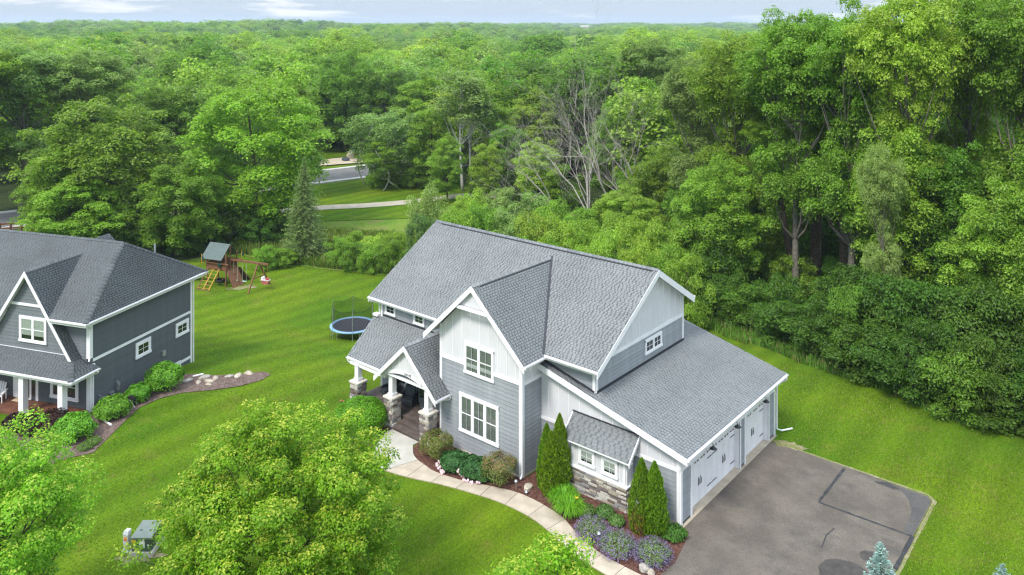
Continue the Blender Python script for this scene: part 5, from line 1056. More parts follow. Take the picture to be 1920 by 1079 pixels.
# ------------------------------------------------------------------ the unbroken canopy
rng = random.Random(77); cand = []
dd = 106.0
while dd < 330:
    px = -130.0
    step_m = 8.4 if dd < 200 else 9.2
    while px < 2050:
        p_ = px + rng.uniform(-.35, .35) * step_m * FPX / dd; d_ = dd + rng.uniform(-.4, .4) * step_m; ok = True
        if p_ < 540 and d_ < 116: ok = False
        if 540 <= p_ < 800 and d_ < 158: ok = False
        if 800 <= p_ < 1160 and d_ < 124: ok = False
        if p_ < 560 and 90 < d_ < 130 and False: ok = False
        if ok: cand.append((d_, p_))
        px += step_m * FPX / dd
    dd += step_m * .86
for k in range(24):
    d_ = 74 + rng.random() * 34; cand.append((d_, max(1350, 1250 + (108 - d_) * 9) + rng.random() * 650))
cand.sort()
TINTS = [(G_MID, 'mid green', 5), (G_LIGHT, 'light green', 6), (G_YEL, 'yellow-green', 4), (G_DEEP, 'deep green', 3), (G_GREY, 'grey-green', 3), (G_DARK, 'very dark green', 1)]
def canopy_height(px, d):
    return 16.5 + 2.6 * math.sin(px * .013 + d * .05) + 1.8 * math.sin(px * .031 - d * .021) + rng.uniform(-1.8, 1.8) + (3.5 if px > 1450 and d < 150 else 0)
far_pts = []; CANOPY = {}
for n_, (d_, p_) in enumerate(cand):
    x, y = at(p_, d_); h = canopy_height(p_, d_); tz_ = tz(x, y); k = rng.randrange(5)
    patchy = math.sin(p_ * .009 + 1.3) + math.sin(d_ * .045 + p_ * .004) + rng.uniform(-1.1, 1.1)
    t, tn, _ = (TINTS[2] if patchy > 1.35 else TINTS[1] if patchy > .35 else TINTS[0] if patchy > -.5 else TINTS[4] if patchy > -1.0 else TINTS[3] if patchy > -1.9 else TINTS[5])
    if n_ < 285:
        o = link(bpy.data.objects.new('tree', FAR[k])); o.location = (x, y, tz_); s = h / 17; sx = s * rng.uniform(.85, 1.15); o.scale = (sx, sx, s); o.rotation_euler = (0, 0, rng.random() * 6.28); o.color = (*t, 1)
        mark = [n for lim, n in ((60, 'at the left edge'), (200, 'above the slate ridge'), (340, 'near the grey leafless crown'), (540, 'above the broad bright maple'), (620, 'above the spruce'), (710, 'above the road opening'), (840, 'above the leaning birches'), (960, 'above the aspens'), (1100, 'above the grey roof peak'), (1250, 'above the dead trees'), (1400, 'left of the big cottonwoods'), (1600, 'behind the three trunks'), (1760, 'behind the tallest cottonwood'), (9999, 'at the right edge')) if p_ < lim][0]
        row = 'front rows' if d_ < 118 else 'middle rows' if d_ < 138 else 'back rows' if d_ < 160 else 'far rows'
        CANOPY.setdefault((tn, mark, row), []).append((p_, d_, o))
    else: far_pts.append((x, y, tz_, h / 17 * rng.uniform(.9, 1.1), TINTS.index(next(q for q in TINTS if q[1] == tn)), 1.0))
ORD = ['leftmost', 'second from left', 'third from left', 'fourth from left', 'fifth from left', 'sixth from left', 'seventh from left', 'eighth from left', 'ninth from left', 'tenth from left', 'eleventh from left', 'twelfth from left', 'thirteenth from left', 'fourteenth from left', 'fifteenth from left', 'sixteenth from left', 'seventeenth from left', 'eighteenth from left', 'nineteenth from left', 'twentieth from left']
for (tn, mark, row), L_ in CANOPY.items():
    L_.sort(key=lambda q: q[0])
    for i, (p_, d_, o) in enumerate(L_):
        tag(o, ('%s of the %s trees %s, %s' % (ORD[min(i, 19)], tn, mark, row)) if len(L_) > 1 else 'the only %s tree %s, %s' % (tn, mark, row), 'tree', 'trees of the unbroken woods beyond the yard')
# beyond that: woods to the horizon, nobody could count them
dd = 332.0
while dd < 5200:
    sp = 9.0 + (dd - 330) * .030
    px = -260.0
    while px < 2180:
        p_ = px + rng.uniform(-.45, .45) * sp * FPX / dd; d_ = dd + rng.uniform(-.5, .5) * sp; x, y = at(p_, d_); h = 15 + 3 * math.sin(x * .02 + y * .013) + rng.uniform(-2.5, 3.0)
        patchy = math.sin(x * .021 + 1) + math.sin(y * .017) + rng.uniform(-1, 1); ti = 2 if patchy > 1.6 else 1 if patchy > .6 else 0 if patchy > -.4 else 4 if patchy > -1.2 else 3
        far_pts.append((x, y, tz(x, y), h / 17, ti, 1 + (sp - 9) * .03)); px += sp * FPX / dd * .95
    dd += sp * .9
def gn_scatter(name, pts, tint, src, spread):
    me = bpy.data.meshes.new(name); me.from_pydata([(a[0], a[1], a[2]) for a in pts], [], []); at_ = me.attributes.new('size', 'FLOAT', 'POINT'); at_.data.foreach_set('value', [a[3] for a in pts]); aw_ = me.attributes.new('wide', 'FLOAT', 'POINT'); aw_.data.foreach_set('value', [a[3] * a[5] for a in pts])
    o = link(bpy.data.objects.new(name, me)); o.color = (*tint, 1); ng = bpy.data.node_groups.new(name, 'GeometryNodeTree'); ng.interface.new_socket('Geometry', in_out='INPUT', socket_type='NodeSocketGeometry'); ng.interface.new_socket('Geometry', in_out='OUTPUT', socket_type='NodeSocketGeometry')
    gi = ng.nodes.new('NodeGroupInput'); go = ng.nodes.new('NodeGroupOutput'); ip = ng.nodes.new('GeometryNodeInstanceOnPoints'); oi = ng.nodes.new('GeometryNodeObjectInfo'); oi.inputs[0].default_value = src; oi.inputs['As Instance'].default_value = True
    na = ng.nodes.new('GeometryNodeInputNamedAttribute'); na.data_type = 'FLOAT'; na.inputs[0].default_value = 'size'; nw = ng.nodes.new('GeometryNodeInputNamedAttribute'); nw.data_type = 'FLOAT'; nw.inputs[0].default_value = 'wide'; cv = ng.nodes.new('ShaderNodeCombineXYZ'); mu = ng.nodes.new('ShaderNodeMath'); mu.operation = 'MULTIPLY'; mu.inputs[1].default_value = spread
    rv = ng.nodes.new('FunctionNodeRandomValue'); rv.data_type = 'FLOAT'; rv.inputs[2].default_value = 0; rv.inputs[3].default_value = 6.283; cr = ng.nodes.new('ShaderNodeCombineXYZ'); L = ng.links.new
    L(nw.outputs[0], mu.inputs[0]); L(mu.outputs[0], cv.inputs[0]); L(mu.outputs[0], cv.inputs[1]); L(na.outputs[0], cv.inputs[2]); L(rv.outputs[1], cr.inputs[2])
    L(gi.outputs[0], ip.inputs['Points']); L(oi.outputs['Geometry'], ip.inputs['Instance']); L(cv.outputs[0], ip.inputs['Scale']); L(cr.outputs[0], ip.inputs['Rotation']); L(ip.outputs[0], go.inputs[0])
    md = o.modifiers.new('scatter', 'NODES'); md.node_group = ng; o['kind'] = 'stuff'; return o
# the far woods borrow the crowns of real trees that stand in the nearer canopy
srcs = {}
for o in list(col.objects):
    if o.name.startswith('tree') and o.type == 'MESH' and o.data in FAR and o.data.name not in srcs: srcs[o.data.name] = o
srcs = list(srcs.values())
for ti, (t, tn, _) in enumerate(TINTS):
    pts = [p for p in far_pts if p[4] == ti]
    for si in range(2):
        q = pts[si::2]
        if q: gn_scatter('distant_woods', q, t, srcs[(ti + si * 2) % len(srcs)], 1.15)

# ================================================================== YARD TREES CLOSE TO THE CAMERA
def big_maple(seed, H, Rr, mat, bark=BARK, n=300, per=300, leaf=.102, crad=.50, kind='round', z0=1.2):
    return make_tree(seed, kind, H, Rr, z0, n, per, leaf, crad, .72, r0=.15, limbs=40, mats=(mat, bark), young=.62, bend=.25, droop=.35)
cm, tm = big_maple(201, 7.8, 4.45, MAPLE, n=520, per=330)
free_tree('maple_tree', cm, tm, *at(528, 29), 'large yellow-green maple in the front lawn before the stone porch', 'tree')
cm, tm = big_maple(202, 8.3, 3.0, MAPLE2, n=230, per=230, kind='vase')
free_tree('maple_tree', cm, tm, *at(2, 27.5), 'paler open-branched maple at the lower left, before the brown porch', 'tree')
cm, tm = big_maple(203, 7.35, 2.0, MAPLE, n=130, per=200, leaf=.10, crad=.38, kind='vase', z0=2)
free_tree('maple_tree', cm, tm, *at(1022, 22.6), 'top of a young maple rising over the front walk at the bottom edge', 'tree')
cm, tm = spruce_mesh(31, 5.5, 1.75, .2, 12, 85, .105, NEEDB, .28)
free_tree('blue_spruce', cm, tm, *at(1651, 25.6), 'blue spruce beside the asphalt driveway at the bottom edge', 'tree')
cm2, tm2 = spruce_mesh(32, 5.62, 1.7, .2, 12, 85, .10, NEEDB, .28)
free_tree('blue_spruce', cm2, tm2, *at(1880, 24.4), 'tips of a blue spruce on the grass at the bottom right corner', 'tree')

# ================================================================== GARDEN PLANTS
def bush_mesh(seed, r, h, n, leaf, mat, kind='dome', rough_=.12, droop=0., tuft=None, tuft_c=None, young=0.):
    rng = np.random.default_rng(seed); d = rng.normal(size=(n, 3)); d[:, 2] = np.abs(d[:, 2]) * 1.05 - .22; d /= np.linalg.norm(d, axis=1, keepdims=True)
    lum = 1 + rough_ * (np.sin(d[:, 0] * 7 + seed) * np.sin(d[:, 1] * 6 + 2) + np.sin(d[:, 2] * 9 + d[:, 0] * 5) * .7); rr = (1 - .28 * rng.random(n) ** 2) * lum
    if kind == 'dome': p = d * rr[:, None] * np.array([r, r, h * .62]) + np.array([0, 0, h * .40])
    elif kind == 'box': p = np.sign(d) * np.abs(d) ** .62 * rr[:, None] * np.array([r, r, h * .5]) + np.array([0, 0, h * .5])
    p[:, 2] = np.maximum(p[:, 2], .03); nn = d * .9 + np.array([0, 0, .5]) + rng.normal(size=d.shape) * .45
    v, f = leaf_cloud(p, nn, leaf * rng.uniform(.7, 1.3, n), rng, droop=droop); at_ = {'tone': rng.random(n)}
    if young: at_['young'] = (rng.random(n) < young) * np.clip(d[:, 2] + .35, 0, 1)
    return npmesh('foliage', v, f, [mat], at_)
def stems_mesh(seed, r, h, m=BARK, n=9, w=.018):
    rng = random.Random(seed); mb = MB()
    for k in range(n):
        a = rng.random() * 6.28; q = rng.uniform(.3, .8) * r; mb.tube([(math.cos(a) * r * .1, math.sin(a) * r * .1, -.05), (math.cos(a) * q * .5, math.sin(a) * q * .5, h * .35), (math.cos(a) * q, math.sin(a) * q, h * rng.uniform(.6, .9))], [w, w * .7, w * .3], 4, False)
    return mb.mesh('stems', m)
def bush(name, x, y, r, h, label, cat='bush', tint=(.08, .16, .02), seed=1, n=5000, leaf=.07, mat=None, group=None, z=None, **k):
    e = empty(name, (x, y, tz(x, y) + .02 if z is None else z)); o = link(bpy.data.objects.new('foliage', bush_mesh(seed, r, h, n, leaf, mat or BUSHL, **k)), e); o.color = (*tint, 1)
    link(bpy.data.objects.new('stems', stems_mesh(seed, r, h)), e); return tag(e, label, cat, group)
RED_TIP = leaf_mat('red_green_leaves', (.13, .19, .03), (.34, .20, .11), .4, .25)
DK_RED = leaf_mat('burgundy_leaves', (.035, .014, .012), None, .5, .2)
bush('round_bush', -9.55, -1.95, 1.42, 1.6, 'big round bright green bush left of the porch steps', tint=(.11, .32, .012), seed=3, n=13000, leaf=.085, rough_=.05)
bush('tinted_bush', -4.55, -1.25, .72, 1.15, 'olive bush with reddish tips right of the porch steps', mat=RED_TIP, seed=5, n=6500, leaf=.06, kind='box', young=.22, rough_=.10)
bush('tinted_bush', -.65, -.95, .74, 1.25, 'pinkish-brown tinted bush at the corner downspout', mat=RED_TIP, seed=6, n=6500, leaf=.06, kind='box', young=.5, rough_=.10)
def arbor(seed, spires, label, x, y):
    """arborvitae: several narrow pointed spires of upright sprays"""
    e = empty('arborvitae', (x, y, .02))
    for i, (ox, oy, h, r) in enumerate(spires):
        rng = np.random.default_rng(seed + i); n = int(6500 * h / 3); z = rng.random(n) ** .85; a = rng.random(n) * 6.283
        R_ = r * (np.clip(z * 6, 0, 1) * .35 + .65) * (1 - z ** 2.1) ** .8 * (1 + .10 * np.sin(a * 5 + z * 22) + .06 * np.sin(a * 9 - z * 31)) * (1 - .18 * rng.random(n) ** 2)
        p = np.stack([R_ * np.cos(a), R_ * np.sin(a), z * h], 1); D = np.stack([np.cos(a) * .45, np.sin(a) * .45, np.full(n, 1.)], 1) + rng.normal(size=(n, 3)) * .22; D /= np.linalg.norm(D, axis=1, keepdims=True)
        nn = np.stack([np.cos(a), np.sin(a), np.full(n, .3)], 1) + rng.normal(size=(n, 3)) * .5; b = np.cross(D, nn); b /= np.linalg.norm(b, axis=1, keepdims=True); s = (.085 * rng.uniform(.6, 1.3, n))[:, None]
        v = np.stack([p - D * s * .5, p + b * s * .34, p + D * s * .8, p - b * s * .34], 1).reshape(-1, 3); o = link(bpy.data.objects.new('spire', npmesh('spire', v, np.arange(len(v)).reshape(-1, 4), [ARBL], {'tone': rng.random(n), 'young': ((p[:, 2] < h * .30) & (np.abs(a - 4.9) < .55) & (i == 0)) * (rng.random(n) < .55) * (.8 if seed == 31 else .0)})), e); o.location = (ox, oy, 0)
        link(bpy.data.objects.new('trunk', MB().tube([(0, 0, -.1), (0, 0, h * .8)], [.06, .015], 6).mesh('trunk', BARK)), o)
    return tag(e, label, 'evergreen shrub')
ARBL = leaf_mat('arborvitae_sprays', (.17, .29, .014), (.32, .16, .04), .35, .2, .7)
arbor(21, [(-.30, -.1, 3.05, .47), (.10, -.28, 2.9, .54), (.22, .22, 3.55, .54)], 'arborvitae clump of three spires between the bay and the bump-out', 1.75, .15)
arbor(31, [(-.25, -.12, 3.1, .58), (.30, .02, 3.1, .58), (.0, .2, 2.4, .55)], 'arborvitae clump of two tall spires in front of the garage wall', 6.72, .32)
def blades_mesh(seed, n, r, h, w, mats, arch=.7, base=.25, attrs=None, name='leaves'):
    """arching strap leaves, three segments each"""
    rng = np.random.default_rng(seed); a = rng.random(n) * 6.283; b0 = np.sqrt(rng.random(n)) * base * r; hh = h * rng.uniform(.6, 1.15, n); out_ = r * rng.uniform(.35, 1.1, n)
    dr = np.stack([np.cos(a), np.sin(a)], 1); sd = np.stack([-np.sin(a), np.cos(a)], 1); V = []; prof = ((0, 0, 1), (.30, .62, .9), (.68, .95, .65), (1.0, 1 - arch * .55, .05))
    for t, z, wd in prof:
        c = dr * (b0 + out_ * t)[:, None]
        for s in (-1, 1): V.append(np.stack([c[:, 0] + sd[:, 0] * s * w * wd / 2, c[:, 1] + sd[:, 1] * s * w * wd / 2, hh * z + .01], 1))
    V = np.stack(V, 1); F = []
    for k in range(3): F.append(np.stack([np.arange(n) * 8 + 2 * k, np.arange(n) * 8 + 2 * k + 1, np.arange(n) * 8 + 2 * k + 3, np.arange(n) * 8 + 2 * k + 2], 1))
    tn = np.tile(rng.random(n), 3); return npmesh(name, V.reshape(-1, 3), np.concatenate(F), mats, {'tone': tn})
def plant(name, x, y, mesh, label, cat, tint, group=None, z=None, rot=0, s=1):
    e = empty(name, (x, y, .02 if z is None else z), rot); o = link(bpy.data.objects.new(mesh.name, mesh), e); o.color = (*tint, 1); o.scale = (s, s, s); return tag(e, label, cat, group)
dl = blades_mesh(4, 620, .72, .62, .030, [BUSHL]); dl.name = 'strap_leaves'
DLG = (.13, .32, .018)
plant('daylily', 2.72, -.35, dl, 'daylily clump right behind the path light', 'perennial', DLG); p_ = plant('daylily', 3.42, -.86, dl, 'daylily clump with a yellow flower beside the front walk', 'perennial', DLG, rot=2)
FLY = material('yellow_flower', (.75, .50, .03), .6, .05); fl = MB()
for k in range(6): t = k * 1.047; fl.add([(0, 0, 0), (.05 * math.cos(t - .35), .05 * math.sin(t - .35), .04), (.11 * math.cos(t), .11 * math.sin(t), .05), (.05 * math.cos(t + .35), .05 * math.sin(t + .35), .04)], [(0, 1, 2, 3)])
o = fl.build('flower', FLY, p_); o.location = (.25, -.28, .62)
sm_ = bush_mesh(9, .42, .42, 1500, .075, BUSHL, rough_=.1); 
for x, y, s, lb in ((4.02, -.42, 1.0, 'small round perennial nearest the daylilies'), (4.68, .08, 1.0, 'small round perennial closest to the stone base'), (5.42, -.1, .85, 'smallest round perennial beside the arborvitae')): plant('round_perennial', x, y, sm_, lb, 'perennial', (.11, .20, .045), s=s)
plant('round_perennial', 7.72, .72, bush_mesh(10, .55, .42, 2200, .07, BUSHL, rough_=.14), 'low leafy green perennial at the garage corner by the driveway', 'perennial', (.075, .165, .02))
plant('small_weed', -8.3, -1.9, bush_mesh(14, .28, .22, 500, .06, BUSHL), 'small green plant in the mulch left of the landing', 'perennial', (.09, .17, .03)); plant('small_weed', -8.9, -3.05, bush_mesh(15, .45, .35, 900, .06, BUSHL), 'loose pale plant at the front of the left bed', 'perennial', (.13, .21, .04))
CATL = leaf_mat('catmint_leaves', (.15, .23, .08), None, .35, .25); CATF = leaf_mat('catmint_flowers', (.25, .20, .34), None, .35, .2)
def catmint(x, y, r, label, seed):
    e = empty('catmint', (x, y, .02)); rng = np.random.default_rng(seed); link(bpy.data.objects.new('foliage', bush_mesh(seed, r * .80, r * .74, 3600, .055, CATL, rough_=.16)), e)
    n = 900; d = rng.normal(size=(n, 3)); d[:, 2] = np.abs(d[:, 2]) * .9 + .02; d /= np.linalg.norm(d, axis=1, keepdims=True); st = []
    ringy = np.clip(1.25 - d[:, 2], .15, 1); keep = rng.random(n) < ringy; d = d[keep]; n = len(d)
    for j in range(9):
        t = .66 + .052 * j; P = d * np.array([r, r, r * .80]) * (t + rng.normal(size=(n, 1)) * .015); P[:, 2] += r * .08 + .03 * j * .1; P += rng.normal(size=(n, 3)) * .008; st.append(P)
    P = np.concatenate(st); dd = np.tile(d, (9, 1)); v, f = leaf_cloud(P, dd + rng.normal(size=P.shape) * .7, .036 * rng.uniform(.6, 1.3, len(P)), rng, asp=.8)
    link(bpy.data.objects.new('flower_spikes', npmesh('flower_spikes', v, f, [CATF], {'tone': rng.random(len(P))})), e); return tag(e, label, 'flowering plant', 'purple catmint along the front walk')
catmint(4.98, -1.36, .76, 'purple catmint mound nearest the daylilies', 41); catmint(6.38, -1.6, .86, 'middle purple catmint mound along the front walk', 42); catmint(7.76, -1.1, .82, 'purple catmint mound closest to the driveway, by the two stones', 43)
# peonies: leafy clumps with pale pink blooms flopping on the walk
PEL = leaf_mat('peony_leaves', (.045, .115, .028), None, .4, .2); PINK = material('pale_pink_petals', (.72, .50, .53), .8, .12, 9)
def bloom(r):
    bm = bmesh.new(); bmesh.ops.create_icosphere(bm, subdivisions=1, radius=r); rng = random.Random(3)
    for v in bm.verts: v.co *= rng.uniform(.72, 1.18)
    me = bpy.data.meshes.new('bloom'); bm.to_mesh(me); bm.free(); me.materials.append(PINK); return me
BL = bloom(.085)
def peony(x, y, r, h, label, seed, bl):
    e = empty('peony', (x, y, .02)); link(bpy.data.objects.new('foliage', bush_mesh(seed, r, h, 3600, .13, PEL, rough_=.16, droop=.5)), e); rng = random.Random(seed)
    for dx, dy, dz in bl:
        for k in range(rng.randint(2, 3)):
            o = link(bpy.data.objects.new('bloom', BL), e); o.location = (dx + rng.uniform(-.11, .11), dy + rng.uniform(-.09, .09), dz + rng.uniform(-.02, .05)); o.rotation_euler = (rng.random() * 3, rng.random() * 3, 0); s = rng.uniform(.75, 1.25); o.scale = (s, s, s * .8)
    return tag(e, label, 'flowering plant', 'peonies under the triple window')
peony(-3.15, -1.35, .72, .66, 'peony with pink blooms next to the olive bush', 51, [(-.72, .25, .35), (-.55, -.62, .12), (-.35, -.74, .10), (-.15, -.80, .08), (.05, -.86, .07), (-.62, -.45, .2)])
peony(-2.1, -1.15, .74, .68, 'peony with few blooms in the middle of the bed', 52, [(-.2, -.74, .3), (.0, -.8, .22)])
peony(-1.45, -1.05, .66, .58, 'peony whose blooms spill on the walk near the pinkish bush', 53, [(-.62, -.85, .07), (-.42, -.9, .06), (-.2, -.88, .06), (.0, -.86, .06), (.25, -.72, .1), (-.75, -.74, .1)])
# stones in the bed
def rock(x, y, s, label, m=ROCK, seed=1, name='boulder', group=None, z=None, cat='rock'):
    bm = bmesh.new(); bmesh.ops.create_icosphere(bm, subdivisions=2, radius=1); rng = random.Random(seed); q = [rng.uniform(0, 6) for _ in range(4)]
    for v in bm.verts:
        c = v.co; f = 1 + .13 * math.sin(c.x * 3.1 + q[0]) * math.sin(c.y * 2.7 + q[1]) + .10 * math.sin(c.z * 4 + q[2]) + rng.uniform(-.04, .04); v.co = Vector((c.x * s[0] * f, c.y * s[1] * f, max(c.z, -.6) * s[2] * f))
    me = bpy.data.meshes.new(name); bm.to_mesh(me); bm.free(); me.materials.append(m); o = link(bpy.data.objects.new(name, me)); o.location = (x, y, tz(x, y) + s[2] * .45 if z is None else z); o.rotation_euler = (0, 0, seed); return tag(o, label, cat, group)
rock(7.86, -1.93, (.24, .22, .20), 'grey round stone at the edge of the catmint', seed=2); rock(8.16, -1.92, (.17, .16, .15), 'smaller tan stone beside the grey one near the driveway', ROCKT, 3); rock(.72, -.42, (.34, .22, .12), 'flat pale splash stone under the corner downspout', ROCKT, 5)
rb_ = 'stones edging the bed of the slate house'
for k, (px, py, s, tn) in enumerate(((352, 716, .34, 'leftmost'), (372, 719, .30, 'second from the left'), (392, 717, .34, 'third from the left'), (384, 710, .40, 'pinkish, behind the others'), (404, 712, .34, 'larger, middle of the row'), (391, 722, .22, 'smallest, in front'), (430, 708, .3, 'half sunk near the tip of the bed'), (446, 706, .34, 'long pale, near the tip of the bed'), (466, 702, .38, 'farthest out in the lawn'))):
    rock(*gp(px, py), (s * .95, s * .55, s * .36), 'edging stone beside the slate house, ' + tn, ROCKT if k % 3 else ROCK, 11 + k, 'edging_stone', rb_)
def path_light(x, y, label, h=.42):
    e = empty('path_light', (x, y, .02)); MB().tube([(0, 0, -.05), (0, 0, h)], .012, 6).build('stake', STEEL, e); MB().lathe((0, 0, h), [(.035, -.06), (.035, 0), (.09, .01), (.05, .06), (.012, .09)], 10).build('lamp_head', STEEL, e); return tag(e, label, 'garden light', 'garden path lights')
path_light(2.95, -1.0, 'path light in front of the daylilies'); path_light(.42, -.95, 'path light near the corner downspout'); path_light(5.55, -1.7, 'path light among the catmint'); path_light(1.0, -.9, 'short white light stub by the flat stone', .12)
# slate house bushes
BG = (.13, .30, .018)
for x, y, r, h, lb, sd_ in ((*gp(137, 822), .98, 1.15, 'bright green bush at the corner of the brown porch', 61), (*gp(209, 781), .92, 1.0, 'green bush under the electric meter', 62), (*gp(258, 752), .64, .9, 'smallest green bush along the slate wall', 63), (*gp(308, 729), 1.05, 1.45, 'largest round bush by the basement window', 64)):
    bush('green_bush', x, y, r, h, lb, tint=BG, seed=sd_, n=5200, leaf=.12, rough_=.13, group='bushes along the slate house')
for x, y, r, h, lb, sd_ in ((*gp(60, 812), .75, .9, 'dark burgundy shrub below the middle porch post', 66), (*gp(98, 806), .9, .95, 'dark burgundy shrub between the two white posts', 67), (*gp(28, 806), .6, .8, 'burgundy shrub at the left end of the porch', 68)): bush('burgundy_shrub', x, y, r, h, lb, 'shrub', mat=DK_RED, seed=sd_, n=4200, leaf=.09, group='burgundy shrubs by the porch')
for px, py in ((175, 832), (160, 842)): plant('small_weed', *gp(px, py), bush_mesh(70 + px, .4, .28, 700, .07, BUSHL), 'low green plant in the mulch, %s' % ('nearer the downspout' if px > 170 else 'nearer the lawn'), 'perennial', (.10, .19, .03))
# hose reel and white drain pipes
x, y = gp(246, 762); e = tag(empty('hose_reel', (x, y, .02), ROT2 + .4), 'black hose reel on white legs between two bushes', 'hose reel')
MB().lathe((0, 0, 0), [(.12, -.14), (.26, -.14), (.27, .14), (.12, .14)], 14).build('reel_drum', RUBBER, e); d_ = e.children[0]; d_.location = (0, 0, .34); d_.rotation_euler = (R(90), 0, 0)
for s in (-1, 1): MB().tube([(-.22, s * .2, 0), (0, s * .2, .42), (.26, s * .2, 0)], .022, 6).build('frame_leg', WHITE, e)
MB().tube([(0, -.24, .40), (0, .24, .40)], .02, 6).build('axle', DARKM, e)
for (a, b_, lb) in (((190, 790), (209, 800), 'white drain pipe lying on the mulch by the porch corner'), ((362, 709), (381, 704), 'white drain pipe at the back corner of the slate house')):
    p, q = gp(*a), gp(*b_); tag(MB().tube([(p[0], p[1], tz(*p) + .10), (q[0], q[1], tz(*q) + .08)], .055, 8).build('drain_pipe', WHITE), lb, 'drain pipe')
# ================================================================== THINGS ON THE PORCHES
def armchair(x, y, rz, label):
    e = empty('armchair', (x, y, .5), rz)
    mb = MB().box(-.38, .38, -.36, .36, .05, .28); mb.build('wicker_base', WICK, e)
    MB().prism([(-.36, .30, .28), (.36, .30, .28), (.38, .44, .86), (-.38, .44, .86)], (0, .08, .0)).build('backrest', WICK, e)
    for s in (-1, 1): MB().prism([(s * .40, -.38, .05), (s * .40, .40, .05), (s * .40, .42, .64), (s * .40, -.10, .58), (s * .40, -.38, .50)], (-s * .09, 0, 0)).build('armrest', WICK, e)
    MB().box(-.31, .31, -.36, .28, .28, .42).build('seat_cushion', CUSH, e); MB().prism([(-.29, .22, .42), (.29, .22, .42), (.31, .34, .90), (-.31, .34, .90)], (0, -.10, 0)).build('back_cushion', CUSH, e)
    return tag(e, label, 'armchair', 'wicker armchairs on the stone porch')
armchair(-10.55, .95, R(-30), 'dark wicker armchair farther along the stone porch'); armchair(-9.0, 1.0, R(20), 'dark wicker armchair in the middle of the stone porch, behind the steps')
e = tag(empty('topiary', (-8.05, 1.25, .5)), 'ball topiary in a tall grey pot under the porch window', 'potted plant')
MB().prism([(-.14, -.14, 0), (.14, -.14, 0), (.14, .14, 0), (-.14, .14, 0)], (0, 0, .02)).add([(-.13, -.13, 0), (.13, -.13, 0), (.13, .13, 0), (-.13, .13, 0), (-.19, -.19, .62), (.19, -.19, .62), (.19, .19, .62), (-.19, .19, .62)], [(0, 1, 5, 4), (1, 2, 6, 5), (2, 3, 7, 6), (3, 0, 4, 7)]).build('pot', ALUM, e)
o = link(bpy.data.objects.new('foliage_ball', bush_mesh(80, .26, .48, 1300, .045, BUSHL, rough_=.02)), e); o.location = (0, 0, .66); o.color = (.05, .13, .02, 1); MB().tube([(0, 0, .4), (0, 0, .8)], .02, 5).build('stem', BARK, e)
def poppy(x, y, lb, seed):
    e = plant('red_flower', x, y, bush_mesh(seed, .22, .3, 260, .07, BUSHL), lb, 'flowering plant', (.07, .15, .02), 'red flowers at the porch end'); rng = random.Random(seed)
    for k in range(4): o = link(bpy.data.objects.new('bloom', BLR), e); o.location = (rng.uniform(-.2, .2), rng.uniform(-.2, .2), .36); o.scale = (.6, .6, .4)
BLR = BL.copy(); BLR.materials.clear(); BLR.materials.append(REDP)
poppy(-11.6, -1.15, 'red-flowered plant beside the far stone pier', 91); poppy(-10.9, -1.0, 'red-flowered plant between the far pier and the round bush', 92); poppy(-12.3, -.9, 'red-flowered plant at the lawn end of the porch bed', 93)
x, y = l2w(-5.9, -.75); e = tag(empty('garden_chair', (x, y, .11), ROT2 + .5), 'white slatted garden chair on the brown porch', 'chair')
for k in range(5): MB().beam((-.24 + k * .12, .18, .36), (-.24 + k * .12, .52, .95 - abs(k - 2) * .05), .10, .02, (0, -1, .4)).build('back_slat', WHITE, e)
for k in range(5): MB().box(-.28, .28, -.30 + k * .1, -.21 + k * .1, .34, .36).build('seat_slat', WHITE, e)
for s in (-1, 1): MB().box(s * .36 - .06, s * .36 + .06, -.38, .36, .52, .545).build('armrest', WHITE, e); MB().box(s * .34 - .02, s * .34 + .02, -.34, -.24, 0, .52).build('leg', WHITE, e); MB().box(s * .34 - .02, s * .34 + .02, .22, .32, 0, .52).build('leg', WHITE, e)
MATT = material('tan_mat', (.42, .30, .17), .95, .3, 9, c2=(.60, .52, .38)); x, y = l2w(-4.75, -.22)
o = tag(MB().box(-.46, .46, -.24, .24, 0, .018).build('doormat', MATT), 'tan patterned doormat before the dark red door', 'doormat'); o.location = (x, y, .112); o.rotation_euler = (0, 0, ROT2)
# ================================================================== UTILITY CABINETS
TGR = material('transformer_green', (.055, .085, .060), .45, .1, 3, spec=.5); TGT = material('transformer_lid', (.15, .18, .155), .45, .1, 3, spec=.5); GP = material('plastic_pedestal', (.50, .52, .51), .55, .08, 4)
STK_Y = material('yellow_sticker', (.75, .48, .02), .5, .02); STK_W = material('white_sticker', (.72, .74, .74), .5, .02); STK_R = material('red_sticker', (.6, .06, .04), .5, .02)
tx, ty = gp(276, 1028); e = tag(empty('utility_transformer', (tx, ty, 0), R(40)), 'green transformer box with yellow and white stickers on a concrete base', 'transformer')
b = MB().box(-.47, .47, -.62, .66, -.05, .20).build('concrete_base', CONCG, e); MB().box(-.003, .003, -.624, -.62, .0, .19).build('joint', DARKM, b)
c = MB().box(-.40, .40, -.54, .50, .20, .70).build('cabinet', TGR, e)
lid = MB().prism([(-.42, -.57, .70), (.42, -.57, .70), (.42, -.57, .78), (-.42, -.57, .78)], (0, 1.10, 0)).add([(-.42, -.57, .78), (.42, -.57, .78), (.42, .53, .84), (-.42, .53, .84), (-.42, .53, .70), (.42, .53, .70)], [(0, 1, 2, 3), (3, 2, 5, 4), (1, 5, 2), (0, 3, 4)]).build('lid', TGT, e)
for x in (-.2, .2): MB().box(x - .05, x + .05, -.12, -.06, .80, .825).build('hinge', TGR, lid)
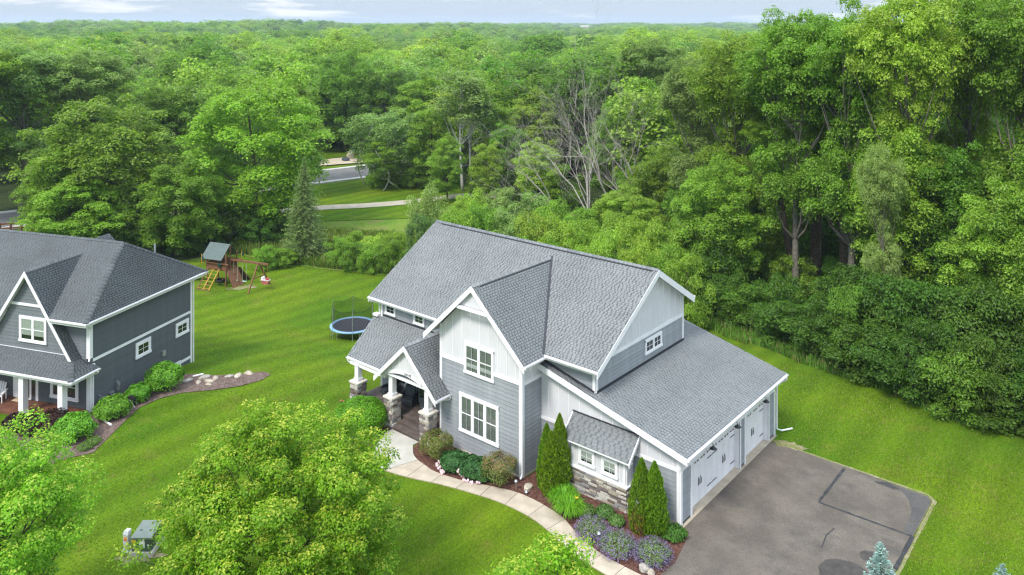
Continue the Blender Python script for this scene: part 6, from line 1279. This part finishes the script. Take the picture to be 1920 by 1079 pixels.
for a in ((-.40, -.22, .58, .69, STK_Y), (-.33, -.27, .50, .58, STK_Y), (-.08, .14, .36, .62, STK_W), (.02, .13, .635, .675, STK_W), (.24, .31, .44, .49, STK_W), (-.06, .12, .42, .44, STK_R)): MB().box(a[0], a[1], -.549 if a[4] is STK_R else -.546, -.54, a[2], a[3]).build('sticker', a[4], c)
px_, py_ = gp(238, 1033); e = tag(empty('utility_pedestal', (px_, py_, 0), R(25)), 'grey plastic utility pedestal with an orange label on the lawn', 'utility pedestal')
MB().box(-.12, .12, -.09, .09, -.05, .74).build('housing', GP, e); MB().prism([(-.135, -.105, .70), (.135, -.105, .70), (.10, -.05, .84), (-.10, -.05, .84)], (0, .2, 0)).build('cap', GP, e); MB().box(-.08, .08, -.096, -.09, .50, .62).build('sticker', material('orange_label', (.7, .3, .08), .5), e); MB().box(-.09, .09, -.0965, -.09, .46, .49).build('sticker', STK_R, e); MB().box(-.16, .16, -.13, .13, -.05, .03).build('base', GP, e)
# ================================================================== TRAMPOLINE
tcx, tcy = gp(661.5, 631); zb_ = tz(tcx, tcy); dist = (tcx - CAM[0]) * FW[0] + (tcy - CAM[1]) * FW[1]; TR = 42.5 * dist / FPX
e = tag(empty('trampoline', (tcx, tcy, zb_)), 'round trampoline with blue pad and dark safety net behind the stone porch', 'trampoline'); RH = .85
pad = MB().lathe((0, 0, RH), [(TR, -.03), (TR, .03), (TR - .02, .045), (TR * .865, .045), (TR * .86, .0)], 48).build('blue_pad', BLUEP, e); MB().lathe((0, 0, RH), [(TR * .875, .0), (TR * .5, .0), (.0, -.01)], 48).build('jumping_mat', MATM, e)
NETM = bpy.data.materials.new('net'); NETM.use_nodes = True; nt_ = NETM.node_tree; nt_.nodes.clear(); o_ = N(nt_, 'ShaderNodeOutputMaterial'); a1 = N(nt_, 'ShaderNodeBsdfTransparent'); a2 = N(nt_, 'ShaderNodeBsdfDiffuse'); a2.inputs[0].default_value = (.012, .016, .014, 1); a3 = N(nt_, 'ShaderNodeMixShader'); a3.inputs[0].default_value = .30; nt_.links.new(a1.outputs[0], a3.inputs[1]); nt_.links.new(a2.outputs[0], a3.inputs[2]); nt_.links.new(a3.outputs[0], o_.inputs[0])
n_p = 6; PR_ = TR * .97; nh = 1.62; net = MB(); seg = 8; tot = n_p * seg; V = []
for lv, z in enumerate((RH + .04, RH + .6, RH + 1.15, RH + nh)):
    for i in range(tot):
        t = 2 * math.pi * i / tot + .35; f = (i % seg) / seg; sag = math.sin(math.pi * f) ** .8; rr_ = PR_ * (1 - .10 * sag * (lv / 3) - (.0 if lv else 0)); zz = z - (.20 * sag if lv == 3 else 0) * 1.0
        if lv == 0: rr_ = TR * .90
        V.append((rr_ * math.cos(t), rr_ * math.sin(t), zz))
net.add(V, [(l * tot + i, l * tot + (i + 1) % tot, (l + 1) * tot + (i + 1) % tot, (l + 1) * tot + i) for l in range(3) for i in range(tot)]); net.build('safety_net', NETM, e)
top_ = MB(); top_.tube(V[3 * tot:] + [V[3 * tot]], .012, 4, False); top_.build('net_rope', RUBBER, e)
for k in range(n_p):
    t = 2 * math.pi * k / n_p + .35; c_, s_ = math.cos(t), math.sin(t)
    MB().tube([(c_ * TR * .98, s_ * TR * .98, 0), (c_ * TR * .98, s_ * TR * .98, RH + nh)], .022, 6).build('pole', STEEL, e); t2 = t + .3; c2, s2 = math.cos(t2), math.sin(t2)
    MB().tube([(c_ * TR * .96, s_ * TR * .96, .03), (c2 * TR * .97, s2 * TR * .97, .03), (c2 * TR * .97, s2 * TR * .97, RH)], .02, 6).build('leg', STEEL, e)
lx, ly = gp(615, 622); lx -= tcx; ly -= tcy; lad = MB(); ln = math.hypot(lx, ly); ux, uy = lx / ln, ly / ln
for s in (-.2, .2): lad.tube([(ux * TR - uy * s, uy * TR + ux * s, RH), (ux * (TR + .55) - uy * s, uy * (TR + .55) + ux * s, 0)], .02, 5)
for k in range(3): f = .25 + .25 * k; lad.tube([(ux * (TR + .55 * f) - uy * q, uy * (TR + .55 * f) + ux * q, RH * (1 - f)) for q in (-.2, .2)], .016, 5)
lad.build('ladder', STEEL, e)
# ================================================================== PLAY SET
Lx, Ly = gp(434, 522); e = tag(empty('play_set', (Lx, Ly, tz(Lx, Ly))), 'cedar play set with green canopy, yellow ladder and swing beam', 'play set')
# local axes: a along the swing beam (to the right and away), b across
A0 = np.array(gp(425, 548)); tzp = tz(Lx, Ly)
def pp(px, py, z, base=None):                              # a point above the play-set ground seen at this bearing and height
    s = (py - HY) / FPX; t = (CAM[2] - (tzp + z)) / s; q = CAM[:2] + t * (FW + RT * (px - U0) / FPX); return np.array([q[0] - Lx, q[1] - Ly, z])
bm_l = pp(433, 487, 2.35); bm_r = pp(503, 496.5, 2.35); ax_ = (bm_r - bm_l); ax_ /= np.linalg.norm(ax_); bx_ = np.cross((0, 0, 1.), ax_)   # bx_ points away from the camera
if np.dot(bx_[:2], FW) < 0: bx_ = -bx_
def Q(a, b_, z): return bm_l + ax_ * a + bx_ * b_ + np.array((0, 0, z - 2.35))
BLn = np.linalg.norm(bm_r - bm_l); dk = 1.45
tower = MB().prism([Q(-2.15, -.75, dk), Q(.1, -.75, dk), Q(.1, .75, dk), Q(-2.15, .75, dk)], (0, 0, .08)).build('platform', CEDAR, e)
for a_ in (-2.1, .05):
    for b_ in (-.72, .72): MB().beam(Q(a_, b_, 0), Q(a_, b_, 3.0 if a_ < 0 else 3.0), .10, .10, ax_).build('post', CEDAR, e)
for b_ in (-.80, .80):
    for k in range(4): MB().beam(Q(-2.15, b_, dk + .16 + k * .155), Q(.12, b_, dk + .16 + k * .155), .03, .14).build('rail_board', CEDAR, e)
for k in range(4): MB().beam(Q(-2.2, -.78, dk + .16 + k * .155), Q(-2.2, .78, dk + .16 + k * .155), .03, .14).build('rail_board', CEDAR, e)
MB().beam(Q(-2.5, -.95, dk + .72), Q(.5, -.95, dk + .72), .09, .09).build('rail', CEDAR, e); MB().beam(Q(-2.5, .95, dk + .72), Q(.5, .95, dk + .72), .09, .09).build('rail', CEDAR, e)
tn_ = MB(); rz_ = 3.75
tn_.add([Q(-2.4, -1.25, 2.55), Q(-2.4, 0, rz_), Q(-.05, 0, rz_), Q(-.05, -1.25, 2.55)], [(0, 1, 2, 3)]); tn_.add([Q(-2.4, 1.25, 2.55), Q(-2.4, 0, rz_), Q(-.05, 0, rz_), Q(-.05, 1.25, 2.55)], [(0, 1, 2, 3)])
cn = tn_.build('canopy', TARP, e); md = cn.modifiers.new('thick', 'SOLIDIFY'); md.thickness = .02
MB().beam(Q(-.1, 0, dk), Q(-.1, 0, rz_ - .03), .09, .09, ax_).build('post', CEDAR, e)
MB().beam(Q(-.2, 0, 2.35), Q(BLn, 0, 2.35), .10, .17).build('swing_beam', CEDAR, e)
aq = BLn * .74
for s in (-1, 1): MB().beam(Q(aq, 0, 2.42), Q(aq + .1, s * 1.55, 0), .10, .10, ax_).build('leg', CEDAR, e)
MB().beam(Q(aq + .05, -.82, 1.12), Q(aq + .05, .82, 1.12), .08, .08).build('cross_brace', CEDAR, e)
# ladder (yellow) towards the camera from the left end, climbing wall at the far side
for k, b_ in enumerate((-1.95, -1.3, -.65)): MB().beam(Q(b_, -.80, dk + .1), Q(b_ - .05, -2.15, 0), .08, .08).build('ladder_rail', YELW if k else CEDAR, e)
for k in range(6):
    f = (k + .5) / 6; 
    for a_ in (-1.95, -1.3): MB().tube([Q(a_ - .05 * f, -.80 - 1.35 * f, dk + .1 - (dk + .1) * f), Q(a_ + .65 - .05 * f, -.80 - 1.35 * f, dk + .1 - (dk + .1) * f)], .022, 5).build('ladder_rung', YELW, e)
MB().beam(Q(-2.1, -2.15, .04), Q(-.55, -2.15, .04), .08, .06).build('ladder_foot', CEDAR, e)
wl = MB().prism([Q(-.55, .85, dk), Q(.35, .85, dk), Q(.75, 1.9, 0), Q(-.35, 1.9, 0)], tuple(ax_ * .0 + bx_ * .05)).build('climbing_wall', CEDAR, e)
MB().prism([Q(.12, -.75, dk), Q(.12, .75, dk), Q(.9, .75, 0), Q(.9, -.75, 0)], tuple(ax_ * .05)).build('climbing_panel', CEDAR, e).hide_render = False
for (a_, b_, z) in ((-2.55, .95, 2.3), (-2.3, -1.25, 2.4), (.45, .95, 2.45)):
    MB().beam(Q(a_, b_, z - .35), Q(a_, b_, z + .55), .05, .05, ax_).build('flag_pole', YELW, e); MB().prism([Q(a_, b_, z + .5), Q(a_, b_, z + .05), Q(a_ + .3, b_, z + .12)], tuple(bx_ * .02)).build('flag', TARPD, e)
MB().lathe(tuple(Q(-.5, -.9, 2.05)), [(.0, .25), (.16, .2), (.2, 0), (.16, -.2), (0, -.25)], 10).build('bubble_panel', TARPD, e)
sl = MB().prism([Q(-2.2, .3, dk + .05), Q(-2.2, -.3, dk + .05), Q(-4.2, -.3, .1), Q(-4.2, .3, .1)], (0, 0, .06)).build('slide', TARPD, e); MB().prism([Q(-2.2, .34, dk + .25), Q(-2.2, .3, dk), Q(-4.2, .3, .1), Q(-4.2, .34, .3)], tuple(bx_ * .04)).build('slide_side', TARPD, sl)
tr_ = MB(); tc_ = Q(-.9, -.35, .42); 
for k in range(16):
    pass
tr_.tube([tc_ + np.array((.38 * math.cos(t), .38 * math.sin(t), 0)) for t in np.linspace(0, 2 * math.pi, 17)], .13, 8, False); tire = tr_.build('tyre_swing', RUBBER, e, True)
for k in range(3): t = k * 2.09; MB().tube([tc_ + np.array((.38 * math.cos(t), .38 * math.sin(t), .1)), Q(-.9, -.35, dk)], .012, 4).build('chain', YELW, tire)
SWG = material('green_chain', (.35, .50, .38), .6, .1)
for k, a_ in enumerate((.55, 1.55)):
    sw = MB().box(-.23, .23, -.09, .09, 0, .03).build('swing_seat', SWG, e); c_ = Q(a_, 0, .5); sw.location = c_; sw.rotation_euler = (0, 0, math.atan2(ax_[1], ax_[0]))
    for s in (-.22, .22): MB().tube([(s, 0, .02), (s, 0, 1.78)], .014, 4).build('chain', SWG, sw)
c_ = Q(BLn * .93, 0, .55); boat = MB(); 
boat.add([(-.42, -.2, .38), (.42, -.2, .38), (.42, .2, .38), (-.42, .2, .38), (-.28, -.13, 0), (.28, -.13, 0), (.28, .13, 0), (-.28, .13, 0)], [(0, 1, 5, 4), (1, 2, 6, 5), (2, 3, 7, 6), (3, 0, 4, 7), (4, 5, 6, 7)])
bo_ = boat.build('boat_swing', material('pink_red_shell', (.50, .13, .14), .5, .1), e); bo_.location = c_; bo_.rotation_euler = (0, 0, math.atan2(ax_[1], ax_[0])); bo_.modifiers.new('thick', 'SOLIDIFY').thickness = .04
MB().box(-.43, .43, -.21, .21, .33, .40).build('boat_rim', material('pale_rim', (.62, .50, .52), .5), bo_); MB().box(-.36, -.2, -.16, .16, .3, .62).build('boat_seat', WHITE, bo_); MB().box(.1, .3, -.16, .16, .3, .56).build('boat_seat', REDP, bo_)
for s in (-.35, .35): MB().tube([(s, 0, .4), (s * .5, 0, 1.75)], .014, 4).build('chain', YELW, bo_)
# ================================================================== BEHIND THE YARD
def blades_field(name, region, n, h, w, tint, seed, matl=BLADE, dens=None, clumpy=.6):
    rng = np.random.default_rng(seed); P = np.array(region); lo, hi = P.min(0), P.max(0); pts = rng.uniform(lo, hi, (int(n * 2.4), 2)); q = np.roll(P, -1, 0); ins = np.zeros(len(pts), bool)
    for (x0, y0), (x1, y1) in zip(P, q):
        cnd = ((y0 > pts[:, 1]) != (y1 > pts[:, 1])) & (pts[:, 0] < (x1 - x0) * (pts[:, 1] - y0) / (y1 - y0 + 1e-12) + x0); ins ^= cnd
    pts = pts[ins]; f = np.sin(pts[:, 0] * .9 + pts[:, 1] * .4) * np.sin(pts[:, 1] * .8 - pts[:, 0] * .3) * .5 + .5; pts = pts[rng.random(len(pts)) < (1 - clumpy) + clumpy * f][:n]; m = len(pts)
    a = rng.random(m) * 6.283; hh = h * rng.uniform(.45, 1.3, m) * (.6 + .6 * (np.sin(pts[:, 0] * .5) * np.sin(pts[:, 1] * .6) * .5 + .5)); z = terr(pts[:, 0], pts[:, 1]); lean = hh * rng.uniform(.1, .6, m)
    b = np.stack([pts[:, 0], pts[:, 1], z], 1); s = np.stack([-np.sin(a), np.cos(a), np.zeros(m)], 1) * w; d = np.stack([np.cos(a) * lean, np.sin(a) * lean, hh], 1)
    v = np.stack([b - s, b + s, b + d * .6 + s * .9, b + d, b + d * .55 - s * .9], 1).reshape(-1, 3); i = np.arange(m) * 5
    F = np.concatenate([np.stack([i, i + 1, i + 2, i + 4], 1), np.stack([i + 4, i + 2, i + 3, i + 3], 1)[:0]]) if False else np.stack([i, i + 1, i + 2, i + 3, i + 4], 1)
    sp = np.sin(pts[:, 0] * .35 + 2) * np.sin(pts[:, 1] * .3) * .3
    o = link(bpy.data.objects.new(name, npmesh(name, v, F, [matl], {'tone': np.clip(rng.random(m) * .6 + .2 + sp, 0, 1), 'young': (rng.random(m) < .16) * 1.0}))); o.color = (*tint, 1); o['kind'] = 'stuff'; return o
blades_field('meadow_grass', [at(360, 82), gp(450, 476), gp(500, 489), gp(600, 503), gp(725, 516), at(800, 76), at(830, 84), at(780, 92), at(650, 94), at(560, 93), at(480, 88)], 34000, .85, .045, (.13, .225, .03), 5)
LB = [gp(*p) for p in ((-50, 1079), (125, 868), (200, 828), (262, 770), (340, 742), (505, 712), (515, 700), (370, 700), (370, 475), (712, 520), (655, 660), (640, 735), (600, 800), (480, 1079), (200, 1300))]
blades_field('lawn_grass', LB, 60000, .065, .020, (.15, .26, .012), 11, clumpy=.5)
blades_field('lawn_grass', [gp(*p) for p in ((480, 1079), (600, 810), (690, 880), (760, 912), (880, 955), (960, 1005), (1040, 1065), (1100, 1130), (900, 1250))], 16000, .06, .016, (.15, .26, .012), 12, clumpy=.5)
blades_field('lawn_grass', [gp(*p) for p in ((1462, 825), (1620, 875), (1755, 930), (1705, 1060), (1670, 1150), (2000, 1300), (1990, 850), (1900, 830), (1700, 765), (1560, 712), (1462, 680))], 30000, .065, .018, (.15, .255, .014), 13, clumpy=.5)
blades_field('lawn_edge_weeds', [gp(1392, 640), gp(1440, 655), gp(1500, 682), gp(1560, 702), gp(1620, 722), gp(1700, 752), gp(1760, 785), gp(1850, 812), gp(1850, 800), gp(1700, 728), gp(1560, 680), gp(1400, 620)], 12000, .42, .03, (.10, .20, .022), 6, clumpy=.3)
blades_field('weeds_behind_house', [gp(1290, 605), gp(1345, 625), gp(1400, 648), gp(1400, 625), gp(1300, 590)], 2500, .5, .03, (.10, .20, .022), 7, clumpy=.3)
for k, (px, d, top, hw, tint, lb) in enumerate(((660, 80, 452, 30, G_DEEP, 'dark round bush right of the spruce trunk'), (700, 79.5, 450, 32, G_MID, 'leafy shrub in the rough grass between the spruce and the roof'), (735, 79, 444, 30, G_DEEP, 'dark shrub in the rough grass beside the roof peak'), (630, 81, 440, 22, G_MID, 'small shrub close to the spruce'), (500, 80, 456, 26, G_MID, 'mid green shrub between the play set and the spruce'), (535, 81, 462, 24, G_MID, 'low shrub at the foot of the spruce'))):
    x, y = at(px, d); h = CAM[2] - (top - HY) * d / FPX - tz(x, y); place_tree(SHR[k % 3], x, y, max(1.2, h), hw * d / FPX, k * 1.7, tint, lb, 'shrub', None, 'shrub')
for k, (px, d, top, hw, tint, lb) in enumerate(((706, 119, 300, 24, G_MID, 'bushy young growth at the left end of the thicket by the road'), (742, 120, 296, 28, G_LIGHT, 'second bush of the thicket between the road and the trail'), (780, 119, 300, 28, G_MID, 'third bush of the thicket between the road and the trail'), (818, 117, 296, 28, G_DEEP, 'fourth bush of the thicket, left of the aspen trunks'), (902, 115, 300, 26, G_MID, 'bush right beside the aspen trunks'), (940, 114, 296, 30, G_DEEP, 'bush of the thicket right of the aspens'), (975, 112, 300, 30, G_MID, 'bush at the right end of the thicket, near the arching dead tree'), (725, 123, 268, 24, G_MID, 'taller back bush of the thicket beside the road opening'), (765, 123, 262, 26, G_GREY, 'taller grey-green back bush of the thicket'), (800, 122, 262, 26, G_MID, 'taller back bush of the thicket left of the aspens'), (845, 121, 270, 24, G_DEEP, 'taller dark back bush behind the aspen trunks'), (1020, 108, 300, 34, G_MID, 'bush in front of the yellow-green slender tree'), (1060, 106, 305, 34, G_DEEP, 'bush below the arching dead branches'), (1180, 100, 300, 40, G_MID, 'bush behind the forked bare tree'))):
    x, y = at(px, d); h = CAM[2] - (top - HY) * d / FPX - tz(x, y); place_tree(SHR[k % 3], x, y, max(1.2, h), hw * d / FPX, k * 1.7, tint, lb, 'shrub', None, 'shrub')
# guard rail at the left, utility pole and wires, boulder by the gravel drive
x0, y0 = at(-60, 93); gl = [np.array(at(px, d)) for px, d in ((-60, 92), (0, 93), (60, 94), (115, 95.5))]; e = tag(empty('guard_rail', (*gl[0], tz(*gl[0]))), 'brown wooden guard rail beside the road at the far left', 'guard rail'); g0 = e.location
for a, b_ in zip(gl, gl[1:]):
    for z in (.75, 1.25): MB().beam((a[0] - g0[0], a[1] - g0[1], z), (b_[0] - g0[0], b_[1] - g0[1], z), .08, .20).build('rail', CEDAR, e)
for k in range(10):
    f = k / 3.0; i = min(2, int(f)); p = gl[i] + (gl[i + 1] - gl[i]) * (f - i); MB().box(p[0] - g0[0] - .1, p[0] - g0[0] + .1, p[1] - g0[1] - .1, p[1] - g0[1] + .1, -.2, 1.35).build('post', CEDAR, e)
ux_, uy_ = at(545, 128); e = tag(empty('utility_pole', (ux_, uy_, tz(ux_, uy_))), 'grey wooden utility pole behind the maple left of the spruce', 'utility pole')
MB().tube([(0, 0, -.3), (0, 0, 11.8)], [.17, .11], 8).build('pole', BARKG, e); MB().beam((-.9 * RT[0], -.9 * RT[1], 10.9), (.9 * RT[0], .9 * RT[1], 10.9), .1, .12).build('crossarm', BARKG, e); MB().tube([(.28, 0, 9.0), (.28, 0, 9.9)], .2, 10).build('transformer', ALUM, e)
ww = MB()
for z, s in ((11.1, -.8), (11.1, .8), (8.4, 0), (7.9, 0)):
    q = []; 
    for k in range(13):
        f = k / 12; q.append((RT[0] * (s * (1 - f) + f * 34) + FW[0] * f * 26, RT[1] * (s * (1 - f) + f * 34) + FW[1] * f * 26, z - 1.1 * math.sin(math.pi * f)))
    ww.tube(q, .022, 3, False)
ww.build('wires', RUBBER, e)
rock(*gp(657, 300), (.9, .6, 1.1), 'tan upright boulder beside the gravel drive across the road', ROCKT, 33); rock(*gp(648, 303), (1.1, .7, .5), 'dark low boulder beside the upright tan one', material('dark_stone', (.05, .06, .065), .9, .2, 3), 34)
# a few far roofs showing among the distant woods
for px, d, wd, lb in ((1096, 1500, 15, 'tiny pale building far off among the woods near the horizon'),):
    x, y = at(px, d); z = tz(x, y); e = tag(empty('distant_building', (x, y, z), YAW), lb, 'building'); MB().box(-wd / 2, wd / 2, -6, 6, 0, 14.0).build('wall', CONCG, e); MB().prism([(-wd / 2 - 1, -7, 14.0), (-wd / 2 - 1, 7, 14.0), (-wd / 2 - 1, 0, 16)], (wd + 2, 0, 0)).build('roof', CONCG, e)

# ================================================================== AIR
HZ = bpy.data.materials.new('haze_air'); HZ.use_nodes = True; n_ = HZ.node_tree; n_.nodes.clear(); o_ = N(n_, 'ShaderNodeOutputMaterial'); v_ = N(n_, 'ShaderNodeVolumePrincipled')
v_.inputs['Density'].default_value = .00017; v_.inputs['Color'].default_value = (.72, .85, 1, 1); v_.inputs['Anisotropy'].default_value = .2; n_.links.new(v_.outputs[0], o_.inputs['Volume'])
hz = MB().obox((CAM[0] + FW[0] * 2900, CAM[1] + FW[1] * 2900, 24), (RT[0] * 5200, RT[1] * 5200, 0), (FW[0] * 3100, FW[1] * 3100, 0), (0, 0, 29)).build('haze', HZ); hz['kind'] = 'stuff'

# labels that still coincide get their order from left to right
byl = {}
for o in col.objects:
    if o.parent is None and 'label' in o: byl.setdefault(o['label'], []).append(o)
for lb, L_ in byl.items():
    if len(L_) > 1:
        key = lambda o: ((o.location.x - CAM[0]) * RT[0] + (o.location.y - CAM[1]) * RT[1]) / max(1, (o.location.x - CAM[0]) * FW[0] + (o.location.y - CAM[1]) * FW[1])
        for i, o in enumerate(sorted(L_, key=key)): o['label'] = ('%s %s' % (ORD[min(i, 19)], lb)).replace(' the ', ' ', 1 if len(lb.split()) > 12 else 0)
